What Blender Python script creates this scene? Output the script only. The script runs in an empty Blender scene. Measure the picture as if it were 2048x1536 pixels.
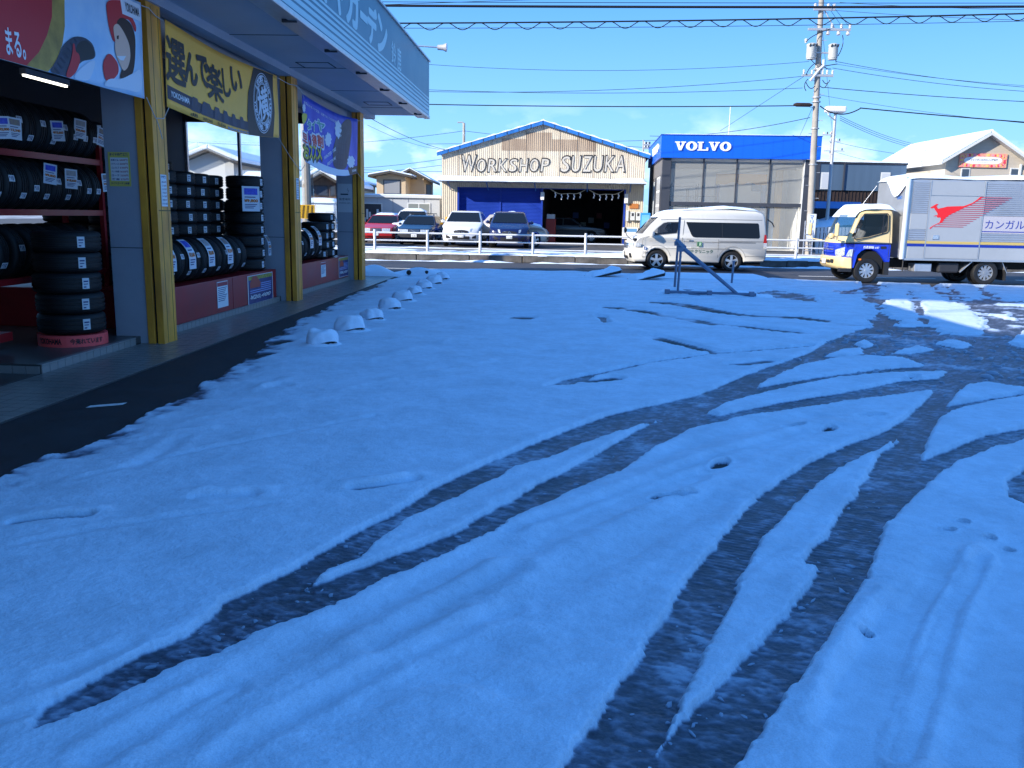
import bpy, bmesh, math, random
import numpy as np
from mathutils import Vector, Matrix
from mathutils.geometry import tessellate_polygon
random.seed(7)
SC = bpy.context.scene
COL = SC.collection
R = math.radians
PI = math.pi

# ---------------------------------------------------------------- camera
F_PX, PITCH, ROLL, CAM_H = 1750.0, R(10.9), R(1.1), 1.75
cd = bpy.data.cameras.new('camera'); cam = bpy.data.objects.new('camera', cd); COL.objects.link(cam)
cd.sensor_width = 36.0; cd.lens = 36.0 * F_PX / 2048.0; cd.clip_start = 0.05; cd.clip_end = 6000
cam.matrix_world = Matrix.Translation((0, 0, CAM_H)) @ Matrix.Rotation(PI/2 - PITCH, 4, 'X') @ Matrix.Rotation(ROLL, 4, 'Z')
SC.camera = cam
SC.render.resolution_x, SC.render.resolution_y = 1024, 768

# ---------------------------------------------------------------- sky, sun, exposure
SUN_AZ, SUN_EL = R(62.0), R(25.0)             # degrees to the left of "behind the camera", height
TO_SUN = Vector((-math.sin(SUN_AZ)*math.cos(SUN_EL), -math.cos(SUN_AZ)*math.cos(SUN_EL), math.sin(SUN_EL)))
wd = bpy.data.worlds.new('World'); SC.world = wd; wd.use_nodes = True
nt = wd.node_tree; nt.nodes.clear()
wo = nt.nodes.new('ShaderNodeOutputWorld'); bg = nt.nodes.new('ShaderNodeBackground')
sky = nt.nodes.new('ShaderNodeTexSky'); sky.sky_type = 'NISHITA'; sky.sun_disc = False
sky.sun_elevation = SUN_EL
sky.sun_rotation = math.atan2(TO_SUN.x, TO_SUN.y)
sky.air_density = 1.0; sky.dust_density = 0.2; sky.ozone_density = 3.0
hs = nt.nodes.new('ShaderNodeHueSaturation'); hs.inputs['Saturation'].default_value = 1.2
nt.links.new(sky.outputs[0], hs.inputs['Color'])
hz = nt.nodes.new('ShaderNodeMix'); hz.data_type = 'RGBA'; rz_ = nt.nodes.new('ShaderNodeValToRGB'); rz_.color_ramp.elements[0].color = (1.0, 1.0, 1.0, 1)   # clear winter air: pale azure low down, no yellow
rz_.color_ramp.elements[0].color = (0.33, 0.62, 1.0, 1); rz_.color_ramp.elements[1].position = 0.42; rz_.color_ramp.elements[1].color = (0.078, 0.29, 0.80, 1)
ez_ = rz_.color_ramp.elements.new(0.10); ez_.color = (0.22, 0.52, 0.98, 1)
ez_ = rz_.color_ramp.elements.new(0.24); ez_.color = (0.085, 0.33, 0.86, 1)
sc_ = nt.nodes.new('ShaderNodeVectorMath'); sc_.operation = 'SCALE'; sc_.inputs['Scale'].default_value = 6.3
hm = nt.nodes.new('ShaderNodeMapRange'); hm.interpolation_type = 'SMOOTHSTEP'; hm.inputs[1].default_value = 0.0; hm.inputs[2].default_value = 0.45; hm.inputs[3].default_value = 0.96; hm.inputs[4].default_value = 0.80
# thin cumulus low over the horizon
tc = nt.nodes.new('ShaderNodeTexCoord'); sep = nt.nodes.new('ShaderNodeSeparateXYZ')
nt.links.new(tc.outputs['Generated'], sep.inputs[0]); nt.links.new(sep.outputs['Z'], hm.inputs[0]); nt.links.new(hm.outputs[0], hz.inputs['Factor']); nt.links.new(hs.outputs[0], hz.inputs['A']); nt.links.new(sep.outputs['Z'], rz_.inputs[0]); nt.links.new(rz_.outputs[0], sc_.inputs[0]); nt.links.new(sc_.outputs[0], hz.inputs['B'])
mp = nt.nodes.new('ShaderNodeMapping'); mp.inputs['Scale'].default_value = (9, 9, 19); mp.inputs['Location'].default_value = (2.3, 0.4, 0.1)
nt.links.new(tc.outputs['Generated'], mp.inputs[0])
nz = nt.nodes.new('ShaderNodeTexNoise'); nz.inputs['Scale'].default_value = 1.0; nz.inputs['Detail'].default_value = 6; nz.inputs['Roughness'].default_value = 0.58
nt.links.new(mp.outputs[0], nz.inputs['Vector'])
cr = nt.nodes.new('ShaderNodeValToRGB'); cr.color_ramp.elements[0].position = 0.50; cr.color_ramp.elements[1].position = 0.80
nt.links.new(nz.outputs['Fac'], cr.inputs[0])
band = nt.nodes.new('ShaderNodeMapRange'); band.inputs[1].default_value = 0.125; band.inputs[2].default_value = 0.05; band.inputs[3].default_value = 0; band.inputs[4].default_value = 0.85
nt.links.new(sep.outputs['Z'], band.inputs[0])
mul = nt.nodes.new('ShaderNodeMath'); mul.operation = 'MULTIPLY'
nt.links.new(cr.outputs['Color'], mul.inputs[0]); nt.links.new(band.outputs[0], mul.inputs[1])
mixc = nt.nodes.new('ShaderNodeMix'); mixc.data_type = 'RGBA'
nt.links.new(mul.outputs[0], mixc.inputs['Factor']); nt.links.new(hz.outputs['Result'], mixc.inputs['A'])
mixc.inputs['B'].default_value = (9.0, 9.6, 10.2, 1)
nt.links.new(mixc.outputs['Result'], bg.inputs['Color']); bg.inputs['Strength'].default_value = 0.12
nt.links.new(bg.outputs[0], wo.inputs[0])
sl = bpy.data.lights.new('sun', 'SUN'); sl.energy = 4.3; sl.angle = R(0.53); sl.color = (1.0, 0.93, 0.82)
so = bpy.data.objects.new('sun', sl); COL.objects.link(so); so.location = (-40, -40, 60)
so.rotation_euler = TO_SUN.to_track_quat('Z', 'Y').to_euler()
SC.view_settings.view_transform = 'Standard'; SC.view_settings.look = 'None'
SC.view_settings.gamma = 1.0; SC.view_settings.use_curve_mapping = False
SC.view_settings.exposure = 0.97
SC.cycles.max_bounces = 8; SC.cycles.diffuse_bounces = 4; SC.cycles.glossy_bounces = 3
SC.cycles.transparent_max_bounces = 12; SC.cycles.transmission_bounces = 4

# ---------------------------------------------------------------- pixel -> place helpers
_cr, _sr, _cp, _sp = math.cos(ROLL), math.sin(ROLL), math.cos(PITCH), math.sin(PITCH)
def ray(px, py):
    dx, dy = px - 1024, py - 768
    ux = dx*_cr + dy*_sr; uy = -dx*_sr + dy*_cr
    return Vector((ux, F_PX*_cp - uy*_sp, -F_PX*_sp - uy*_cp))
def gnd(px, py, z=0.0):
    d = ray(px, py); return Vector((0, 0, CAM_H)) + d*((z - CAM_H)/d.z)
def atY(px, py, Y):
    d = ray(px, py); return Vector((0, 0, CAM_H)) + d*(Y/d.y)

# ---------------------------------------------------------------- materials
def srgb(h):
    h = h.lstrip('#'); c = [int(h[i:i+2], 16)/255 for i in (0, 2, 4)]
    return tuple(x/12.92 if x <= 0.04045 else ((x+0.055)/1.055)**2.4 for x in c)
MATS = {}
def M(name, col=(0.5, 0.5, 0.5), rough=0.6, metal=0.0, var=0.0, scale=4.0, bump=0.0, bscale=30.0, stretch=None, alpha=1.0,
      emit=None, estr=1.0, trans=0.0, ior=1.45, col2=None, spec=0.5, coat=0.0):
    if name in MATS: return MATS[name]
    if isinstance(col, str): col = srgb(col)
    if isinstance(col2, str): col2 = srgb(col2)
    m = bpy.data.materials.new(name); m.use_nodes = True; MATS[name] = m
    t = m.node_tree; b = t.nodes['Principled BSDF']
    b.inputs['Base Color'].default_value = (*col, 1); b.inputs['Roughness'].default_value = rough
    b.inputs['Metallic'].default_value = metal; b.inputs['IOR'].default_value = ior
    b.inputs['Transmission Weight'].default_value = trans; b.inputs['Alpha'].default_value = alpha
    b.inputs['Specular IOR Level'].default_value = spec; b.inputs['Coat Weight'].default_value = coat
    if emit:
        b.inputs['Emission Color'].default_value = (*emit, 1); b.inputs['Emission Strength'].default_value = estr
    if var or bump or col2:
        tcn = t.nodes.new('ShaderNodeTexCoord'); src = tcn.outputs['Object']
        if stretch:
            mpn = t.nodes.new('ShaderNodeMapping'); mpn.inputs['Scale'].default_value = stretch
            t.links.new(src, mpn.inputs[0]); src = mpn.outputs[0]
    if var or col2:
        n = t.nodes.new('ShaderNodeTexNoise'); n.inputs['Scale'].default_value = scale; n.inputs['Detail'].default_value = 6; n.inputs['Roughness'].default_value = 0.62
        t.links.new(src, n.inputs['Vector'])
        rmp = t.nodes.new('ShaderNodeValToRGB'); rmp.color_ramp.elements[0].position = 0.34; rmp.color_ramp.elements[1].position = 0.68
        a = col2 if col2 else tuple(max(0, c*(1-var)) for c in col)
        z = col if col2 else tuple(min(1, c*(1+var*0.6)) for c in col)
        rmp.color_ramp.elements[0].color = (*a, 1); rmp.color_ramp.elements[1].color = (*z, 1)
        t.links.new(n.outputs['Fac'], rmp.inputs[0]); t.links.new(rmp.outputs[0], b.inputs['Base Color'])
        mr = t.nodes.new('ShaderNodeMapRange'); mr.inputs[3].default_value = max(0.02, rough-0.12); mr.inputs[4].default_value = min(1, rough+0.12)
        t.links.new(n.outputs['Fac'], mr.inputs[0]); t.links.new(mr.outputs[0], b.inputs['Roughness'])
    if bump:
        n2 = t.nodes.new('ShaderNodeTexNoise'); n2.inputs['Scale'].default_value = bscale; n2.inputs['Detail'].default_value = 4
        t.links.new(src, n2.inputs['Vector'])
        bp = t.nodes.new('ShaderNodeBump'); bp.inputs['Strength'].default_value = bump; bp.inputs['Distance'].default_value = 0.02
        t.links.new(n2.outputs['Fac'], bp.inputs['Height']); t.links.new(bp.outputs[0], b.inputs['Normal'])
    return m

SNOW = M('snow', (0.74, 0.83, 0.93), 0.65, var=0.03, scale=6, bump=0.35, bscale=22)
BLACK = M('print black', '#14161c', 0.6)
WHITE = M('print white', '#e4e6ea', 0.6)

# ---------------------------------------------------------------- mesh builder
class MB:
    def __init__(s): s.v = []; s.f = []
    def add(s, vs, fs):
        o = len(s.v); s.v += [tuple(v) for v in vs]; s.f += [tuple(i+o for i in f) for f in fs]; return s
    def quad(s, a, b, c, d): return s.add([a, b, c, d], [(0, 1, 2, 3)])
    def box(s, x0, x1, y0, y1, z0, z1):
        return s.add([(x0,y0,z0),(x1,y0,z0),(x1,y1,z0),(x0,y1,z0),(x0,y0,z1),(x1,y0,z1),(x1,y1,z1),(x0,y1,z1)],
                     [(0,3,2,1),(4,5,6,7),(0,1,5,4),(1,2,6,5),(2,3,7,6),(3,0,4,7)])
    def cyl(s, p0, p1, r0, r1=None, n=10, caps=True):
        p0, p1 = Vector(p0), Vector(p1); r1 = r0 if r1 is None else r1
        d = (p1-p0).normalized(); a = d.orthogonal().normalized(); b = d.cross(a)
        vs = []
        for p, r in ((p0, r0), (p1, r1)):
            vs += [p + (a*math.cos(2*PI*i/n) + b*math.sin(2*PI*i/n))*r for i in range(n)]
        fs = [(i, (i+1) % n, n+(i+1) % n, n+i) for i in range(n)]
        if caps: fs += [tuple(range(n-1, -1, -1)), tuple(range(n, 2*n))]
        return s.add(vs, fs)
    def tube(s, pts, r, n=6):
        pts = [Vector(p) for p in pts]; vs = []; fs = []
        for k, p in enumerate(pts):
            d = (pts[min(k+1, len(pts)-1)] - pts[max(k-1, 0)]).normalized()
            a = d.cross(Vector((0.013, 0.027, 1))).normalized(); b = d.cross(a)
            rr = r[k] if isinstance(r, (list, tuple)) else r
            vs += [p + (a*math.cos(2*PI*i/n) + b*math.sin(2*PI*i/n))*rr for i in range(n)]
            if k: fs += [((k-1)*n+i, (k-1)*n+(i+1) % n, k*n+(i+1) % n, k*n+i) for i in range(n)]
        fs += [tuple(range(n-1, -1, -1)), tuple(range((len(pts)-1)*n, len(pts)*n))]
        return s.add(vs, fs)
    def prism(s, poly, d, axis='x'):
        """poly: list of 2-D points, d: (d0,d1) along axis"""
        mk = {'x': lambda p, t: (t, p[0], p[1]), 'y': lambda p, t: (p[0], t, p[1]), 'z': lambda p, t: (p[0], p[1], t)}[axis]
        n = len(poly); vs = [mk(p, d[0]) for p in poly] + [mk(p, d[1]) for p in poly]
        fs = [(i, (i+1) % n, n+(i+1) % n, n+i) for i in range(n)]
        tr = tessellate_polygon([[Vector((p[0], p[1], 0)) for p in poly]])
        fs += [tuple(t) for t in tr] + [tuple(n+i for i in reversed(t)) for t in tr]
        return s.add(vs, fs)
    def lathe(s, prof, n=24, axis='z', c=(0, 0, 0), a0=0, a1=2*PI):
        full = abs(a1-a0-2*PI) < 1e-6; m = n if full else n+1; vs = []; fs = []
        for i in range(m):
            a = a0 + (a1-a0)*i/n; ca, sa = math.cos(a), math.sin(a)
            for r, h in prof:
                q = {'z': (r*ca, r*sa, h), 'x': (h, r*ca, r*sa), 'y': (r*ca, h, r*sa)}[axis]
                vs.append((q[0]+c[0], q[1]+c[1], q[2]+c[2]))
        k = len(prof)
        for i in range(n):
            j = (i+1) % m
            for p in range(k-1): fs.append((i*k+p, j*k+p, j*k+p+1, i*k+p+1))
        return s.add(vs, fs)
    def grid(s, fn, nu, nv):
        vs = [fn(i/nu, j/nv) for j in range(nv+1) for i in range(nu+1)]
        fs = [(j*(nu+1)+i, j*(nu+1)+i+1, (j+1)*(nu+1)+i+1, (j+1)*(nu+1)+i) for j in range(nv) for i in range(nu)]
        return s.add(vs, fs)
    def mesh(s, name, mat, smooth=False):
        me = bpy.data.meshes.new(name); me.from_pydata(s.v, [], s.f)
        bm = bmesh.new(); bm.from_mesh(me); bmesh.ops.recalc_face_normals(bm, faces=bm.faces); bm.to_mesh(me); bm.free()
        me.materials.append(mat)
        if smooth:
            me.polygons.foreach_set('use_smooth', [True]*len(me.polygons))
            try: me.set_sharp_from_angle(angle=R(38))
            except Exception: pass
        me.update(); return me
    def build(s, name, mat, parent=None, smooth=False, bevel=0, **kw):
        return link(name, s.mesh(name, mat, smooth), parent, bevel=bevel, **kw)
def link(name, me, parent=None, bevel=0, label=None, cat=None, group=None, kind=None, mw=None):
    o = bpy.data.objects.new(name, me); COL.objects.link(o)
    if parent is not None: o.parent = parent
    if mw is not None: o.matrix_basis = mw
    if bevel:
        b = o.modifiers.new('bevel', 'BEVEL'); b.width = bevel; b.segments = 2; b.limit_method = 'ANGLE'; b.angle_limit = R(40)
    tag(o, label, cat, group, kind); return o
def tag(o, label=None, cat=None, group=None, kind=None):
    if label: o['label'] = label
    if cat: o['category'] = cat
    if group: o['group'] = group
    if kind: o['kind'] = kind
    return o
def thing(name, loc=(0, 0, 0), rz=0.0, label=None, cat=None, group=None, kind=None):
    o = bpy.data.objects.new(name, None); o.empty_display_size = 0.2; COL.objects.link(o)
    o.location = loc; o.rotation_euler = (0, 0, rz); return tag(o, label, cat, group, kind)
def box(name, x0, x1, y0, y1, z0, z1, mat, parent=None, bevel=0, **kw):
    return MB().box(x0, x1, y0, y1, z0, z1).build(name, mat, parent, bevel=bevel, **kw)
def clone(o, parent=None):
    c = o.copy(); COL.objects.link(c); c.parent = parent
    for ch in list(o.children): clone(ch, c)
    return c
def frame(o, r, u):
    """matrix: local x -> r, local y -> u, local z -> r x u"""
    r = Vector(r).normalized(); u = Vector(u).normalized(); n = r.cross(u)
    return Matrix(((r.x, u.x, n.x, o[0]), (r.y, u.y, n.y, o[1]), (r.z, u.z, n.z, o[2]), (0, 0, 0, 1)))
def text_mesh(s, w, h, mat, bold=0.0, extrude=0.001, shear=0.0, fit='both', res=3, thick=0.0):
    c = bpy.data.curves.new('txt', 'FONT'); c.body = s; c.size = 1.0; c.offset = bold; c.shear = shear
    c.extrude = 0.0; c.resolution_u = res; c.fill_mode = 'FRONT'
    o = bpy.data.objects.new('txt', c); COL.objects.link(o)
    dg = bpy.context.evaluated_depsgraph_get(); dg.update()
    me = bpy.data.meshes.new_from_object(o.evaluated_get(dg))
    bpy.data.objects.remove(o); bpy.data.curves.remove(c)
    n = len(me.vertices)
    if n:
        a = np.empty(n*3); me.vertices.foreach_get('co', a); a = a.reshape(-1, 3)
        lo, hi = a.min(0), a.max(0); sp = np.maximum(hi-lo, 1e-6)
        sx, sy = w/sp[0], h/sp[1]
        if fit == 'min': sx = sy = min(sx, sy)
        if fit == 'h': sx = sy
        a[:, 0] = (a[:, 0]-lo[0])*sx; a[:, 1] = (a[:, 1]-lo[1])*sy; a[:, 2] = 0
        me.vertices.foreach_set('co', a.ravel())
    me.materials.clear(); me.materials.append(mat); me.update()
    if thick and n:
        bm = bmesh.new()
        for k, (dx, dy) in enumerate(((0, 0), (1, 0), (-1, 0), (0, 1), (0, -1), (.7, .7), (-.7, .7), (.7, -.7), (-.7, -.7))):
            c0 = len(bm.verts); bm.from_mesh(me); bm.verts.ensure_lookup_table()
            for v in bm.verts[c0:]: v.co.x += dx*thick*w; v.co.y += dy*thick*h; v.co.z += k*0.00015
        bm.to_mesh(me); bm.free()
    if extrude and n and not thick:
        bm = bmesh.new(); bm.from_mesh(me)
        ret = bmesh.ops.extrude_face_region(bm, geom=list(bm.faces))
        for e in ret['geom']:
            if isinstance(e, bmesh.types.BMVert): e.co.z += extrude
        bmesh.ops.recalc_face_normals(bm, faces=bm.faces); bm.to_mesh(me); bm.free()
    return me
def text(name, s, o, r, u, w, h, mat, parent=None, **kw):
    return link(name, text_mesh(s, w, h, mat, **kw), parent, mw=frame(o, r, u))
def sheet(name, o, r, u, w, h, mat, parent=None, t=0.002, **kw):
    """thin card lying on a surface: corner o, right r, up u"""
    return link(name, MB().box(0, w, 0, h, 0, t).mesh(name, mat), parent, mw=frame(o, r, u), **kw)

# ---------------------------------------------------------------- numpy noise
_rng = np.random.RandomState(11); _T = _rng.rand(256, 256)
def vnoise(x, y):
    xi = np.floor(x).astype(int); yi = np.floor(y).astype(int); fx = x-xi; fy = y-yi
    fx = fx*fx*(3-2*fx); fy = fy*fy*(3-2*fy)
    a = _T[xi & 255, yi & 255]; b = _T[(xi+1) & 255, yi & 255]; c = _T[xi & 255, (yi+1) & 255]; d = _T[(xi+1) & 255, (yi+1) & 255]
    return (a*(1-fx)+b*fx)*(1-fy) + (c*(1-fx)+d*fx)*fy
def fbm(x, y, s, o=4):
    r = 0; amp = 0.5; tot = 0
    for k in range(o):
        r = r + amp*vnoise(x*s+17.3*k, y*s-9.1*k); tot += amp; s *= 2.03; amp *= 0.5
    return r/tot - 0.5
def smooth(a, b, x):
    t = np.clip((x-a)/(b-a), 0, 1); return t*t*(3-2*t)
# ================================================================ ground, road, far pavement
ASPH = M('asphalt wet', (0.022, 0.024, 0.028), 0.65, var=0.35, scale=3.0, bump=0.25, bscale=160)
ROADM = M('road asphalt', (0.055, 0.055, 0.06), 0.7, var=0.25, scale=1.2, bump=0.2, bscale=120, stretch=(0.25, 1, 1))
FARG = M('far lot asphalt', (0.10, 0.095, 0.09), 0.75, var=0.4, scale=0.8, bump=0.2, bscale=60)
GROUNDM = M('snowy ground', (0.55, 0.57, 0.6), 0.8, col2=(0.10, 0.10, 0.10), scale=0.35, bump=0.2)
FZ = 0.26                                     # the far pavement and premises stand a kerb above the road
MB().quad((-900, -300, -0.02), (900, -300, -0.02), (900, 3000, -0.02), (-900, 3000, -0.02)).build('ground', GROUNDM, kind='structure')
MB().quad((-60, -11.5, 0), (60, -11.5, 0), (60, 29.0, 0), (-60, 29.0, 0)).build('parking_lot', ASPH, kind='structure')
MB().quad((-60, 25.2, 0.004), (60, 25.2, 0.004), (60, 33.36, 0.004), (-60, 33.36, 0.004)).build('road', ROADM, kind='structure')
PAINT = M('road paint', (0.7, 0.7, 0.68), 0.6, var=0.25, scale=9)
for x0, x1 in ((-9.5, 1.55), (9.2, 10.35), (11.7, 13.6), (16.2, 20.0)):
    MB().box(x0, x1, 28.36-0.03*x0*0, 28.5, 0.0045, 0.009).build('lane_line', PAINT, kind='structure')
# pavement behind the kerb, premises
MB().box(-60, 60, 33.62, 120, 0.05, FZ).build('far_pavement', FARG, kind='structure')
KERB = M('kerb concrete', (0.12, 0.11, 0.10), 0.85, var=0.5, scale=3, bump=0.4, bscale=40)
kr = thing('kerb', (0, 33.5, 0), kind='structure')
kme = MB().box(-0.985, 0.985, -0.14, 0.12, 0.0, FZ+0.01).mesh('kerb_stone', KERB)
for i in range(20):
    o = link('kerb_stone', kme, kr, bevel=0.02); o.location = (-15 + i*2.0 + 0.3, random.uniform(-.006, .006), random.uniform(-.008, .004))
def snow_strip(name, x0, x1, yc, w, z, h, seed, mat=SNOW, gaps=0.0, n=None, **kw):
    """ragged ribbon of old snow along a kerb"""
    n = n or int((x1-x0)*7); xs = np.linspace(x0, x1, n); k = 9
    rs = []
    e0 = fbm(xs+seed*3.1, xs*0+seed, 1.3, 4); e1 = fbm(xs-seed*5.7, xs*0+seed*2, 1.6, 4)
    th = np.clip(0.65 + 2.0*fbm(xs, xs*0+seed*7, 0.8, 3) - gaps, 0.0, 1.2)
    vs = []
    for i, x in enumerate(xs):
        a = yc - w*(0.5+0.9*e0[i])*min(1, th[i]*2); b = yc + w*(0.5+0.9*e1[i])*min(1, th[i]*2)
        for j in range(k):
            t = j/(k-1); s = math.sin(PI*t)**0.5
            vs.append((x, a+(b-a)*t, z - 0.015 + (h*th[i]*(0.75+0.5*float(_T[(i*3) & 255, (j*5+seed) & 255])) + 0.01)*s))
    fs = [(i*k+j, (i+1)*k+j, (i+1)*k+j+1, i*k+j+1) for i in range(n-1) for j in range(k-1)]
    return MB().add(vs, fs).build(name, mat, smooth=True, **kw)
snow_strip('snow_bank', -16, 26, 33.15, 0.40, 0.0, 0.07, 3, kind='stuff', gaps=-0.02)
snow_strip('snow_bank', -16, 26, 33.52, 0.30, FZ+0.01, 0.10, 5, kind='stuff', gaps=-0.2)
snow_strip('snow_bank', -16, 26, 34.7, 0.95, FZ, 0.07, 8, kind='stuff', gaps=-0.15)
snow_strip('snow_bank', -16, 5, 37.0, 1.6, FZ, 0.06, 12, kind='stuff', gaps=0.05)
snow_strip('snow_bank', 9, 24, 37.5, 1.6, FZ, 0.07, 15, kind='stuff', gaps=0.05)
snow_strip('snow_bank', -16, -1, 39.5, 0.9, FZ, 0.05, 19, kind='stuff', gaps=0.3)

# ---------------------------------------------------------------- snow over the lot, pressed by wheels
def c1(l): return [(x/2, 520+y/2) for x, y in l]
def c2(l): return [(1024+x/2, 520+y/2) for x, y in l]
def c3(l): return [(x/2, 960+y/2) for x, y in l]
def c4(l): return [(1024+x/2, 960+y/2) for x, y in l]
def G2(l): return np.array([gnd(*p)[:2] for p in l])
DARK = []; HOLE = []; FURROW = []; SLIT = []; RIDGE = []
# long double track sweeping to the far right
DARK.append([(78, 1462), (100, 1425), (190, 1378), (290, 1322), (370, 1285), (432, 1240), (448, 1215), (500, 1192), (600, 1145), (700, 1085), (800, 1030), (870, 985), (975, 932), (1024, 912), (1124, 870), (1224, 832), (1324, 810), (1394, 795), (1464, 765), (1524, 740), (1574, 725), (1624, 705)]
  + c2([(1260, 330), (1370, 290), (1430, 270), (1440, 230), (1470, 210), (1540, 240), (1560, 270), (1690, 270), (1720, 300), (1880, 305), (1895, 250), (1850, 210), (1790, 170), (1900, 155), (2060, 172), (2400, 180), (2400, 500), (2048, 530), (1950, 505), (1820, 510), (1740, 590), (1690, 640)])
  + [(1864, 790), (1874, 780)]
  + c2([(1690, 530), (1560, 545), (1300, 582), (1100, 612), (900, 642), (780, 672), (690, 692), (560, 772), (420, 852), (280, 912), (180, 952), (100, 1002)])
  + [(1024, 1042), (950, 1090), (875, 1125), (800, 1155), (700, 1205), (600, 1245), (500, 1280), (430, 1320), (350, 1345), (225, 1405), (150, 1440), (80, 1465)])
HOLE.append([(590, 1195), (650, 1150), (710, 1125), (800, 1055), (900, 1005), (990, 960), (1024, 940), (1074, 930), (1174, 890), (1274, 858), (1344, 840), (1304, 850), (1234, 890), (1149, 940), (1074, 980), (1024, 1011), (920, 1070), (820, 1110), (700, 1155)])
HOLE.append(c2([(970, 520), (1070, 500), (1300, 465), (1500, 440), (1650, 430), (1560, 400), (1440, 390), (1300, 400), (1150, 432), (1060, 470)]))
HOLE.append(c2([(780, 622), (850, 588), (960, 552), (1100, 522), (1300, 478), (1500, 462), (1740, 452), (1700, 480), (1550, 490), (1380, 528), (1100, 572), (900, 612), (830, 632)]))
HOLE.append(c2([(1255, 390), (1330, 365), (1395, 360), (1405, 380), (1340, 392)]))
HOLE.append(c2([(1520, 378), (1620, 350), (1690, 365), (1600, 380)]))
HOLE.append(c2([(1690, 340), (1760, 325), (1840, 345), (1800, 360)]))
HOLE.append(c2([(1370, 340), (1410, 325), (1450, 345), (1410, 358)]))
HOLE.append(c2([(1920, 222), (1980, 218), (2010, 245), (1960, 240)]))
HOLE.append(c2([(1980, 335), (2060, 290), (2200, 280), (2200, 360), (2030, 355)]))
HOLE.append(c2([(1930, 185), (2060, 190), (2300, 200), (2300, 185), (2000, 176)]))
# the two wide near tracks on the right
DARK.append([(1149, 1536), (1199, 1450), (1264, 1360), (1324, 1265), (1374, 1175), (1424, 1115), (1474, 1055), (1524, 1000), (1569, 966), (1624, 930), (1699, 895), (1774, 865), (1804, 845), (1834, 820), (1866, 790), (1930, 770), (2048, 790),
  (2048, 798), (1999, 806), (1924, 820), (1879, 840), (1866, 860), (1849, 890), (1834, 932), (1904, 905), (1974, 875), (2048, 860), (2300, 850), (2300, 880), (2048, 885), (1974, 905), (1904, 935), (1869, 960), (1804, 1015), (1764, 1060), (1749, 1095), (1724, 1165), (1679, 1240), (1634, 1310), (1584, 1375), (1524, 1450), (1459, 1536), (1400, 1640), (1060, 1700)])
HOLE.append([(1200, 1700), (1290, 1560), (1304, 1525), (1349, 1430), (1394, 1335), (1439, 1240), (1474, 1160), (1524, 1080), (1564, 1035), (1599, 1000), (1644, 960), (1689, 935), (1749, 905), (1799, 885), (1764, 915), (1744, 955), (1724, 982), (1699, 1020), (1669, 1070), (1612, 1128), (1622, 1140), (1644, 1146), (1619, 1185), (1584, 1240), (1524, 1305), (1464, 1360), (1404, 1420), (1349, 1480), (1310, 1530), (1240, 1640)])
HOLE.append(c2([(1738, 592), (1790, 532), (1820, 506), (1900, 500), (2048, 520), (2300, 520), (2300, 545), (2048, 542), (1900, 562)]))
DARK.append(c2([(2090, 820), (2040, 860), (1990, 905), (1985, 930), (2010, 970), (2060, 1000), (2200, 960)]))
# wheel marks through the strip by the road
DARK.append(c2([(1392, 95), (1478, 98), (1478, 135), (1500, 175), (1480, 215), (1440, 200), (1410, 150)]))
DARK.append(c2([(1575, 130), (1610, 128), (1640, 180), (1672, 262), (1640, 270), (1612, 190)]))
DARK.append(c2([(1655, 100), (1690, 100), (1760, 150), (1810, 180), (1770, 182)]))
DARK.append(c2([(1720, 112), (1745, 110), (1830, 160), (1800, 165)]))
DARK.append(c2([(1840, 110), (1870, 112), (1960, 162), (1920, 165)]))
DARK.append(c2([(960, 138), (1040, 120), (1230, 150), (1220, 172), (1060, 160)]))
DARK.append(c2([(1300, 128), (1400, 118), (1410, 140), (1330, 142)]))
# faint narrow marks
DARK.append(c2([(128, 520), (200, 488), (330, 462), (560, 412), (800, 380), (945, 368), (1000, 362), (1210, 348), (1212, 356), (1010, 370), (950, 378), (800, 388), (560, 422), (340, 474), (240, 508)]))
DARK.append(c2([(330, 228), (372, 232), (394, 262), (366, 262)]))
SLIT += [c2([(410, 196), (560, 215), (720, 248), (900, 268), (1060, 290), (1200, 300)]), c2([(600, 175), (700, 184), (900, 228), (1180, 236), (1370, 268)]),
  c2([(560, 312), (620, 330), (700, 350)]), c2([(740, 360), (780, 372), (840, 378)]), c1([(800, 972), (900, 968), (1000, 962)]), c1([(1430, 934), (1540, 920), (1650, 898)]), c1([(70, 1070), (200, 1052), (340, 1044)]),
  c2([(300, 496), (350, 492), (410, 484)]), c2([(900, 428), (960, 422), (1040, 412)]), c1([(1000, 398), (1066, 380)]), c1([(866, 455), (905, 448)]), c1([(1100, 522), (1130, 516)]), c1([(1090, 336), (1130, 330)]), c2([(28, 240), (46, 236)]), c2([(700, 242), (780, 262)]), c2([(1140, 234), (1220, 246)])]
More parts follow.
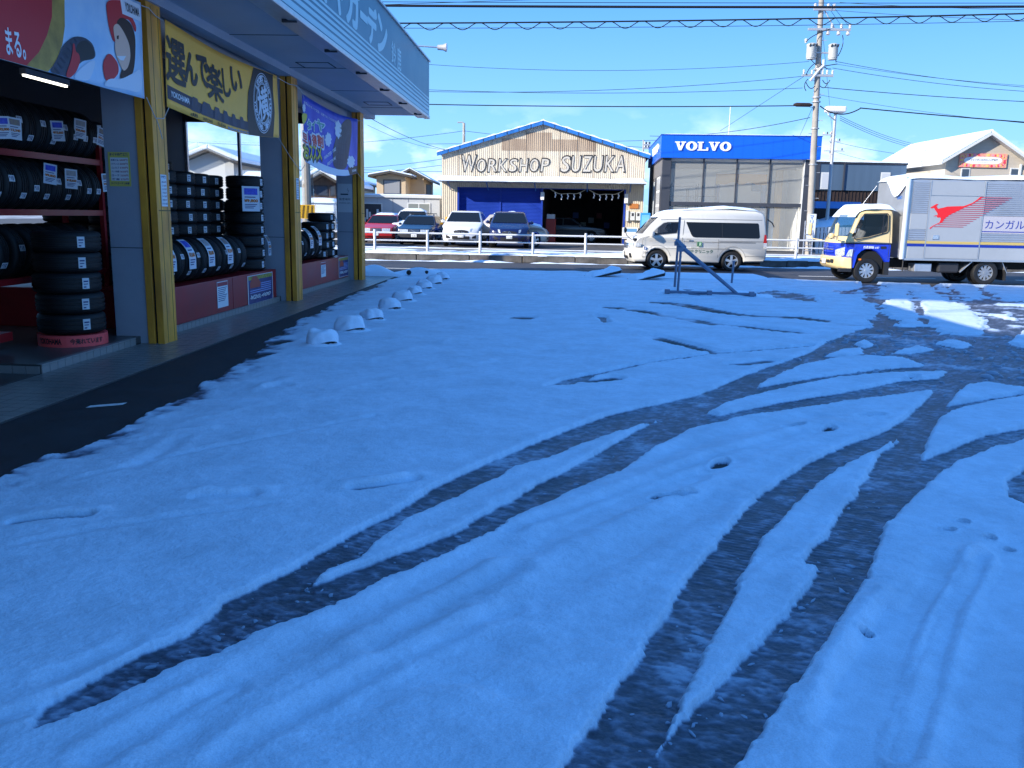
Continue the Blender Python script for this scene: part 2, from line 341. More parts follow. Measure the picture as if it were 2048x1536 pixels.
RIDGE += [c1([(520, 682), (600, 655), (690, 625)]), c1([(750, 660), (900, 630), (1050, 592)]), c1([(1160, 592), (1300, 560), (1420, 520), (1560, 490), (1640, 486)]), c1([(1440, 424), (1540, 398), (1650, 366)]),
  c1([(1660, 480), (1800, 452), (1960, 414)]), c1([(1020, 532), (1090, 505), (1160, 488)]), c1([(560, 720), (700, 705), (830, 690)]), c1([(1760, 344), (1810, 330)]), c1([(740, 950), (900, 945), (1090, 935)]), c1([(1360, 915), (1500, 905), (1680, 880)]), c1([(20, 1050), (200, 1030), (400, 1022)]),
  c2([(330, 215), (390, 240), (440, 285), (520, 300)]), c2([(560, 320), (660, 332), (760, 350), (840, 368)]), c2([(400, 205), (560, 225), (760, 262)]), c2([(180, 376), (300, 345), (420, 318)]),
  c4([(1470, 480), (1400, 620), (1230, 760), (1210, 900)]), c4([(1850, 300), (1740, 520), (1620, 800), (1540, 1152)]), c3([(620, 1110), (700, 1020), (780, 960), (900, 890)])]
FURROW += [(c3([(700, 1080), (900, 900), (1200, 700), (1500, 540), (1800, 400), (2048, 230)]), 0.10, 0.022), (c3([(400, 1152), (640, 1000), (800, 930), (900, 880)]), 0.07, 0.025),
  (c4([(0, 320), (250, 200), (500, 90), (700, 10)]), 0.12, 0.02), (c4([(0, 560), (300, 380), (600, 210), (800, 100)]), 0.14, 0.018), (c2([(0, 1000), (300, 900), (700, 760), (1000, 680), (1200, 640)]), 0.12, 0.02),
  (c2([(300, 1060), (700, 900), (1000, 760), (1300, 680)]), 0.10, 0.015), (c4([(1380, 1152), (1480, 900), (1600, 640), (1760, 360)]), 0.14, 0.03), (c4([(1830, 1152), (1880, 800), (1960, 500), (2048, 300)]), 0.16, 0.03),
  (c4([(1280, 1000), (1400, 700), (1500, 560)]), 0.07, 0.03), (c4([(0, 900), (200, 880), (400, 830)]), 0.10, 0.012), (c3([(1500, 900), (1700, 800), (2048, 860)]), 0.08, 0.012), (c3([(200, 830), (400, 750), (520, 690)]), 0.06, 0.012),
  (c2([(0, 380), (120, 370), (260, 350)]), 0.1, 0.01), (c1([(540, 850), (660, 780), (720, 730)]), 0.08, 0.012), (c3([(1300, 1000), (1600, 850), (1900, 700)]), 0.18, 0.018), (c3([(1500, 700), (1800, 520), (2048, 380)]), 0.09, 0.02)]
FURROW += [(c4([(1560, 1152), (1640, 880), (1740, 560), (1870, 330)]), 0.05, 0.03), (c4([(1300, 1152), (1420, 900), (1560, 620), (1700, 420)]), 0.05, 0.02), (c4([(1960, 1152), (1990, 850), (2048, 560)]), 0.07, 0.025), (c4([(560, 700), (900, 420), (1060, 300)]), 0.04, 0.008),
  (c3([(900, 1152), (1300, 900), (1700, 690), (2048, 540)]), 0.06, 0.018), (c3([(0, 1000), (300, 900), (560, 800)]), 0.05, 0.014), (c2([(0, 1100), (400, 960), (800, 800), (1150, 700)]), 0.06, 0.016), (c1([(300, 900), (700, 800), (1100, 720), (1500, 640)]), 0.05, 0.008), (c1([(100, 1160), (600, 1060), (1100, 1000)]), 0.05, 0.008)]
FOOT = c2([(1125, 680), (1270, 690), (1435, 635), (830, 833), (1600, 478)]) + c2([(640, 962)]) + c4([(1415, 640), (1800, 195), (1905, 260), (1985, 298), (1745, 228)])
# edge of the snow along the shop and along the road
EDGE_SHOP = np.array([(-3.20, 0.0), (-3.30, 4.0), (-3.36, 5.4)] + [tuple(gnd(*p)[:2]) for p in [(0, 950), (40, 930), (110, 905), (210, 868), (300, 828), (400, 775), (450, 742), (480, 720), (530, 690), (570, 655), (600, 640), (645, 622), (660, 612), (700, 592), (745, 575), (790, 555)]] + [(-3.25, 27.0), (-3.2, 40)])
EDGE_ROAD = np.array([(-30, 27.9), (-3, 27.8), (1.5, 27.75), (4.0, 27.2), (7.4, 26.2), (9.5, 25.6), (13, 25.15), (18, 25.1), (40, 25.1)])

NR, NC = 1080, 820
iy = 1.0/np.linspace(1/1.55, 1/28.6, NR); sx = np.linspace(-0.80, 0.80, NC)
Y, S_ = np.meshgrid(iy, sx, indexing='ij'); X = S_*(Y+1.2)
def segdist(px, py, line):
    d = np.full(px.shape, 1e9)
    for a, b in zip(line[:-1], line[1:]):
        vx, vy = b-a; L = vx*vx+vy*vy + 1e-12
        t = np.clip(((px-a[0])*vx + (py-a[1])*vy)/L, 0, 1)
        d = np.minimum(d, (px-a[0]-t*vx)**2 + (py-a[1]-t*vy)**2)
    return np.sqrt(d)
def inpoly(px, py, poly):
    r = np.zeros(px.shape, bool)
    for a, b in zip(poly, np.roll(poly, -1, 0)):
        if a[1] == b[1]: continue
        r ^= ((a[1] > py) != (b[1] > py)) & (px < (b[0]-a[0])*(py-a[1])/(b[1]-a[1]) + a[0])
    return r
def smoothline(p, n=4):
    q = np.array(p, float)
    for _ in range(2):
        out = [q[0]]
        for a, b in zip(q[:-1], q[1:]): out += [a*0.75+b*0.25, a*0.25+b*0.75]
        q = np.array(out + [q[-1]])
    return q
def region(pad, pts):
    lo, hi = pts.min(0)-pad, pts.max(0)+pad
    return (X >= lo[0]) & (X <= hi[0]) & (Y >= lo[1]) & (Y <= hi[1])
def sdf(poly, pad=0.6):
    out = np.full(X.shape, pad); m = region(pad, poly); px, py = X[m], Y[m]
    d = segdist(px, py, np.vstack([poly, poly[:1]])); d = np.where(inpoly(px, py, poly), -d, d)
    out[m] = np.minimum(d, pad); return out
sd = np.full(X.shape, 0.6)
for p in DARK: sd = np.minimum(sd, sdf(G2(p)))
for p in HOLE: sd = np.maximum(sd, -sdf(G2(p)))
mess = smooth(12.5, 15.0, Y)*smooth(3.2, 5.5, X)                       # churned slush at the exit
pud = smooth(17.5, 19, Y)
sd = sd + (0.022+0.17*mess+0.12*pud)*2*fbm(X, Y, 5.0, 4) + 0.03*fbm(X, Y, 34, 3)
depth = 0.039 + 0.012*fbm(X, Y, 1.1, 4) + 0.011*fbm(X, Y, 5, 4) + 0.006*fbm(X+0.3*Y, Y*1.3, 17, 3) + 0.0045*fbm(X, Y, 45, 3)
for ln, w, h in FURROW:
    q = smoothline(G2(ln)); m = region(w*4, q); d = segdist(X[m], Y[m], q)
    depth[m] -= 1.1*h*np.exp(-(d/(0.8*w))**2)*(1+1.2*fbm(X[m], Y[m], 3, 2)); depth[m] += 0.32*h*np.exp(-((d-1.4*w)/(0.55*w))**2)*(1+1.5*fbm(X[m], Y[m], 2.0, 3))
depth = np.maximum(depth, 0.0195 + 0.004*fbm(X, Y, 9, 2))
for ln in RIDGE:
    q = smoothline(G2(ln)); m = region(0.3, q); d = segdist(X[m], Y[m], q) + 0.03*fbm(X[m], Y[m], 9, 2)
    depth[m] += 0.017*np.exp(-(d/(0.04+0.0005*Y[m]**2))**2)*np.clip(0.6+2.2*fbm(X[m], Y[m], 4, 2), 0, 1.4)
for ln in SLIT:
    q = smoothline(G2(ln)); m = region(0.3, q); d = segdist(X[m], Y[m], q)
    wgt = 0.026 + 0.0008*Y[m]**2*0.9 + 0.02*fbm(X[m], Y[m], 3, 3)
    ks = smooth(1.7, 0.7, d/wgt)*np.clip(0.95+2.2*fbm(X[m], Y[m], 1.7, 3), 0.35, 1); depth[m] = depth[m]*(1-ks) - 0.008*ks; depth[m] += 0.006*np.exp(-((d-0.09-0.0008*Y[m]**2)/0.05)**2)
for i, p in enumerate(FOOT):
    c = gnd(*p); m = (abs(X-c.x) < 0.5) & (abs(Y-c.y) < 0.5)
    dx, dy = X[m]-c.x, Y[m]-c.y; a = 0.7+0.5*math.sin(i*2.3); u = dx*math.cos(a)+dy*math.sin(a); v = -dx*math.sin(a)+dy*math.cos(a)
    L, Wd = (0.14, 0.055) if i < 6 else (0.035, 0.03)
    e = np.sqrt((u/L)**2 + (v/Wd)**2) + 0.5*fbm(X[m], Y[m], 14, 2)
    depth[m] -= (0.05 if i < 6 else 0.085)*smooth(1.15, 0.75, e); depth[m] += 0.008*np.exp(-((e-1.3)/0.25)**2)
# trodden, thinning margin beside the shop
ex = np.interp(Y, EDGE_SHOP[:, 1], EDGE_SHOP[:, 0]); sE = (X-ex) + 0.30*fbm(X, Y, 2.4, 4) + 0.05*fbm(X, Y, 14, 2)
margin = smooth(0.0, 0.75, sE)
depth = depth*(0.30+0.70*margin) + (1-margin)*0.045*fbm(X, Y, 7, 4)
er = np.interp(X, EDGE_ROAD[:, 0], EDGE_ROAD[:, 1]); sR = (er-Y) + 0.28*fbm(X, Y, 1.4, 4) + 0.06*fbm(X, Y, 9, 2)
depth = depth + 0.05*np.exp(-((sR-0.5)/0.45)**2)*(0.6+1.4*(fbm(X, Y, 1.2, 3)+0.3))
sd = sd - 0.018*smooth(9, 5, Y)
bank = 0.005*np.exp(-((sd-0.06)/0.05)**2)*(1+1.5*fbm(X, Y, 5, 2))
wall = smooth(-0.008, 0.016+0.02*mess+0.03*pud, sd)
fx = X + 0.02*fbm(X, Y, 9, 2); fy = Y + 0.03*fbm(X, Y, 3, 2)
fleck = 0.9*np.clip(fbm(fx*1.0+0.4*fy, fy*1.25, 22, 3)*2.2+0.35, 0, 1) + 0.35*vnoise(fx*70+9, fy*80) + 0.6*fbm(X, Y, 5, 4)
slush = 0.0034 + 0.0062*np.clip(fleck-0.44, -0.5, 0.6) + 0.006*fbm(X, Y, 2.0, 3)
clump = np.clip(2.6*fbm(X, Y*1.6, 2.6, 4)-0.12, 0, 1)
slush = slush + mess*(0.030*clump - 0.002) + 0.010*np.clip(3*fbm(X*1.2, Y, 1.3, 4)-0.35, 0, 1)
# tread ribs left across the ruts
rib = np.sin((X*0.5+Y)*2*PI/0.045 + 5*fbm(X, Y, 1.5, 2))*np.clip(3.0*fbm(X, Y, 0.9, 2)+0.25, 0, 1)
slush = slush + 0.0022*rib*smooth(9.0, 4.0, Y)
depth = np.where(wall > 0, slush*(1-wall) + (depth+bank)*wall, slush)
cut = np.minimum(sE/0.045, sR/0.05); depth = np.where(cut < 1, depth*np.clip(cut, 0, 1) - 0.012*(1-np.clip(cut, 0, 1)), depth)
beyond = np.minimum(sE, sR) < -0.12
track = 1-wall
Zs = 0.004 + depth
idx = np.arange(NR*NC).reshape(NR, NC)
q = np.stack([idx[:-1, :-1], idx[:-1, 1:], idx[1:, 1:], idx[1:, :-1]], -1).reshape(-1, 4)
bq = beyond.ravel()[q].all(1); q = q[~bq]
me = bpy.data.meshes.new('snow_cover')
me.vertices.add(NR*NC); me.vertices.foreach_set('co', np.stack([X, Y, Zs], -1).ravel().astype(np.float32))
me.loops.add(len(q)*4); me.loops.foreach_set('vertex_index', q.ravel().astype(np.int32))
me.polygons.add(len(q)); me.polygons.foreach_set('loop_start', np.arange(0, len(q)*4, 4, dtype=np.int32)); me.polygons.foreach_set('use_smooth', np.ones(len(q), bool))
me.update(); me.validate()
at = me.attributes.new('thick', 'FLOAT', 'POINT'); at.data.foreach_set('value', np.clip(depth, 0, 1).ravel().astype(np.float32))
# thin slush is grey and wet, deep snow is white and dry
sm = bpy.data.materials.new('snow and slush'); sm.use_nodes = True; t = sm.node_tree; b = t.nodes['Principled BSDF']
an = t.nodes.new('ShaderNodeAttribute'); an.attribute_name = 'thick'
r1 = t.nodes.new('ShaderNodeValToRGB'); e = r1.color_ramp.elements
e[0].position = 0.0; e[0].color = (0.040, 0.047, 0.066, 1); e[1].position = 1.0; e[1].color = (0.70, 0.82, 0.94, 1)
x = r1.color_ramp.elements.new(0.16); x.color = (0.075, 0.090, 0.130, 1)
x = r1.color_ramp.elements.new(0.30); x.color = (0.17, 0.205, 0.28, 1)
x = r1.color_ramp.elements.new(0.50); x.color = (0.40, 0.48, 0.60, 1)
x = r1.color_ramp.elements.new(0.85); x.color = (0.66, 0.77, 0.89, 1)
mr = t.nodes.new('ShaderNodeMapRange'); mr.inputs[1].default_value = 0.0; mr.inputs[2].default_value = 0.019
t.links.new(an.outputs['Fac'], mr.inputs[0]); t.links.new(mr.outputs[0], r1.inputs[0])
tcs = t.nodes.new('ShaderNodeTexCoord'); gm = None; last = r1.outputs[0]
for sc_n, lo_n in ((2.2, 0.86), (14.0, 0.90), (170.0, 0.84)):
    nn = t.nodes.new('ShaderNodeTexNoise'); nn.inputs['Scale'].default_value = sc_n; nn.inputs['Detail'].default_value = 5; t.links.new(tcs.outputs['Object'], nn.inputs['Vector'])
    mm_ = t.nodes.new('ShaderNodeMapRange'); mm_.inputs[1].default_value = 0.32; mm_.inputs[2].default_value = 0.62; mm_.inputs[3].default_value = lo_n; mm_.inputs[4].default_value = 1.0; t.links.new(nn.outputs['Fac'], mm_.inputs[0])
    vm_ = t.nodes.new('ShaderNodeVectorMath'); vm_.operation = 'SCALE'; t.links.new(last, vm_.inputs[0]); t.links.new(mm_.outputs[0], vm_.inputs['Scale']); last = vm_.outputs[0]
t.links.new(last, b.inputs['Base Color'])
mr2 = t.nodes.new('ShaderNodeMapRange'); mr2.inputs[1].default_value = 0.003; mr2.inputs[2].default_value = 0.03; mr2.inputs[3].default_value = 0.48; mr2.inputs[4].default_value = 0.75
t.links.new(an.outputs['Fac'], mr2.inputs[0]); t.links.new(mr2.outputs[0], b.inputs['Roughness'])
tcn = t.nodes.new('ShaderNodeTexCoord')
n1 = t.nodes.new('ShaderNodeTexNoise'); n1.inputs['Scale'].default_value = 55; n1.inputs['Detail'].default_value = 5; t.links.new(tcn.outputs['Object'], n1.inputs['Vector'])
bp = t.nodes.new('ShaderNodeBump'); bp.inputs['Strength'].default_value = 0.6; bp.inputs['Distance'].default_value = 0.010
t.links.new(n1.outputs['Fac'], bp.inputs['Height']); t.links.new(bp.outputs[0], b.inputs['Normal'])
b.inputs['Subsurface Weight'].default_value = 0.0
me.materials.append(sm)
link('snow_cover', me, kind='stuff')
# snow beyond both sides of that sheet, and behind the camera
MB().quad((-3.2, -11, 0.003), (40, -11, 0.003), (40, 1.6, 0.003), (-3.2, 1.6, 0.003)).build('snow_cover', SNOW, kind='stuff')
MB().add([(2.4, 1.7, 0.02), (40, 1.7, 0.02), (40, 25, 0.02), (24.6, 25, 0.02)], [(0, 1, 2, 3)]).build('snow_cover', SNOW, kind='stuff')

# ---------------------------------------------------------------- unseen block added to shade the lot; its rooftop screens leave the lit patch
BW = M('block wall', (0.42, 0.40, 0.37), 0.8, var=0.1, scale=0.6)
BG = M('block glass', (0.03, 0.04, 0.05), 0.1)
bl = thing('shade_block', (-40, -3.3, 0), math.atan2(-2.7, 16), 'unseen tall pale block with rooftop screens, added to shade the parking lot', 'building')
box('wall', -36, 22, -14, 0, 0, 19.2, BW, bl)
box('shade_screen', -36, 2.0, -0.4, -0.05, 19.2, 28.0, BW, bl)  # added screen, carries the block's shadow out to the road edge
box('shade_screen', 2.0, 20, -0.4, -0.05, 24.0, 28.0, BW, bl)  # added screen raised on posts, the gap below lets sun onto the snow
for i in range(5): MB().cyl((3.0+i*4.1, -0.25, 19.1), (3.0+i*4.1, -0.25, 24.1), 0.06).build('screen_post', BW, bl)
wm = MB().box(-0.9, 0.9, 0, 0.04, 0, 1.4).mesh('window', BG)
for fl in range(6):
    for k in range(15):
        o = link('window', wm, bl); o.location = (-34 + k*3.9, 0.0, 1.2+fl*3.0)
# ================================================================ the tyre shop on the left
TH = R(2.8); SB = Vector((-5.12, 0, 0)); SU = Vector((math.sin(TH), math.cos(TH), 0)); SN = Vector((math.cos(TH), -math.sin(TH), 0))
def SH(px, py, n=0.0):
    """pixel -> (v, z) on the shop plane lying n in front of the pillars"""
    d = ray(px, py); c = Vector((0, 0, CAM_H)); t = (SB + SN*n - c).dot(SN)/d.dot(SN); p = c + d*t - SB
    return p.dot(SU), p.z
def SW(n, v, z=0.0): return SB + SN*n + SU*v + Vector((0, 0, z))
SROT = -TH
YEL = M('yellow paint', (0.92, 0.39, 0.035), 0.45, bump=0.12, bscale=14, col2=(0.52, 0.20, 0.03), scale=2.2, stretch=(1.5, 1.5, 0.5))
PIER = M('pale pier paint', (0.34, 0.36, 0.41), 0.6, var=0.08, scale=1.5, bump=0.1, bscale=60)
SOFF = M('soffit panel', (0.40, 0.42, 0.46), 0.55, var=0.10, scale=0.8)
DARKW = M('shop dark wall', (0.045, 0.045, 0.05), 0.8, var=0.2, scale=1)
SLOT = M('slot black', (0.006, 0.006, 0.007), 0.8)
TEAL = M('fascia teal', (0.045, 0.17, 0.25), 0.4, var=0.06, scale=0.6)
TEALP = M('fascia pale print', (0.36, 0.56, 0.62), 0.4)
ALU = M('aluminium', (0.55, 0.56, 0.58), 0.35, metal=0.7, var=0.15, scale=5)
TILE = M('pavement tile', (0.21, 0.195, 0.18), 0.32, var=0.18, scale=1.5, bump=0.1, bscale=80)
TILE2 = M('step tile', (0.27, 0.26, 0.25), 0.4, var=0.15, scale=2)
GROUT = M('grout', (0.05, 0.05, 0.05), 0.8)
SREF = M('shop red steel', (0.30, 0.012, 0.016), 0.35, var=0.2, scale=2)
GLASSC = M('clear glass', (0.9, 0.95, 0.95), 0.02, trans=1.0, ior=1.05, alpha=0.25)
shop = thing('tyre_shop', SB, SROT, 'long single-storey tyre shop with yellow pillars and teal canopy sign', 'shop building')
V0, V1, VP = -6.0, 24.2, (5.3, 11.35, 17.25, 23.07)
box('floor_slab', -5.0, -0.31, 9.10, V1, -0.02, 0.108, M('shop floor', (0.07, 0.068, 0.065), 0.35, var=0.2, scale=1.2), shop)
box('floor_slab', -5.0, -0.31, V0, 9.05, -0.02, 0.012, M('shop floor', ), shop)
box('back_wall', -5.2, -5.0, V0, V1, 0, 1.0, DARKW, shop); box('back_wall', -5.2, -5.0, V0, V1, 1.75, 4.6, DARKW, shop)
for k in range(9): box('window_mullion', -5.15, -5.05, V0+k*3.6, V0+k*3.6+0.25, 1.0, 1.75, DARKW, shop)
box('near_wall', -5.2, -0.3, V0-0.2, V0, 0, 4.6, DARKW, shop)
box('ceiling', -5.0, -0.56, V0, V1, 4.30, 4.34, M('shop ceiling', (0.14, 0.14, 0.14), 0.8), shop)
box('header_beam', -0.56, -0.32, V0, V1, 3.85, 4.36, SOFF, shop)
box('roof', -5.3, 1.40, V0-0.2, 24.7, 4.62, 5.2, SOFF, shop)
sf = box('soffit', -0.32, 1.385, V0-0.2, 24.78, 4.36, 4.40, SOFF, shop)
for k in range(10): box('panel_joint', -0.31, 1.35, -4+k*3.0, -4+k*3.0+0.012, 4.353, 4.361, DARKW, sf)
for v in (16.4, 21.9):
    for a, b, c, d in ((0.35, 0.95, v, v+0.02), (0.35, 0.95, v+0.6, v+0.62), (0.35, 0.37, v+0.02, v+0.6), (0.93, 0.95, v+0.02, v+0.6)):
        box('access_hatch', a, b, c, d, 4.352, 4.362, DARKW, sf)
box('soffit_beam', -0.20, 0.06, V0, 24.7, 4.24, 4.362, SOFF, shop)
fa = box('fascia_board', 1.40, 1.52, V0-0.2, 24.8, 4.36, 5.75, TEAL, shop)
box('fascia_board', 0.2, 1.40, 24.68, 24.8, 4.40, 5.75, TEAL, shop)
gt = MB(); gt.box(1.385, 1.54, V0-0.2, 24.82, 4.28, 4.358); gt.box(1.20, 1.38, V0-0.2, 24.80, 4.30, 4.36); gt.build('gutter_trim', ALU, shop, bevel=0.01)
br = MB()
for k in range(14): br.box(1.30, 1.50, -5+k*2.2, -5+k*2.2+0.05, 4.26, 4.30)
br.build('trim_bracket', DARKW, shop)
for k, (z, h) in enumerate(((4.44, 0.085), (4.56, 0.065), (4.66, 0.055), (4.755, 0.045), (4.84, 0.04))):
    box('stripe', 1.521, 1.526, V0-0.2, 24.78, z-0.06, z-0.06+h, TEALP, fa)
zs = MB(); zs.box(1.36, 1.56, V0-0.2, 24.84, 5.752, 5.79); zs.build('cap_trim', ALU, shop)
# snow lying on the roof, showing above the sign
def rsnow(u, w):
    v = V0 + 30.7*w; n = -5.0 + 6.5*u; h = 0.22*min(1, (1-u)*9+0.25)*min(1, (1-w)*14+0.1)
    return (n, v, 5.79 + h*(0.9+0.5*float(fbm(np.array([n*0.4]), np.array([v]), 0.6, 3)[0])))
MB().grid(rsnow, 14, 60).build('snow_cap', SNOW, shop, smooth=True)
# sign letters: トヤガーデン and 鈴鹿 on the fascia, seen from the lot
def fasc_text(s, v0, v1, z0, z1, bold=0.03):
    text('sign_letter', s, (1.5225, v0, z0), (0, 1, 0), (0, 0, 1), v1-v0, z1-z0, TEALP, fa, extrude=0, thick=bold)
for ch, v0, v1 in (('タ', 12.6, 13.5), ('イ', 13.6, 14.4), ('ヤ', 14.5, 15.35), ('ガ', 15.42, 16.36), ('デ', 17.08, 17.86), ('ン', 17.98, 18.88)):
    fasc_text(ch, v0, v1, 4.87, 5.52, 0.055)
box('sign_letter', 1.521, 1.527, 16.42, 17.02, 5.12, 5.25, TEALP, fa)
fasc_text('鈴', 19.38, 19.88, 4.86, 5.30, 0.02); fasc_text('鹿', 20.02, 20.5, 4.84, 5.30, 0.02)
# piers and yellow shutter posts
for v in VP:
    pr = box('pier', -0.63, -0.205, v-0.0, v+0.5, 0.0, 4.362, PIER, shop)
    box('joint', -0.635, -0.2, v-0.004, v, 1.245, 1.255, DARKW, pr)
    pl = thing('shutter_post'); pl.parent = shop
    box('inner_rail', -0.20, -0.105, v-0.02, v+0.28, 0, 4.24, YEL, pl, bevel=0.006)
    box('rail_slot', -0.105, -0.07, v+0.02, v+0.28, 0, 4.24, SLOT, pl)
    box('outer_rail', -0.07, 0.02, v-0.02, v+0.37, 0, 4.24, YEL, pl, bevel=0.006)
    for dv in (0.09, 0.28): box('rail_groove', 0.0195, 0.0215, v+dv, v+dv+0.012, 0.0, 4.2, M('groove', (0.16, 0.10, 0.02), 0.6), pl)
    box('scuff_mark', 0.0195, 0.0212, v+0.02, v+0.36, 1.72, 1.735, M('groove',), pl)
# glazed end wall
ew = box('end_wall', -5.0, -0.63, V1-0.15, V1, 0, 0.75, DARKW, shop); box('end_wall', -5.0, -0.63, V1-0.15, V1, 4.05, 4.6, DARKW, shop)
ef = thing('end_window'); ef.parent = shop
for n in (-5.0, -3.55, -2.1, -0.70): box('window_frame', n, n+0.07, V1-0.12, V1-0.02, 0.75, 4.05, ALU, ef)
for n in (-4.93, -3.48, -2.03): MB().quad((n, V1-0.07, 0.75), (n+1.33, V1-0.07, 0.75), (n+1.33, V1-0.07, 4.05), (n, V1-0.07, 4.05)).build('pane', GLASSC, ef)
# step tiles
tme = MB().box(0.004, 0.146, -0.009, 0.0, 0.004, 0.088).mesh('step_tile', TILE2)
nme = MB().box(0.004, 0.146, -0.012, 0.06, 0.0, 0.016).mesh('nosing_tile', TILE2)
for a, b, n in ((9.10, 11.30, -0.31), (11.90, 17.22, -0.31), (17.75, 23.05, -0.31)):
    for k in range(int((b-a)/0.15)):
        o = link('step_tile', tme, shop, mw=Matrix.Translation((n, a+k*0.15, 0)) @ Matrix.Rotation(PI/2, 4, 'Z')); 
        o = link('nosing_tile', nme, shop, mw=Matrix.Translation((n, a+k*0.15, 0.0925)) @ Matrix.Rotation(PI/2, 4, 'Z'))
for k in range(8): link('step_tile', tme, shop, mw=Matrix.Translation((-0.32-0.15*(k+1), 9.098, 0)))
# tiled walkway
walk = thing('tiled_walkway', SB, SROT, kind='structure')
box('bed', -0.32, 0.62, V0, 24.6, -0.05, 0.010, GROUT, walk)
pme = MB().box(0.004, 0.146, 0.004, 0.146, 0, 0.0055).mesh('tile', TILE)
st = MB()
for j in range(int((24.6-V0)/0.15)):
    for i in range(6):
        v = V0+j*0.15; n = -0.29+i*0.15; z = 0.0098+random.uniform(-.0006, .0008)
        if 6.4 < v < 12.8:
            link('tile', pme, walk).location = (n, v, z)
        else: st.box(n+0.004, n+0.146, v+0.004, v+0.146, z, z+0.0055)
st.build('far_tiles', TILE, walk, kind='stuff')
# fluorescent tubes
LIT = M('lit tube', (0.9, 0.9, 0.85), 0.5, emit=(1.0, 0.97, 0.85), estr=2.2)
for i, (n, v) in enumerate(((-3.2, 12.2), (-3.2, 14.6), (-4.4, 12.8), (-4.4, 10.2), (-3.0, 9.8))):
    t_ = thing('ceiling_light', SW(n, v, 3.75), SROT, 'fluorescent tube light glowing under the tyre shop ceiling', 'ceiling light', 'tube lights in the tyre shop')
    box('tube', -0.02, 0.02, -0.6, 0.6, -0.03, 0.0, LIT, t_); box('housing', -0.05, 0.05, -0.62, 0.62, 0.001, 0.09, SOFF, t_)
# flood lamp on its arm
lp = thing('sign_flood_lamp', SW(1.30, 23.2, 5.79), SROT, 'round flood lamp on a long thin arm over the teal shop sign', 'lamp')
MB().tube([(0, 0, -0.05), (0.0, 0, 0.04), (0.06, 0.01, 0.09), (0.70, 0.05, 0.06)], 0.018, 8).build('arm', ALU, lp, smooth=True)
MB().lathe([(0.0, -0.10), (0.06, -0.10), (0.07, 0.04), (0.10, 0.10), (0.105, 0.13)], 16, 'x', (0.76, 0.05, 0.06)).build('housing', M('lamp grey', (0.4, 0.4, 0.42), 0.5), lp, smooth=True)
MB().lathe([(0.0, 0.15), (0.07, 0.145), (0.10, 0.13)], 16, 'x', (0.76, 0.05, 0.06)).build('lens', M('lens', (0.75, 0.78, 0.8), 0.15), lp, smooth=True)

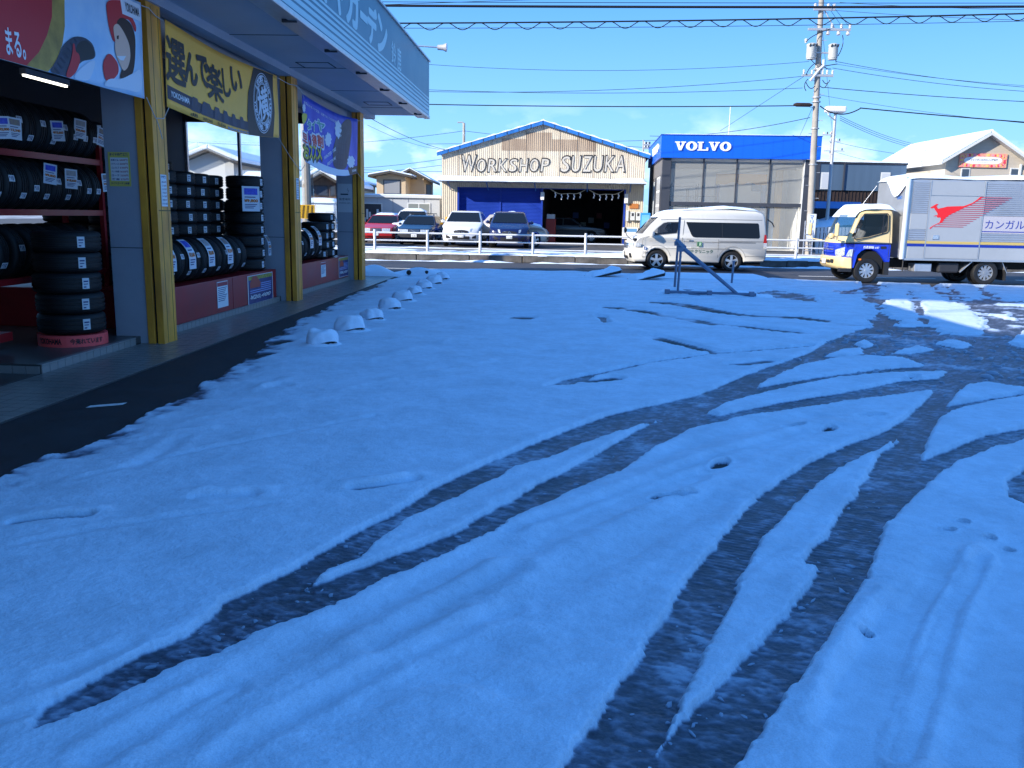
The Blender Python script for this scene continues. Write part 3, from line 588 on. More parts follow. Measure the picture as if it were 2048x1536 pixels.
# ---------------------------------------------------------------- banners
class Banner:
    def __init__(s, label, v0, v1, z0, z1, sag, mat, seed, n0=0.05, cat='banner'):
        s.v0, s.v1, s.z0, s.z1, s.sag, s.seed, s.n0 = v0, v1, z0, z1, sag, seed, n0
        s.root = thing('shop_banner', SB, SROT, label, cat)
        s.cloth = MB().grid(lambda u, t: s.pt(u, t, 0), 40, 14).build('cloth', mat, s.root, smooth=True)
        b = s.cloth.modifiers.new('t', 'SOLIDIFY'); b.thickness = 0.002; b.offset = -1 if False else 0
    def pt(s, u, t, off):
        n = s.n0 + 0.020*math.sin(u*5.0+s.seed)*(0.4+0.6*t) + 0.012*math.sin(u*9+t*3+s.seed*2) + 0.03*(1-t)*math.sin(PI*u)
        return (n+off, s.v0+(s.v1-s.v0)*u, s.z0+(s.z1-s.z0)*t - s.sag*math.sin(PI*u)*(0.55+0.45*(1-t)))
    def uv(s, px, py):
        v, z = SH(px, py, s.n0); u = (v-s.v0)/(s.v1-s.v0); t = 0.5
        for _ in range(6): t = (z + s.sag*math.sin(PI*min(1, max(0, u)))*(0.55+0.45*(1-t)) - s.z0)/(s.z1-s.z0)
        return u, t
    def warp(s, me, off):
        for v in me.vertices: v.co = s.pt(v.co.x, v.co.y, off + v.co.z)
        me.update(); return me
    def poly(s, name, uvs, mat, off=0.006):
        """flat print traced on the cloth; finely split so that it follows the folds"""
        bm = bmesh.new(); bm.faces.new([bm.verts.new((u, t, 0)) for u, t in uvs])
        bmesh.ops.triangulate(bm, faces=bm.faces[:])
        for k in range(1, 24):
            g = bm.verts[:]+bm.edges[:]+bm.faces[:]; bmesh.ops.bisect_plane(bm, geom=g, plane_co=(k/24, 0, 0), plane_no=(1, 0, 0))
        for k in range(1, 6):
            g = bm.verts[:]+bm.edges[:]+bm.faces[:]; bmesh.ops.bisect_plane(bm, geom=g, plane_co=(0, k/6, 0), plane_no=(0, 1, 0))
        me = bpy.data.meshes.new(name); bm.to_mesh(me); bm.free(); me.materials.append(mat); s.warp(me, off)
        return link(name, me, s.cloth)
    def px(s, name, pts, mat, off=0.006):
        q = [s.uv(*p) for p in pts]
        if len(q) > 5:
            for _ in range(2): q = [w for a, b in zip(q, q[1:]+q[:1]) for w in ((a[0]*.78+b[0]*.22, a[1]*.78+b[1]*.22), (a[0]*.22+b[0]*.78, a[1]*.22+b[1]*.78))]
        return s.poly(name, q, mat, off)
    def text(s, str_, u0, u1, t0, t1, mat, off=0.009, bold=0.02, rot=0.0, shear=0.0, name='print', thick=0.0):
        asp = (s.v1-s.v0)/(s.z1-s.z0)
        me = text_mesh(str_, 1, 1, mat, bold=bold, extrude=0, shear=shear, thick=thick)
        for v in me.vertices:
            x, y = v.co.x-0.5, v.co.y-0.5
            X_, Y_ = x*(u1-u0)*asp, y*(t1-t0)
            x2, y2 = X_*math.cos(rot)-Y_*math.sin(rot), X_*math.sin(rot)+Y_*math.cos(rot)
            v.co.x = (u0+u1)/2 + x2/asp; v.co.y = (t0+t1)/2 + y2
        return link(name, s.warp(me, off), s.cloth)
    def ell(s, cu, ct, ru, rt, n=40, a0=0, a1=2*PI): return [(cu+ru*math.cos(a0+(a1-a0)*i/n), ct+rt*math.sin(a0+(a1-a0)*i/n)) for i in range(n if a1-a0 > 6.28 else n+1)]
    def ring(s, name, cu, ct, ru, rt, k, mat, off):
        m = MB().grid(lambda i, j: (cu+ru*(k+(1-k)*j)*math.cos(2*PI*i), ct+rt*(k+(1-k)*j)*math.sin(2*PI*i), 0), 48, 2)
        return link(name, s.warp(m.mesh(name, mat), off), s.cloth)
    def string(s, pts): return MB().tube(pts, 0.006, 5).build('string', M('string', (0.45, 0.45, 0.45), 0.8), s.root)
BRED = M('banner red', '#c00f24', 0.5); BGOLD = M('banner gold', '#c9a24a', 0.5, col2='#8a6a22', scale=3); BSKY = M('banner sky', '#9cc7ea', 0.5, col2='#c5def2', scale=1.6)
BYEL = M('banner yellow', (0.97, 0.48, 0.06), 0.5, var=0.06, scale=1.5); BBLK = M('banner black', '#10131c', 0.5); BBLUE = M('banner blue', '#2338b8', 0.5, col2='#2c55d0', scale=2); BPALE = M('banner pale', '#cfdcea', 0.5)
BTYRE = M('banner tyre grey', '#39435c', 0.5, col2='#1c2336', scale=9); NAVY = M('banner navy', '#16203c', 0.5)
SKIN = M('print skin', '#e6bda6', 0.6); HAIR = M('print hair', '#3b2620', 0.6)
# 1: red and sky blue
b1 = Banner('red and sky blue winter tyre banner with a woman in a red hood', 5.75, 11.12, 3.06, 4.16, 0.02, BSKY, 1.0)
k1 = lambda l: [(x/3.841, y/3.841) for x, y in l]
def up(l):                      # continue a traced outline to the top and left edges of the cloth
    return l
uvr = [b1.uv(*p) for p in k1([(400, 0), (390, 130), (340, 270), (270, 400), (175, 500)])]
b1.poly('print', [(0, 0.004), (uvr[-1][0], 0.004)] + [(u, max(0.004, t)) for u, t in uvr[::-1]] + [(uvr[0][0]+0.002, 0.996), (0, 0.996)], BRED, 0.008)
uvg = [b1.uv(*p) for p in k1([(505, 0), (495, 200), (465, 340), (400, 480), (340, 552)])]
b1.poly('print', [(0.05, 0.002), (uvg[-1][0], 0.002)] + [(u, max(0.002, t)) for u, t in uvg[::-1]] + [(uvg[0][0]+0.001, 0.998), (0.05, 0.998)], BGOLD, 0.005)
for p in (k1([(345, 555), (400, 470), (470, 340), (560, 278), (650, 285), (715, 335), (735, 420), (715, 455), (600, 470), (525, 600), (430, 575)]),): b1.px('print', p, BTYRE, 0.008)
b1.px('print', k1([(590, 465), (565, 400), (590, 330), (650, 305), (700, 340), (722, 400), (715, 445), (650, 460)]), BBLK, 0.010)
for k in range(7): b1.px('print', k1([(380+k*28, 520-k*38), (392+k*28, 515-k*38), (430+k*26, 560-k*40), (420+k*26, 568-k*40)]), NAVY, 0.011)
b1.px('print', k1([(470, 585), (520, 470), (540, 400), (546, 332), (560, 336), (566, 400), (592, 412), (600, 470), (560, 555), (505, 602)]), M('print red', '#c81f2c', 0.5), 0.012)
b1.px('print', k1([(820, 0), (830, 120), (850, 240), (885, 340), (900, 260), (960, 140), (1000, 160), (1040, 260), (1045, 200), (1000, 110), (960, 40), (940, 0)]), M('print red',), 0.008)
b1.px('print', k1([(780, 490), (840, 395), (910, 480), (915, 560), (870, 610), (800, 630)]), M('print red',), 0.009)
b1.px('print', k1([(890, 180), (930, 125), (1000, 170), (1040, 280), (1040, 480), (1020, 580), (950, 640), (915, 600), (960, 480)]), HAIR, 0.010)
b1.px('print', k1([(872, 200), (905, 175), (950, 240), (995, 340), (1005, 440), (985, 520), (950, 550), (925, 500), (895, 430), (885, 370), (890, 320), (880, 270)]), SKIN, 0.012)
b1.px('print', k1([(898, 430), (968, 430), (950, 465), (925, 462)]), WHITE, 0.014)
b1.px('print', k1([(898, 275), (915, 272), (912, 302), (900, 300)]), HAIR, 0.014)
b1.px('print', k1([(770, 660), (830, 600), (930, 610), (1030, 560), (1085, 520), (1100, 720), (930, 680)]), BPALE, 0.0115)
b1.px('print', k1([(525, 605), (600, 520), (700, 460), (730, 470), (700, 560), (660, 625)]), BPALE, 0.0085)
u0, t0 = b1.uv(*k1([(20, 420)])[0]); u1, t1 = b1.uv(*k1([(158, 330)])[0]); b1.text('まる。', u0, u1, min(t0, t1), max(t0, t1)+0.08, WHITE, 0.0115)
u0, t0 = b1.uv(*k1([(960, 95)])[0]); u1, t1 = b1.uv(*k1([(1058, 60)])[0]); b1.text('YOKOHAMA', u0, u1, 0.84, 0.93, BBLK, 0.0115)
b1.poly('print', [(u0-0.012, 0.80), (u1+0.006, 0.80), (u1+0.006, 0.97), (u0-0.02, 0.97)], WHITE, 0.0095)
b1.string([(0.06, 11.12, 4.13), (0.07, 11.30, 4.14), (0.04, 11.55, 4.10), (0.06, 11.75, 4.08)])
b1.string([(0.06, 11.12, 3.08), (0.05, 11.36, 2.86), (0.05, 11.60, 2.88), (0.06, 11.74, 3.03)]); b1.string([(0.05, 11.38, 2.86), (0.06, 11.45, 2.72), (0.06, 11.5, 2.62)])
# 2: yellow
b2 = Banner('yellow tyre banner with bold black lettering and a round white emblem', 11.72, 16.25, 3.04, 4.10, 0.10, BYEL, 2.2)
k2 = lambda l: [(320+x/6.679, 60+y/6.679) for x, y in l]
def bt(b, k, s, x0, y0, x1, y1, dt, mat=None, **kw):
    (ua, ta), (ub, tb) = b.uv(*k([(x0, y0)])[0]), b.uv(*k([(x1, y1)])[0])
    tc_ = (ta+tb)/2; b.text(s, ua, ub, tc_-dt/2, tc_+dt/2, mat or BBLK, **kw)
bt(b2, k2, '選', 65, 380, 310, 470, 0.50, bold=0.0, thick=0.028); bt(b2, k2, 'ん', 305, 470, 470, 560, 0.36, bold=0.0, thick=0.05); bt(b2, k2, 'で', 478, 500, 630, 590, 0.36, bold=0.0, thick=0.05)
bt(b2, k2, '楽', 610, 650, 830, 760, 0.45, bold=0.0, thick=0.028); bt(b2, k2, 'し', 845, 690, 945, 740, 0.34, bold=0.0, thick=0.04); bt(b2, k2, 'い', 960, 640, 1095, 700, 0.30, bold=0.0, thick=0.04)
b2.poly('print', [(0.004, 0.10), (0.68, 0.055), (0.68, 0.185), (0.30, 0.19), (0.19, 0.22), (0.16, 0.24), (0.004, 0.26)], NAVY, 0.006)
b2.text('YOKOHAMA', 0.025, 0.145, 0.14, 0.21, WHITE, 0.009, bold=0.02, shear=0.1)
for i, (u, w) in enumerate(((0.185, 0.03), (0.27, 0.045), (0.355, 0.03), (0.43, 0.028), (0.51, 0.022), (0.59, 0.022))):
    b2.poly('print', [(u-w, 0.08), (u+w, 0.075), (u+w*0.9, 0.18), (u+w*0.5, 0.25-i*0.004), (u-w*0.5, 0.255-i*0.004), (u-w*0.9, 0.19)], BTYRE, 0.009)
for s_, a, b_ in (('dB', 0.15, 0.20), ('NEOVA', 0.24, 0.31), ('FLEVA', 0.35, 0.42)): b2.text(s_, a, b_, 0.012, 0.055, BBLK, 0.009, bold=0.01, shear=0.15)
b2.text('BluEarth BluEarth RV', 0.44, 0.66, 0.012, 0.045, M('print azure', '#3a8fd0', 0.5), 0.009, bold=0.01, shear=0.15)
cu, ct, ru, rt = 0.815, 0.50, 0.098, 0.45
b2.poly('print', [(max(0.0, u), min(0.998, max(0.002, t))) for u, t in [(0.655, 0.003), (0.65, 0.25), (0.67, 0.60), (0.73, 0.99), (0.945, 0.99), (0.935, 0.75), (0.945, 0.4), (0.925, 0.003)]], BBLK, 0.007)
b2.ring('print', cu, ct, ru, rt, 0.975, BPALE, 0.010); b2.ring('print', cu, ct, ru*0.93, rt*0.93, 0.97, BPALE, 0.010)
b2.ring('print', cu, ct, ru*0.70, rt*0.70, 0.96, BPALE, 0.010); b2.ring('print', cu, ct, ru*0.655, rt*0.655, 0.96, BPALE, 0.010)
b2.text('横', cu-0.052, cu+0.052, ct-0.235, ct+0.235, BPALE, 0.011, bold=0.0, thick=0.025, rot=0.25)
asp2 = (16.25-11.72)/1.06
def arc_text(b, s, a0, a1, flip):
    for i, ch in enumerate(s):
        if ch == ' ': continue
        a = a0+(a1-a0)*(i/(len(s)-1)); u = cu+ru*0.815*math.cos(a); t = ct+rt*0.815*math.sin(a)
        tang = math.atan2(rt*math.cos(a), -ru*asp2*math.sin(a)) + (PI if not flip else 0)
        b.text(ch, u-0.009, u+0.009, t-0.045, t+0.045, BPALE, 0.011, bold=0.02, rot=tang)
arc_text(b2, "Let's Have Fun!", R(140), R(-25), False); arc_text(b2, 'YOKOHAMA TIRE', R(182), R(318), True)
b2.string([(0.06, 16.25, 4.07), (0.08, 16.9, 4.05), (0.07, 17.45, 4.10), (0.06, 17.75, 4.05), (0.06, 17.92, 3.93)])
b2.string([(0.06, 16.2, 3.05), (0.06, 16.9, 2.75), (0.05, 17.6, 2.52), (0.05, 17.9, 2.66)])
# 3: blue
b3 = Banner('blue winter tyre festival banner with red and yellow lettering and clouds', 17.92, 22.55, 2.72, 4.02, 0.16, BBLUE, 4.1)
k3 = lambda l: [(595+x/8.087, 180+y/8.087) for x, y in l]
b3.poly('print', [(0.0, 0.004), (0.80, 0.004), (0.74, 0.10), (0.0, 0.12)], BPALE, 0.006)
b3.poly('print', [(0.78, 0.004), (0.996, 0.004), (0.996, 0.14), (0.74, 0.14)], BBLK, 0.0075); b3.text('YOKOHAMA', 0.84, 0.96, 0.045, 0.09, WHITE, 0.0105, bold=0.02)
b3.px('print', k3([(560, 1275), (545, 1050), (560, 900), (620, 700), (720, 520), (800, 460), (860, 500), (865, 700), (840, 900), (800, 1100), (760, 1280)]), BTYRE, 0.007)
b3.px('print', k3([(740, 1160), (740, 900), (790, 760), (830, 700), (845, 800), (820, 1000), (780, 1130)]), NAVY, 0.010)
for k in range(8): b3.px('print', k3([(570+k*14, 1180-k*82), (700+k*10, 1215-k*84), (702+k*10, 1225-k*84), (568+k*14, 1192-k*82)]), NAVY, 0.010)
for x in (620, 660, 700): b3.px('print', k3([(x-20, 1270), (x-14, 1270), (x+40, 760), (x+110, 600), (x+104, 596), (x+30, 760)]), NAVY, 0.0105)
def puff(cx, cy, w, h, seed):
    n = 26; b3.px('print', k3([(cx+w*math.cos(2*PI*i/n)*(1+0.22*math.sin(i*2.4+seed)), cy+h*math.sin(2*PI*i/n)*(1+0.18*math.cos(i*1.9+seed))) for i in range(n)]), BPALE, 0.009)
puff(640, 640, 55, 140, 0); puff(480, 800, 45, 110, 2); puff(850, 1160, 70, 95, 4); puff(120, 290, 25, 70, 1)
RED3 = M('print scarlet', '#c9302c', 0.5); YEL3 = M('print lemon', '#c9bf3a', 0.5); TEA3 = M('print teal', '#2f9a9c', 0.5)
for s_, x0, y0, x1, y1, dt, m_ in (('タ', 165, 560, 235, 570, 0.16, TEA3), ('イ', 240, 560, 300, 575, 0.16, TEA3), ('ヤ', 310, 570, 430, 590, 0.16, TEA3)):
    bt(b3, k3, s_, x0, y0, x1, y1, dt, BPALE, bold=0.0, thick=0.10, off=0.008); bt(b3, k3, s_, x0+6, y0, x1-6, y1, dt*0.9, m_, bold=0.0, thick=0.04, off=0.011)
for s_, x0, x1 in (('早', 80, 165), ('い', 165, 235), ('得', 235, 320), ('割', 320, 415)):
    yb = 800+0.1*(x0-80); bt(b3, k3, s_, x0, yb, x1, yb+10, 0.20, BPALE, bold=0.0, thick=0.10, off=0.008); bt(b3, k3, s_, x0+6, yb, x1-6, yb+10, 0.17, RED3, bold=0.0, thick=0.04, off=0.011)
for s_, x0, x1 in (('お', 85, 180), ('ス', 180, 250), ('ス', 250, 310), ('メ', 310, 390)):
    yb = 1000+0.1*(x0-80); bt(b3, k3, s_, x0, yb, x1, yb+10, 0.24, BBLK, bold=0.0, thick=0.11, off=0.008); bt(b3, k3, s_, x0+6, yb, x1-6, yb+10, 0.20, YEL3, bold=0.0, thick=0.04, off=0.011)
bt(b3, k3, 'WINTER TIRE', 415, 1060, 595, 990, 0.055, BPALE, rot=0.30, bold=0.02); bt(b3, k3, 'FESTIVAL', 465, 1180, 595, 1110, 0.05, BPALE, rot=0.30, bold=0.02)
bt(b3, k3, 'お早めのタイヤ交換・点検でゆとりある冬支度を', 120, 260, 640, 470, 0.045, BPALE, bold=0.01, rot=-0.02)
b3.px('print', k3([(85, 375), (175, 380), (165, 480), (125, 540), (105, 570), (82, 500)]), YEL3, 0.008)
b3.string([(0.06, 22.55, 3.98), (0.06, 22.9, 4.02), (0.05, 23.2, 4.05)]); b3.string([(0.06, 22.5, 2.72), (0.06, 22.9, 2.62), (0.05, 23.3, 2.55)])
b3.string([(0.05, 17.4, 4.1), (0.06, 17.7, 4.04), (0.06, 17.93, 4.0)])
# price lists and notices on piers and posts
PAPER = M('paper', (0.72, 0.74, 0.76), 0.7); PYEL = M('paper yellow', (0.62, 0.55, 0.12), 0.7); PBLUE = M('ink blue', '#22306a', 0.7); PRED = M('ink red', '#a02a2a', 0.7); PORG = M('ink orange', '#c06a1a', 0.7)
def price_list(name, label, o, r, u, w, h, back, rows):
    t_ = thing(name, SW(*o), SROT, label, 'notice')
    t_.matrix_world = Matrix.Translation(SW(*o)) @ Matrix.Rotation(SROT, 4, 'Z') @ frame((0, 0, 0), r, u)
    box('sheet', 0, w, 0, h, 0, 0.003, back, t_)
    box('panel', w*0.1, w*0.92, h*0.16, h*0.84, 0.003, 0.004, PAPER, t_)
    link('heading', text_mesh('タイヤ作業工賃', w*0.86, h*0.085, PBLUE, bold=0.03, extrude=0), t_).location = (w*0.07, h*0.885, 0.0042)
    link('heading', text_mesh('タイヤガーデン鈴鹿', w*0.86, h*0.07, PBLUE, bold=0.02, extrude=0), t_).location = (w*0.07, h*0.05, 0.0042)
    for i, (a, p) in enumerate(rows):
        y = h*(0.74 - 0.565*i/(len(rows)-1))
        link('row', text_mesh(a, w*0.36, h*0.06, PBLUE, bold=0.015, extrude=0), t_).location = (w*0.13, y, 0.0046)
        link('row', text_mesh(p, w*0.36, h*0.06, PRED, bold=0.015, extrude=0), t_).location = (w*0.53, y, 0.0046)
ROWS = (('脱着工賃', '660円'), ('バランス', '660円'), ('ゴムバルブ', '330円'), ('パンク修理', '1650円'), ('ローテ', '2200円'), ('廃棄', '275円'))
price_list('price_list', 'yellow edged price list on the pale pier beside the tyre rack', (-0.585, 11.345, 2.02), (1, 0, 0), (0, 0, 1), 0.28, 0.42, PYEL, ROWS)
price_list('price_list', 'narrow price list stuck on the yellow post beside the rack', (0.0225, 11.46, 1.78), (0, 1, 0), (0, 0, 1), 0.17, 0.40, PAPER, ROWS)
price_list('price_list', 'narrow price list stuck on the yellow post between two tyre bays', (0.0225, 17.36, 1.98), (0, 1, 0), (0, 0, 1), 0.17, 0.40, PAPER, ROWS)
ns = thing('smoking_area_sign', SW(-0.60, 23.065, 1.75), SROT, 'pale smoking area sign on the end pier of the shop', 'sign')
box('panel', 0, 0.38, -0.008, 0, 0, 0.72, M('sign pale', (0.55, 0.57, 0.6), 0.6), ns); box('cigarette', 0.08, 0.28, -0.011, -0.008, 0.44, 0.47, NAVY, ns)
MB().tube([(0.27, -0.010, 0.5), (0.30, -0.010, 0.54), (0.25, -0.010, 0.57), (0.28, -0.010, 0.61)], 0.006, 5).build('smoke', NAVY, ns)
link('lettering', text_mesh('喫煙場所', 0.3, 0.06, NAVY, extrude=0), ns, mw=frame((0.04, -0.0095, 0.30), (1, 0, 0), (0, 0, 1)))
link('lettering', text_mesh('SMOKING AREA', 0.3, 0.03, NAVY, extrude=0), ns, mw=frame((0.04, -0.0095, 0.22), (1, 0, 0), (0, 0, 1)))
# ================================================================ tyres, racks, price cards
RUB = M('tyre rubber', (0.006, 0.006, 0.007), 0.6, var=0.3, scale=6, bump=0.15, bscale=90)
STK = M('tyre sticker', (0.58, 0.60, 0.62), 0.5)
def tyre_mesh(Rr=0.33, W=0.215, n=30):
    h = W/2; p = [(Rr*0.60, -h*0.62), (Rr*0.63, -h*0.86), (Rr*0.78, -h), (Rr*0.90, -h*0.93), (Rr*0.965, -h*0.80), (Rr*0.99, -h*0.62)]
    for g in (-0.42, 0.0, 0.42): p += [(Rr, h*(g-0.09)), (Rr*0.972, h*(g-0.07)), (Rr*0.972, h*(g+0.07)), (Rr, h*(g+0.09))]
    p += [(Rr*0.99, h*0.62), (Rr*0.965, h*0.80), (Rr*0.90, h*0.93), (Rr*0.78, h), (Rr*0.63, h*0.86), (Rr*0.60, h*0.62)]
    return MB().lathe(p, n).mesh('tyre', RUB, True)
TYM = tyre_mesh()
def sticker_mesh():
    m = MB(); Rr = 0.333; w = 0.075; m.grid(lambda u, v: (Rr*math.cos((u-.5)*w/Rr), Rr*math.sin((u-.5)*w/Rr), (v-.5)*0.11), 3, 1); return m.mesh('sticker', STK)
STM = sticker_mesh()
INKM = MB().box(0.3345, 0.3352, -0.025, 0.025, 0.015, 0.028).box(0.3345, 0.3352, -0.025, 0.02, -0.01, -0.002).box(0.3345, 0.3352, -0.025, 0.0, -0.042, -0.03).mesh('sticker_print', PBLUE)
def tyre(n, v, z, axis, ang, label, group, s=1.0, sticker=True, ang2=None):
    """axis 'z' lies flat, 'v' stands with its tread to the lot; ang turns the sticker"""
    o = link('tyre', TYM, None, label=label, cat='tyre', group=group)
    A = Matrix.Rotation(ang, 4, 'Z')
    if axis == 'v': A = Matrix.Rotation(-PI/2, 4, 'X') @ Matrix.Rotation(ang, 4, 'Z')
    o.matrix_world = Matrix.Translation(SW(n, v, z)) @ Matrix.Rotation(SROT, 4, 'Z') @ A @ Matrix.Scale(s, 4)
    if sticker:
        st_ = link('sticker', STM, o); link('print', INKM, st_)
        if axis == 'v': st_.matrix_basis = Matrix.Rotation(0, 4, 'X')
    return o
CARD = M('price card', (0.58, 0.62, 0.68), 0.35); CARDS = [M('card photo mauve', '#7d6a80', 0.5, col2='#9a8a6a', scale=30), M('card photo blue', '#2a3aa8', 0.5, col2='#4a5ad0', scale=25), M('card photo grey', '#8a8890', 0.5, col2='#b0a8a0', scale=30)]
PRICES = ['¥12,340', '¥15,660', '¥20,400', '¥32,340', '¥9,800', '¥18,650', '¥37,200', '¥42,000', '¥74,400', '¥50,000', '¥44,800', '¥24,600']
_cc = [0]
def price_card(pos, wrap, w, h, label, ang=0.0, Rr=0.34, tilt=0.0):
    """card on a tyre: wrapped over the tread (wrap = start angle above the horizon) or flat; faces local +x"""
    i = _cc[0]; _cc[0] += 1
    t_ = thing('price_card', (0, 0, 0), 0, label, 'price card')
    t_.matrix_world = Matrix.Translation(SW(*pos)) @ Matrix.Rotation(SROT + ang, 4, 'Z') @ Matrix.Rotation(tilt, 4, 'X')
    def P(u, t, off):
        if wrap is None: return (off, (u-.5)*w, (t-.5)*h)
        a = wrap - (1-t)*h/Rr; a = max(a, -0.12)
        return ((Rr+off)*math.cos(a) - Rr, (u-.5)*w, (Rr+off)*math.sin(a) - max(0, (1-t)*h - (wrap+0.12)*Rr))
    MB().grid(lambda u, t: P(u, t, 0.004), 2, 10).build('sheet', CARD, t_)
    MB().grid(lambda u, t: P(0.12+0.76*u, 0.66+0.26*t, 0.0065), 2, 4).build('picture', CARDS[i % 3], t_)
    me = text_mesh(PRICES[i % len(PRICES)], 1, 1, PORG, bold=0.05, extrude=0)
    for v in me.vertices: v.co = P(0.10+0.80*v.co.x, 0.34+0.15*v.co.y, 0.0075)
    link('price', me, t_)
    for k in range(3): MB().grid(lambda u, t: P(0.14+(0.7-0.1*k)*u, 0.26-0.07*k+0.03*t, 0.0065), 1, 2).build('small_print', PBLUE, t_)
    MB().grid(lambda u, t: P(0.14+0.62*u, 0.55+0.035*t, 0.0065), 1, 2).build('small_print', PBLUE, t_)
    return t_
# red plinths
def plinth(v0, v1, cuts, label, dep=2.1):
    t_ = thing('display_plinth', SW(-0.33, v0, 0.108), SROT, label, 'plinth')
    xs = [v0] + cuts + [v1]
    for a, b in zip(xs[:-1], xs[1:]): box('panel', -dep, 0, a-v0+0.004, b-v0-0.004, 0.0, 0.54, SREF, t_, bevel=0.008)
    return t_
plinth(12.0, 17.05, [14.75], 'long red steel plinth under the tallest tyre stacks', 3.0); plinth(18.2, 23.0, [], 'red steel plinth in the end bay of the tyre shop', 2.6)
PT = 0.655
ORD = ['first', 'second', 'third', 'fourth', 'fifth', 'sixth', 'seventh', 'eighth', 'ninth', 'tenth', 'eleventh', 'twelfth', 'thirteenth', 'fourteenth', 'fifteenth']
G1, G2_, G3 = 'tyres in the rack behind the banded stack', 'tyres on the long red plinth', 'tyres on the end bay plinth'
UPL = 'upright black tyre in the front row on the long red plinth'
for k in range(12): tyre(-0.70, 12.35+0.29*k, PT+0.328, 'v', 0.55 if k % 2 else -0.25, 'upright tyre on the long red plinth, %s from the yellow post' % ORD[k], G2_)
CLR = ['mauve topped price card curved over an upright tyre beside the yellow post', 'blue topped price card curved over an upright tyre', 'grey topped price card curved over an upright tyre']
for v, lab, pr in ((12.55, 'price card half hidden by the yellow post beside the plinth', 0), (13.24, CLR[0], 0), (13.98, CLR[1], 1), (14.78, CLR[2], 2)):
    price_card((-0.36, v, PT+0.34), 1.1, 0.25, 0.50, lab)
FL = 'black tyre lying flat in a tall stack behind the upright row'
for si, (v, n, k0) in enumerate(((12.95, -1.40, 9), (13.66, -1.42, 9), (14.36, -1.40, 8), (15.06, -1.38, 8), (15.76, -1.40, 8))):
    for k in range(k0): tyre(n+random.uniform(-.02, .02), v+random.uniform(-.02, .02), PT+0.108+k*0.214, 'z', -0.45+random.uniform(-.12, .12), '%s tyre up in the %s flat stack behind the upright row' % (ORD[k], ORD[si]), G2_)
for si, (v, n, k0) in enumerate(((13.6, -2.1, 11), (14.35, -2.08, 11), (15.1, -2.1, 10), (15.85, -2.1, 9), (16.6, -2.1, 8))):
    for k in range(k0): tyre(n, v+random.uniform(-.02, .02), PT+0.108+k*0.214, 'z', -0.40+random.uniform(-.12, .12), '%s tyre up in the %s rearmost stack by the end window' % (ORD[k], ORD[si]), G2_)
for k in range(8): tyre(-0.72+random.uniform(-.02, .02), 16.55+random.uniform(-.02, .02), PT+0.108+k*0.214, 'z', -0.2+random.uniform(-.1, .1), '%s tyre up in the flat stack against the pier' % ORD[k], G2_, s=1.03)
for k in range(8): tyre(-1.42, 16.46, PT+0.108+k*0.214, 'z', -0.5, '%s tyre up in the flat stack behind the pier stack' % ORD[k], G2_)
for si, v in enumerate((14.2, 14.93, 15.66, 16.4)):
    for k in range(9): tyre(-2.82, v, PT+0.108+k*0.214, 'z', -0.3, '%s tyre up in the %s stack by the back windows' % (ORD[k], ORD[si]), G2_)
price_card((-0.42, 16.05, PT+1.30), None, 0.34, 0.44, 'large pale price card on the stack against the pier', ang=-0.75)
price_card((-0.55, 15.85, PT+0.42), 0.6, 0.22, 0.48, 'price card seen edge on beside the flat stack', ang=0.5)
price_card((-0.37, 16.85, PT+0.42), 0.7, 0.24, 0.40, 'price card leaning out from the stack against the pier', ang=0.1)
# end bay
for k in range(8): tyre(-0.72, 18.55+0.30*k, PT+0.328, 'v', 0.5 if k % 2 else -0.3, 'upright tyre in the end bay, %s from the middle post' % ORD[k], G3)
for si, (v, n, k0) in enumerate(((19.0, -1.45, 4), (19.75, -1.45, 4), (20.5, -1.45, 5), (21.25, -1.42, 5), (21.18, -0.70, 4), (21.92, -0.74, 5))):
    for k in range(k0): tyre(n+random.uniform(-.03, .03), v, PT+0.108+k*0.214, 'z', -0.35+random.uniform(-.15, .15), '%s tyre up in the %s low stack of the end bay' % (ORD[k], ORD[si]), G3)
for si, v in enumerate((20.3, 21.0, 21.7, 22.4)):
    for k in range(8 if si else 6): tyre(-2.25, v, PT+0.108+k*0.214, 'z', -0.3, '%s tyre up in the %s tall stack behind the end bay' % (ORD[k], ORD[si]), G3)
price_card((-0.37, 18.72, PT+0.30), 0.5, 0.34, 0.40, 'wide price card low on the end bay tyres beside the post')
price_card((-0.37, 19.75, PT+0.42), 1.1, 0.26, 0.50, 'price card curved over an upright tyre in the end bay')
price_card((-0.37, 20.45, PT+0.46), 1.1, 0.26, 0.50, 'second curved price card of the end bay beside flat stacks')
price_card((-0.38, 21.4, PT+0.62), 0.7, 0.20, 0.42, 'crumpled silvery price card on the end bay stack', ang=0.4)
price_card((-0.40, 22.15, PT+0.80), 0.7, 0.24, 0.36, 'price card leaning out from the last tyre stack', ang=0.1)
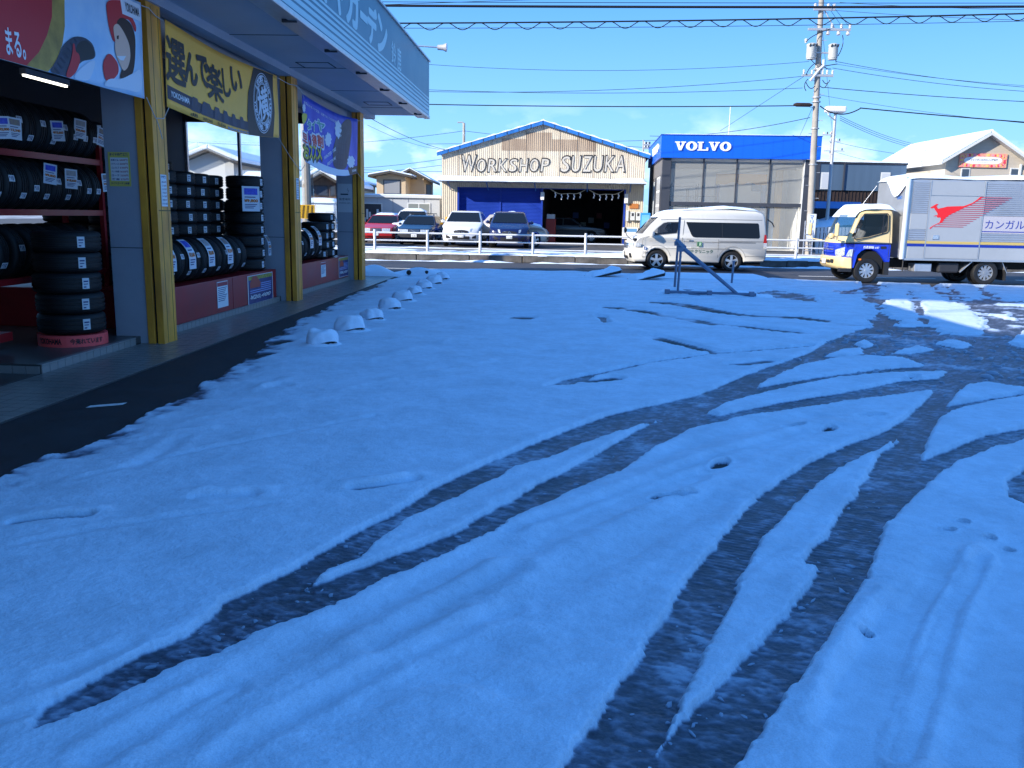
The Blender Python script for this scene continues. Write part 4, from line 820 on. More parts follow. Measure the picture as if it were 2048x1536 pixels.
# notices and posters on the plinths
def notice(v, z, w, h, label):
    t_ = thing('notice_sheet', (0, 0, 0), 0, label, 'notice'); t_.matrix_world = Matrix.Translation(SW(-0.326, v, z)) @ Matrix.Rotation(SROT, 4, 'Z') @ frame((0, 0, 0), (0, 1, 0), (0, 0, 1))
    box('sheet', 0, w, 0, h, 0, 0.002, PAPER, t_); box('heading', w*0.02, w*0.98, h*0.82, h*0.97, 0.002, 0.003, M('notice red', '#a04048', 0.6), t_)
    for k in range(8): box('text_line', w*0.08, w*(0.9-0.07*((k*5) % 4)), h*(0.74-k*0.07), h*(0.765-k*0.07), 0.002, 0.003, PBLUE, t_)
notice(14.05, 0.19, 0.46, 0.42, 'white notice with red heading on the long red plinth'); notice(20.3, 0.26, 0.42, 0.34, 'white notice with red heading on the end bay plinth')
def poster(v, z, w, h, price, label):
    t_ = thing('price_poster', (0, 0, 0), 0, label, 'poster'); t_.matrix_world = Matrix.Translation(SW(-0.325, v, z)) @ Matrix.Rotation(SROT, 4, 'Z') @ frame((0, 0, 0), (0, 1, 0), (0, 0, 1))
    box('board', 0, w, 0, h, 0, 0.004, M('poster white', (0.75, 0.75, 0.75), 0.5), t_); box('ground', w*0.02, w*0.98, h*0.02, h*0.98, 0.004, 0.005, M('poster navy', '#1c2a5c', 0.4, col2='#2a3c78', scale=5), t_)
    box('leaf_edge', w*0.03, w*0.97, h*0.84, h*0.97, 0.005, 0.0055, M('poster leaves', '#5a6a2a', 0.5, col2='#b8a84a', scale=22), t_)
    link('price', text_mesh(price, w*0.84, h*0.17, M('poster silver', (0.6, 0.6, 0.62), 0.4), bold=0.04, shear=0.3, extrude=0.001), t_).location = (w*0.06, h*0.14, 0.0055)
    car_ = MB().prism([(0, 0), (0.42, 0), (0.46, 0.06), (0.38, 0.11), (0.28, 0.17), (0.12, 0.17), (0.04, 0.10), (0, 0.08)], (0, 0.001), 'z').mesh('picture', M('poster red', '#a03a2c', 0.4))
    link('picture', car_, t_, mw=Matrix.Translation((w*0.08, h*0.56, 0.0055)) @ Matrix.Scale(w*0.9, 4))
    for k in range(5): box('text_line', w*(0.5 if k > 1 else 0.08), w*0.92, h*(0.38+k*0.07), h*(0.41+k*0.07), 0.0056, 0.006, M('poster pale', '#8fa4d8', 0.5), t_)
poster(15.45, 0.10, 1.36, 0.51, '¥20,400', 'framed navy price poster reading 20,400 yen on the red plinth'); poster(21.95, 0.14, 1.0, 0.49, '¥86,400', 'navy price poster with leafy edge at the end bay')
# rack bay
rk = thing('tyre_rack', SW(-1.35, 9.2, 0.108), SROT, 'red steel tyre rack in the dark near bay of the shop', 'rack')
for v in (0.5, 3.35):
    for n in (0.0, -0.55): box('upright', n-0.03, n+0.03, v, v+0.06, 0, 2.5, SREF, rk)
for z in (0.72, 1.53, 2.22):
    for n in (0.0, -0.55): box('beam', n-0.025, n+0.025, 0.56, 3.35, z, z+0.075, SREF, rk)
for zi, (z, vs) in enumerate(((1.605, (9.95, 12.5)), (2.295, (9.95, 12.5)), (0.795, (10.2, 12.5)))):
    v = vs[0]; q_ = 0
    while v < vs[1]:
        tyre(-1.62, v, 0.108+z+0.305, 'v', random.choice((0.45, -0.15, 0.15)), 'tyre on the %s shelf of the red rack, %s along' % (('middle', 'top', 'lowest')[zi], ORD[min(q_, 14)]), G1); q_ += 1
        v += 0.245 if z > 1 else 0.33
for i, (px, py) in enumerate(((28, 257), (115, 262), (160, 258), (205, 275), (100, 348), (142, 358), (215, 365), (5, 255))):
    v, z = SH(px, py, -1.27); price_card((-1.27, v, z), None, 0.20, 0.25, ('price card tucked under the top row of the rack', 'price card hanging askew on the rack tyres', 'price card clipped to the red rack')[i % 3] + (' near the pier', ' above the banded stack', ' beside the shelf post')[(i//3) % 3], tilt=random.uniform(-.25, .1), ang=-0.3)
SUVL = 'large black tyre in the five-high stack with a red band'
for k in range(5): tyre(-0.80+random.uniform(-.015, .015), 10.62+random.uniform(-.015, .015), 0.25+0.125+k*0.243, 'z', -0.55+random.uniform(-.1, .1), '%s large tyre up in the stack on the red band' % ORD[k], 'tyres of the banded stack', s=1.16)
bd = thing('display_stand', SW(-0.80, 10.62, 0.108), SROT, 'round red display stand with black lettering under a tyre stack', 'stand')
RBAND = M('red band', (0.95, 0.09, 0.09), 0.5)
MB().lathe([(0.0, 0.0), (0.39, 0.0), (0.39, 0.135), (0.0, 0.135)], 40).build('band', RBAND, bd)
for tx, a0, a1 in (('YOKOHAMA', -0.62, 0.18), ('今売れています', 0.42, 1.45)):
    me = text_mesh(tx, 1, 1, BBLK, bold=0.03, extrude=0)
    bm = bmesh.new(); bm.from_mesh(me)
    for k in range(1, 24): bmesh.ops.bisect_plane(bm, geom=bm.verts[:]+bm.edges[:]+bm.faces[:], plane_co=(k/24, 0, 0), plane_no=(1, 0, 0))
    bm.to_mesh(me); bm.free()
    for v in me.vertices:
        a = -PI/2 + a0 + v.co.x*(a1-a0); z = 0.035+0.07*v.co.y; v.co = (0.3925*math.cos(a), 0.3925*math.sin(a), z)
    link('lettering', me, bd)
for i, (n, v) in enumerate(((-1.9, 9.5), (-2.5, 9.3))):
    for k in range(5): tyre(n, v, 0.012+0.125+k*0.243, 'z', -0.4, '%s large tyre up in the %s stack inside the dark bay' % (ORD[k], ('front', 'rear')[i]), 'tyre stacks inside the near bay', s=1.16)
tr = thing('tyre_trolley', SW(-1.55, 9.75, 0.012), SROT, 'low dark red trolley on a caster wheel', 'trolley')
box('deck', -0.5, 0.35, -0.3, 0.3, 0.20, 0.30, SREF, tr); MB().lathe([(0.02, -0.02), (0.06, -0.02), (0.06, 0.02), (0.02, 0.02), (0.02, -0.02)], 14, 'y', (0.25, -0.2, 0.06)).build('caster', ALU, tr)
box('caster_fork', 0.22, 0.28, -0.23, -0.22, 0.05, 0.2, ALU, tr)
# ================================================================ across the road
CORR = M('weathered corrugated sheet', (0.62, 0.55, 0.43), 0.7, col2=(0.50, 0.43, 0.33), scale=1.4, stretch=(1, 1, 0.25), bump=0.1, bscale=30)
CORR2 = M('rusty corrugated sheet', (0.42, 0.33, 0.24), 0.75, col2=(0.26, 0.19, 0.14), scale=1.6, stretch=(1, 1, 0.2))
BLUET = M('blue trim', (0.02, 0.16, 0.50), 0.45, var=0.3, scale=2)
SHUT = M('blue shutter', (0.010, 0.045, 0.34), 0.45, var=0.12, scale=1.0)
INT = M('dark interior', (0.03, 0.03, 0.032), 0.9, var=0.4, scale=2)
def corr(x0, x1, zb, zt, pitch=0.11, amp=0.010, y=0.0, spp=6, name='corrugated_wall', mat=CORR, parent=None, nz=2):
    n = max(2, int((x1-x0)/pitch*spp)); vs = []; fs = []
    for i in range(n+1):
        x = x0+(x1-x0)*i/n; yy = y + amp*math.sin(2*PI*x/pitch)
        a, b = zb(x), zt(x)
        for k in range(nz+1): vs.append((x, yy, a+(b-a)*k/nz))
    for i in range(n):
        for k in range(nz): p = i*(nz+1)+k; fs.append((p, p+nz+1, p+nz+2, p+1))
    return MB().add(vs, fs).build(name, mat, parent, smooth=True)
def ragged(x0, x1, y0, y1, z, h, parent, name='snow_cap', droop=0.05, seed=1, n=60, k=8, zf=None):
    """snow blanket with soft uneven rim; zf(x) raises it along a slope"""
    xs = np.linspace(x0, x1, n); e = fbm(xs+seed, xs*0+seed*3, 1.5, 3); e2 = fbm(xs+seed*2, xs*0, 0.7, 3); vs = []
    for i, x in enumerate(xs):
        edge = min(1.0, min(i, n-1-i)/2.0+0.25); b = z + (zf(x) if zf else 0)
        for j in range(k+1):
            t = j/k; yy = (y0-droop*(0.4+e[i]))*(1-t) + y1*t
            hh = h*(0.85+0.8*e2[i])*min(1.0, t*4+0.1)**0.5*edge if t < 0.9 else h*(1-t)*5*edge
            vs.append((x, yy, b + hh))
        vs.append((x, y1, b-0.01)); vs.append((x, y0-droop*(0.4+e[i]), b-0.02-droop*max(0, e[i])))
    K = k+3; fs = []
    for i in range(n-1):
        for j in range(k): fs.append((i*K+j, (i+1)*K+j, (i+1)*K+j+1, i*K+j+1))
        fs.append((i*K, i*K+K-1, (i+1)*K+K-1, (i+1)*K))
    return MB().add(vs, fs).build(name, SNOW, parent, smooth=True)
# ---------------------------------------------------------------- corrugated workshop
WY = 49.4; wl = atY(883, 485, WY); WR = -R(5.5); WW = 11.05
ws = thing('workshop', (wl.x, WY, FZ), WR, 'weathered beige corrugated workshop with gable roof and blue shutter', 'workshop')
EV, RG, AW = 5.12-FZ, 6.72-FZ, 3.55-FZ
gab = lambda x: EV + (RG-EV)*(1-abs(x-WW/2)/(WW/2))
uw = corr(0.0, WW, lambda x: AW-0.1, gab, parent=ws)
for a, b in ((3.3, 4.6), (4.62, 6.0), (6.02, 7.4), (7.42, 8.4)):
    corr(a, b, lambda x: 4.95 if 3.3 < x < 8.5 else 5, lambda x: min(gab(x)-0.06, 5.75+0.2*math.sin(a*7)), y=-0.008, name='rusty_panel', mat=CORR2, parent=ws)
for k in range(1, 12): box('panel_seam', k*0.92, k*0.92+0.012, -0.024, -0.018, AW, gab(k*0.92)-0.03, M('seam', (0.22, 0.16, 0.12), 0.8), uw)
corr(0.0, 0.88, lambda x: 0.0, lambda x: AW-0.1, parent=ws); corr(0.88, 10.1, lambda x: 2.98, lambda x: AW-0.1, parent=ws); corr(10.1, WW, lambda x: 0.0, lambda x: AW-0.1, parent=ws)
for x in (0.0, WW): MB().quad((x, 0, 0), (x, 16, 0), (x, 16, EV), (x, 0, EV)).build('side_wall', CORR, ws)
box('back_wall', 0, WW, 15.9, 16, 0, EV, CORR, ws); 
for s, nm in ((0, 'roof'), (1, 'roof')):
    xa, xb = (-0.25, WW/2) if s == 0 else (WW+0.25, WW/2)
    za, zb_ = EV-0.09, RG+0.03
    MB().add([(xa, -0.18, za), (xb, -0.18, zb_), (xb, 16.2, zb_), (xa, 16.2, za), (xa, -0.18, za-0.05), (xb, -0.18, zb_-0.05), (xb, 16.2, zb_-0.05), (xa, 16.2, za-0.05)],
      [(0, 1, 2, 3), (4, 7, 6, 5), (0, 4, 5, 1), (2, 6, 7, 3), (0, 3, 7, 4)]).build('roof', BLUET, ws)
    # verge trim in short lengths
    n = 9
    for i in range(n):
        t0, t1 = i/n+0.004, (i+1)/n-0.004
        P = lambda t, dz: (xa+(xb-xa)*t, -0.22, za+(zb_-za)*t+dz)
        MB().add([P(t0, -0.17), P(t1, -0.17), P(t1, 0.04), P(t0, 0.04)] + [(p[0], -0.19, p[2]) for p in (P(t0, -0.17), P(t1, -0.17), P(t1, 0.04), P(t0, 0.04))], [(0, 1, 2, 3), (7, 6, 5, 4), (0, 4, 5, 1), (1, 5, 6, 2), (2, 6, 7, 3), (3, 7, 4, 0)]).build('verge_trim', BLUET, ws)
    sn = MB(); sn.grid(lambda u, v: (xa+(xb-xa)*u, -0.24+16.3*v, za+(zb_-za)*u + (0.02 if v < 0.001 else 0.11+0.03*math.sin(u*23+v*9))), 30, 8)
    sn.add([(xa+(xb-xa)*i/30, -0.24, za+(zb_-za)*i/30+0.02+d) for i in range(31) for d in (0, 0.06+0.03*math.sin(i*1.7))], [(2*i, 2*i+2, 2*i+3, 2*i+1) for i in range(30)])
    sn.build('snow_cap', SNOW, ws, smooth=True)
# lettering: black outline with pale fill
def outlined(s, x0, x1, z0, z1):
    text('letter_outline', s, (x0-0.03, -0.030, z0-0.03), (1, 0, 0), (0, 0, 1), x1-x0+0.06, z1-z0+0.06, M('letter black', '#23242a', 0.7), uw, bold=0.0, thick=0.022 if len(s) < 3 else 0.008, shear=0.12, extrude=0)
    text('letter_fill', s, (x0+0.02, -0.036, z0+0.02), (1, 0, 0), (0, 0, 1), x1-x0-0.04, z1-z0-0.04, M('letter fill', (0.50, 0.47, 0.41), 0.7), uw, bold=0.0, thick=0.004, shear=0.12, extrude=0)
zl = lambda py, px: atY(px, py, WY-0.6).z - FZ
for s, a, b, t_, bt_ in [('W', 923, 952, 309, 342)] + [(c, 953+i*20.8, 953+i*20.8+17.5, 317, 343) for i, c in enumerate('ORKSHOP')] + [(c, 1117+i*21.2, 1117+i*21.2+18.5, 312, 344) for i, c in enumerate('SUZUKA')]:
    outlined(s, (a-883)/397*WW, (b-883)/397*WW, zl(bt_, a), zl(t_, a))
# awning with snow, brackets
box('awning', -0.05, WW+0.05, -1.0, -0.03, AW-0.06, AW, M('awning sheet', (0.35, 0.36, 0.38), 0.5), ws)
ragged(-0.1, WW+0.1, -1.05, -0.03, AW, 0.26, ws, seed=2, n=90)
for x in (0.5, 2.6, 5.2, 8.0, 10.3): MB().cyl((x, -0.95, AW-0.06), (x, -0.05, AW-0.45), 0.03, n=6).build('awning_bracket', BLUET, ws)
# shutter and its frame
def slats(x0, x1, y, z0, z1, name, parent, pitch=0.075):
    n = int((z1-z0)/pitch); vs = []; fs = []
    for i in range(n*3+1):
        z = z0+(z1-z0)*i/(n*3); yy = y+(0.0, 0.016, 0.004)[i % 3]
        vs += [(x0, yy, z), (x1, yy, z)]
        if i: fs.append((2*i-2, 2*i-1, 2*i+1, 2*i))
    return MB().add(vs, fs).build(name, SHUT, parent)
slats(0.95, 3.2, 0.22, 0.05, 2.98, 'shutter', ws); slats(3.28, 5.5, 0.22, 0.05, 2.98, 'shutter', ws); box('shutter_rail', 3.2, 3.28, 0.18, 0.26, 0, 2.98, SHUT, ws)
for x in (0.88, 5.5, 10.0): box('door_post', x, x+0.1, -0.02, 0.3, 0, 2.98, SHUT, ws)
box('header', 0.88, 10.1, 0.02, 0.32, 2.94, 3.02, SHUT, ws)
# the open bay
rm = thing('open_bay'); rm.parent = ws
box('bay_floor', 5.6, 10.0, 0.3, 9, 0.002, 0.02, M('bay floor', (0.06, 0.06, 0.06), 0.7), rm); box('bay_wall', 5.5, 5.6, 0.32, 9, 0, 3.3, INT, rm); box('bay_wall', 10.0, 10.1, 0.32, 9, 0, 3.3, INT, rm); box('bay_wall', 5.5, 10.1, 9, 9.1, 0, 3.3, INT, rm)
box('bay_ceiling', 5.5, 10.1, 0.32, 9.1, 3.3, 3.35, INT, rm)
for k in range(7):
    box('shelf_goods', 6.0+k*0.5, 6.35+k*0.5, 8.2, 8.6, 0.8+0.3*(k % 3), 1.15+0.3*(k % 3), M('goods%d' % (k % 4), [(0.3, 0.3, 0.3), (0.25, 0.05, 0.04), (0.05, 0.1, 0.3), (0.4, 0.38, 0.3)][k % 4], 0.6), rm)
def wpl(x, y, z=0.0): return ws.matrix_basis @ Vector((x, y, z)) if False else (Matrix.Translation(ws.location) @ Matrix.Rotation(WR, 4, 'Z')) @ Vector((x, y, z))
cb = thing('tool_cabinet', wpl(5.75, 0.6), WR, 'tall red tool cabinet at the edge of the open workshop bay', 'cabinet')
box('body', 0, 0.55, 0, 0.5, 0, 1.35, M('cabinet red', (0.28, 0.03, 0.02), 0.5), cb, bevel=0.02); box('cupboard', 0.05, 0.5, 0.05, 0.45, 1.352, 1.6, M('cabinet grey', (0.5, 0.5, 0.48), 0.5), cb)
for k in range(4): box('drawer', 0.03, 0.52, -0.012, 0, 0.15+k*0.3, 0.40+k*0.3, M('cabinet red',), cb)
# paper streamers on ropes over the bay
for r, (xa, xb) in enumerate(((6.0, 7.9), (8.1, 9.95))):
    g_ = thing('garland', wpl(xa, -0.06, 2.93), WR, ('straw rope with white paper streamers beside the blue shutter', 'straw rope with white paper streamers beside the meter boxes')[r], 'garland')
    L = xb-xa; cat = lambda t: (L*t, 0.0, -0.32*math.sin(PI*t)*(0.85+0.2*math.sin(9*t)))
    MB().tube([cat(i/14) for i in range(15)], 0.02, 5).build('rope', M('rope', (0.42, 0.38, 0.28), 0.9), g_)
    for k in range(5):
        p = cat((k+0.8)/5.6); m = MB()
        for q in range(3): m.box(p[0]-0.03+0.03*(q % 2), p[0]+0.03+0.03*(q % 2), -0.004*q, -0.004*q+0.003, p[2]-0.10*(q+1), p[2]-0.10*q)
        m.build('streamer', WHITE, g_)
def wall_box(name, label, x, z, w, h, d, mat, cat, parts=()):
    t_ = thing(name, wpl(x, -0.03, z), WR, label, cat); box('case', 0, w, -d, 0, 0, h, mat, t_, bevel=0.01)
    for pn, a, b, c, e, m_ in parts: box(pn, a*w, b*w, -d-0.004, -d+0.001, c*h, e*h, m_, t_)
    return t_
LG = M('light grey plastic', (0.62, 0.63, 0.62), 0.5); DK = M('dark plastic', (0.04, 0.04, 0.05), 0.4)
wall_box('lamp_box', 'white lamp box on the post between shutter and bay', 5.48, 2.35, 0.2, 0.42, 0.16, LG, 'wall lamp', [('diffuser', .1, .9, .05, .5, WHITE)])
wall_box('lamp_box', 'white lamp box on the bay post beside the meters', 10.02, 2.25, 0.2, 0.5, 0.16, LG, 'wall lamp', [('diffuser', .1, .9, .05, .5, WHITE)])
for i, x in enumerate((10.38, 10.68)): wall_box('meter_box', 'pale meter box with dark dial beside the %s' % ('orange plate' if i else 'white tube'), x, 1.35, 0.24, 0.46, 0.14, LG, 'meter', [('dial', .25, .75, .5, .85, DK)])
wall_box('wall_plate', 'rust orange plate above the meter boxes', 10.30, 1.98, 0.5, 0.26, 0.02, M('rust plate', (0.45, 0.16, 0.04), 0.7), 'plate')
wall_box('fire_tube', 'white upright tube box beside the meter boxes', 10.14, 1.3, 0.14, 0.58, 0.1, LG, 'box')
wall_box('drinks_panel', 'white panel with a blue heading by the workshop corner', 9.98, 0.35, 0.85, 0.62, 0.05, M('panel white', (0.7, 0.71, 0.72), 0.6), 'sign', [('heading', .08, .92, .62, .9, M('panel blue', (0.12, 0.3, 0.55), 0.5))])
sg = wall_box('brand_plate', 'small yellow plate on the ribbed wall beside the shutter', 0.22, 1.08, 0.62, 0.26, 0.02, M('plate yellow', (0.75, 0.42, 0.02), 0.5), 'sign')
link('lettering', text_mesh('BOSCH', 0.45, 0.11, M('plate red', '#a8401c', 0.6), bold=0.02, extrude=0), sg, mw=frame((0.08, -0.0225, 0.07), (1, 0, 0), (0, 0, 1)))
# ---------------------------------------------------------------- glazed showroom with blue fascia
VY = 42.9; vl = atY(1317, 495, VY); VR = -R(4.7); VW = 7.15
vs_ = thing('car_showroom', (vl.x, VY, FZ), VR, 'glass fronted car showroom with a broad blue VOLVO fascia', 'showroom')
GREYD = M('charcoal cladding', (0.045, 0.05, 0.065), 0.5, var=0.12, scale=1); GREYS = M('grey cladding', (0.16, 0.155, 0.16), 0.6, var=0.1, scale=1)
VBL = M('fascia blue', (0.004, 0.11, 0.66), 0.35, var=0.03, scale=0.5)
GL = M('showroom glass', (0.80, 0.82, 0.80), 0.03, alpha=0.26)  # whitish part-opaque colour lays a pale veil on the panes, like reflected light
FT, FB = 5.62-FZ, 4.58-FZ; SD = 9.0
fb = box('fascia', -0.12, VW+0.12, -0.14, SD, FB, FT, VBL, vs_)
for k in range(1, 16): box('fascia_seam', k*0.46, k*0.46+0.008, -0.1425, -0.139, FB+0.02, FT-0.02, M('seam blue', (0.003, 0.06, 0.42), 0.4), fb)
box('fascia_lip', -0.15, VW+0.15, -0.17, SD, FT, FT+0.03, M('seam blue',), vs_)
ragged(-0.05, VW+0.05, -0.05, SD, FT+0.03, 0.10, vs_, seed=5, n=40)
# slab serif letters
def slab(ch):
    if ch == 'V': P = [[(0, 1), (0.46, 1), (0.46, 0.88), (0.36, 0.88), (0.52, 0.40), (0.68, 0.88), (0.56, 0.88), (0.56, 1), (1, 1), (1, 0.88), (0.90, 0.88), (0.60, 0), (0.38, 0), (0.10, 0.88), (0, 0.88)]]
    elif ch == 'L': P = [[(0, 1), (0.55, 1), (0.55, 0.88), (0.42, 0.88), (0.42, 0.13), (0.82, 0.13), (0.84, 0.36), (1, 0.36), (1, 0), (0, 0), (0, 0.12), (0.12, 0.12), (0.12, 0.88), (0, 0.88)]]
    else: P = None
    return P
WHL = M('sign white', (0.86, 0.87, 0.88), 0.4)
def volvo(o, r, u, w, h, parent):
    x = 0.0; cw = w/5.0
    for i, ch in enumerate('VOLVO'):
        if ch == 'O':
            m = MB(); n = 28; ring = []
            for a in range(n):
                c, s = math.cos(2*PI*a/n), math.sin(2*PI*a/n); ring += [(0.5+0.52*c, 0.5+0.53*s, 0), (0.5+0.20*c, 0.5+0.36*s, 0), (0.5+0.52*c, 0.5+0.53*s, 0.05), (0.5+0.20*c, 0.5+0.36*s, 0.05)]
            fs = []
            for a in range(n): b = (a+1) % n; fs += [(4*a+2, 4*b+2, 4*b+3, 4*a+3), (4*a, 4*b, 4*b+2, 4*a+2), (4*a+1, 4*a+3, 4*b+3, 4*b+1)]
            m.add(ring, fs)
        else: m = MB().prism(slab(ch)[0], (0, 0.05), 'z')
        me = m.mesh('letter', WHL)
        for v in me.vertices: v.co.x = v.co.x*cw*0.96; v.co.y *= h
        oo = Vector(o) + Vector(r).normalized()*(i*cw); link('letter', me, parent, mw=frame(oo, r, u))
volvo((0.52, -0.14, FB+0.34), (1, 0, 0), (0, 0, 1), 2.62, 0.40, fb)
volvo((-0.12, 5.2, FB+0.36), (0, -1, 0), (0, 0, 1), 4.0, 0.40, fb)
# columns, mullions, panes
for x0, x1 in ((0.0, 0.40), (6.62, 7.10)): box('column', x0, x1, 0.0, 0.4, 0, FB, GREYD, vs_)
box('column_edge', 6.60, 6.625, -0.01, 0.3, 0, FB, LG, vs_); box('column_edge', 7.10, 7.12, -0.01, 0.3, 0, FB, LG, vs_)
TRN = 2.12
gx = [0.40, 1.95, 3.50, 5.05, 6.60]
for x in gx[1:-1]: box('mullion', x-0.03, x+0.03, 0.08, 0.2, 0.05, FB, GREYD, vs_)
box('transom', 0.40, 6.60, 0.06, 0.22, TRN, TRN+0.17, GREYD, vs_); box('sill', 0.40, 6.60, 0.06, 0.22, 0, 0.06, GREYD, vs_)
for a, b in zip(gx[:-1], gx[1:]):
    for z0, z1 in ((0.06, TRN), (TRN+0.17, FB)): MB().quad((a+0.03, 0.14, z0), (b-0.03, 0.14, z0), (b-0.03, 0.14, z1), (a+0.03, 0.14, z1)).build('pane', GL, vs_)
IW = M('showroom wall', (0.86, 0.85, 0.80), 0.8, var=0.08, scale=0.7)
box('back_wall', 0.1, VW, 5.2, 5.4, 0, FB, IW, vs_); box('right_wall', VW-0.15, VW, 0.4, 5.2, 0, FB, IW, vs_); box('showroom_floor', 0.1, VW-0.15, 0.22, 5.2, 0.002, 0.03, M('showroom floor', (0.7, 0.69, 0.66), 0.4), vs_)
box('ceiling', 0.1, VW-0.15, 0.22, 5.2, FB-0.06, FB-0.005, IW, vs_)
for y in (1.5, 3.2): box('ceiling_beam', 0.3, VW-0.2, y, y+0.15, FB-0.32, FB-0.06, GREYS, vs_)
box('mezzanine', 0.4, 7.0, 4.3, 5.2, 2.25, 2.4, IW, vs_)
bw_ = box('inner_window', 5.15, 5.95, 5.16, 5.2, 3.0, 3.8, M('inner window', (0.08, 0.15, 0.25), 0.2), vs_)
box('wood_column', 6.15, 6.5, 4.0, 4.25, 0, FB-0.06, M('plain wood', (0.50, 0.36, 0.19), 0.7, var=0.15, scale=3, stretch=(1, 1, 0.2)), vs_)
box('blue_door', 4.9, 6.1, 3.6, 3.66, 0.03, 2.1, M('door blue', (0.07, 0.13, 0.22), 0.5), vs_)
def vpl(x, y, z=0.0): return (Matrix.Translation(vs_.location) @ Matrix.Rotation(VR, 4, 'Z')) @ Vector((x, y, z))
sc = thing('scaffold', vpl(0.55, 1.0, 0.03), VR, 'black tubular scaffold standing behind the showroom glass', 'scaffold')
for x in (0.0, 0.85, 1.3, 2.3): 
    for y in (0, 0.8): MB().cyl((x, y, 0), (x, y, 3.15 if x != 0.85 else 2.9), 0.022, n=6).build('standard', DK, sc)
for z in (0.7, 1.4, 2.05, 2.55, 3.0): MB().cyl((0, 0, z), (2.3, 0, z), 0.018, n=6).build('ledger', DK, sc); MB().cyl((0, 0, z), (0, 0.8, z), 0.018, n=6).build('ledger', DK, sc)
lf = thing('car_lift', vpl(2.9, 2.6, 0.03), VR, 'two post car lift with an orange crossbeam inside the showroom', 'car lift')
ORB = M('lift orange', (0.50, 0.26, 0.05), 0.5)
for x in (0.0, 2.3): box('post', x, x+0.22, 0, 0.25, 0, 3.5, M('lift blue', (0.08, 0.12, 0.2), 0.5), lf)
pm = MB(); pm.prism([(0.0, 3.2), (0.5, 3.2), (0.75, 3.3), (1.0, 3.3), (1.15, 3.2), (1.4, 3.2), (1.55, 3.3), (1.8, 3.3), (2.05, 3.2), (2.52, 3.2), (2.52, 3.72), (0, 3.72)], (-0.05, 0.1), 'y'); pm.build('crossbeam', ORB, lf)
# left side: grey wall with a panelled garage door
lw = box('left_wall', 0.0, 0.10, 0.4, SD, 3.55, FB, GREYS, vs_); box('left_wall', 0.0, 0.10, 0.4, 1.0, 0, 3.55, GREYD, vs_); box('left_wall', 0.0, 0.1, 3.7, 4.4, 0, 3.55, GREYD, vs_); box('left_wall', 0, 0.1, 6.4, SD, 0, 3.55, GREYS, vs_)
gd = box('garage_door', 0.03, 0.08, 1.0, 3.7, 0, 3.55, LG, vs_)
for r in range(5):
    for c in range(4): box('door_panel', 0.018, 0.031, 1.08+c*0.66, 1.08+c*0.66+0.52, 0.12+r*0.69, 0.12+r*0.69+0.56, M('frosted', (0.45, 0.46, 0.47), 0.25), gd)
sw_ = box('side_window', 0.03, 0.08, 4.4, 6.4, 0.9, 3.4, M('side glass', (0.2, 0.24, 0.28), 0.08), vs_); box('window_frame', 0.01, 0.03, 5.36, 5.44, 0.9, 3.4, LG, sw_); box('left_wall', 0.02, 0.1, 4.4, 6.4, 0, 0.9, GREYS, vs_); box('left_wall', 0.02, 0.1, 4.4, 6.4, 3.4, 3.55, GREYS, vs_)
MB().cyl(vpl(3.6, 4, FT+FZ*0), vpl(3.6, 4, FT+1.8), 0.03, 0.02, 8).build('aerial_mast', LG, None, label='thin white mast on the showroom roof', cat='mast')
vm = thing('vending_panel', vpl(-0.75, 3.0, 0), VR, 'tall bright blue panel standing at the showroom side', 'panel'); box('body', 0, 0.5, 0, 0.3, 0, 1.75, M('vending blue', (0.03, 0.25, 0.65), 0.4), vm, bevel=0.03); box('front', 0.05, 0.45, -0.006, 0, 0.3, 1.65, M('vending pale', (0.15, 0.45, 0.8), 0.4), vm); box('foot', 0.03, 0.47, 0.02, 0.28, -0.0, 0.002, DK, vm)

# ---------------------------------------------------------------- houses and sheds
def window(parent, x, z, w, h, y=0.0, frame_m=LG, glass=None):
    wn = box('window', x, x+w, y-0.03, y+0.01, z, z+h, frame_m, parent)
    box('pane', x+0.06, x+w-0.06, y-0.036, y-0.031, z+0.06, z+h-0.06, glass or M('house glass', (0.06, 0.08, 0.11), 0.08), wn); return wn
def gable_house(name, label, loc, rz, W, D, eave, ridge, wallm, oh=0.5, roofm=None, snow=0.18, rise=None, ridge_along='y', cat='house'):
    h = thing(name, loc, rz, label, cat); roofm = roofm or M('dark roof', (0.06, 0.055, 0.05), 0.7)
    m = MB(); m.prism([(0, 0), (W, 0), (W, eave), (W/2, ridge), (0, eave)], (0, D), 'y'); m.build('wall', wallm, h)
    sl = (ridge-eave)/(W/2)
    for s in (-1, 1):
        xe = W/2 + s*(W/2+oh); ze = eave - sl*oh; A = [(xe, ze), (W/2, ridge)]
        def slab_(dz0, dz1, y0, y1, nm, mat, cap=False):
            a, b = (xe, ze), (W/2+(0.0), ridge)
            return MB().add([(a[0], y0, a[1]+dz0), (b[0], y0, b[1]+dz0), (b[0], y1, b[1]+dz0), (a[0], y1, a[1]+dz0), (a[0], y0, a[1]+dz1), (b[0], y0, b[1]+dz1), (b[0], y1, b[1]+dz1), (a[0], y1, a[1]+dz1)],
              [(0, 3, 2, 1), (4, 5, 6, 7), (0, 1, 5, 4), (2, 3, 7, 6), (0, 4, 7, 3), (1, 2, 6, 5)]).build(nm, mat, h, bevel=0.06 if cap else 0)
        slab_(0.01, 0.14, -oh, D+oh, 'roof', roofm)
        if snow: slab_(0.145, 0.145+snow, -oh+0.03, D+oh, 'snow_cap', SNOW, True)
    return h
BEIGE = M('beige siding', (0.50, 0.44, 0.36), 0.75, var=0.08, scale=2, bump=0.15, bscale=25, stretch=(0.3, 1, 3)); CREAM = M('cream render', (0.62, 0.48, 0.32), 0.8, var=0.06, scale=1)
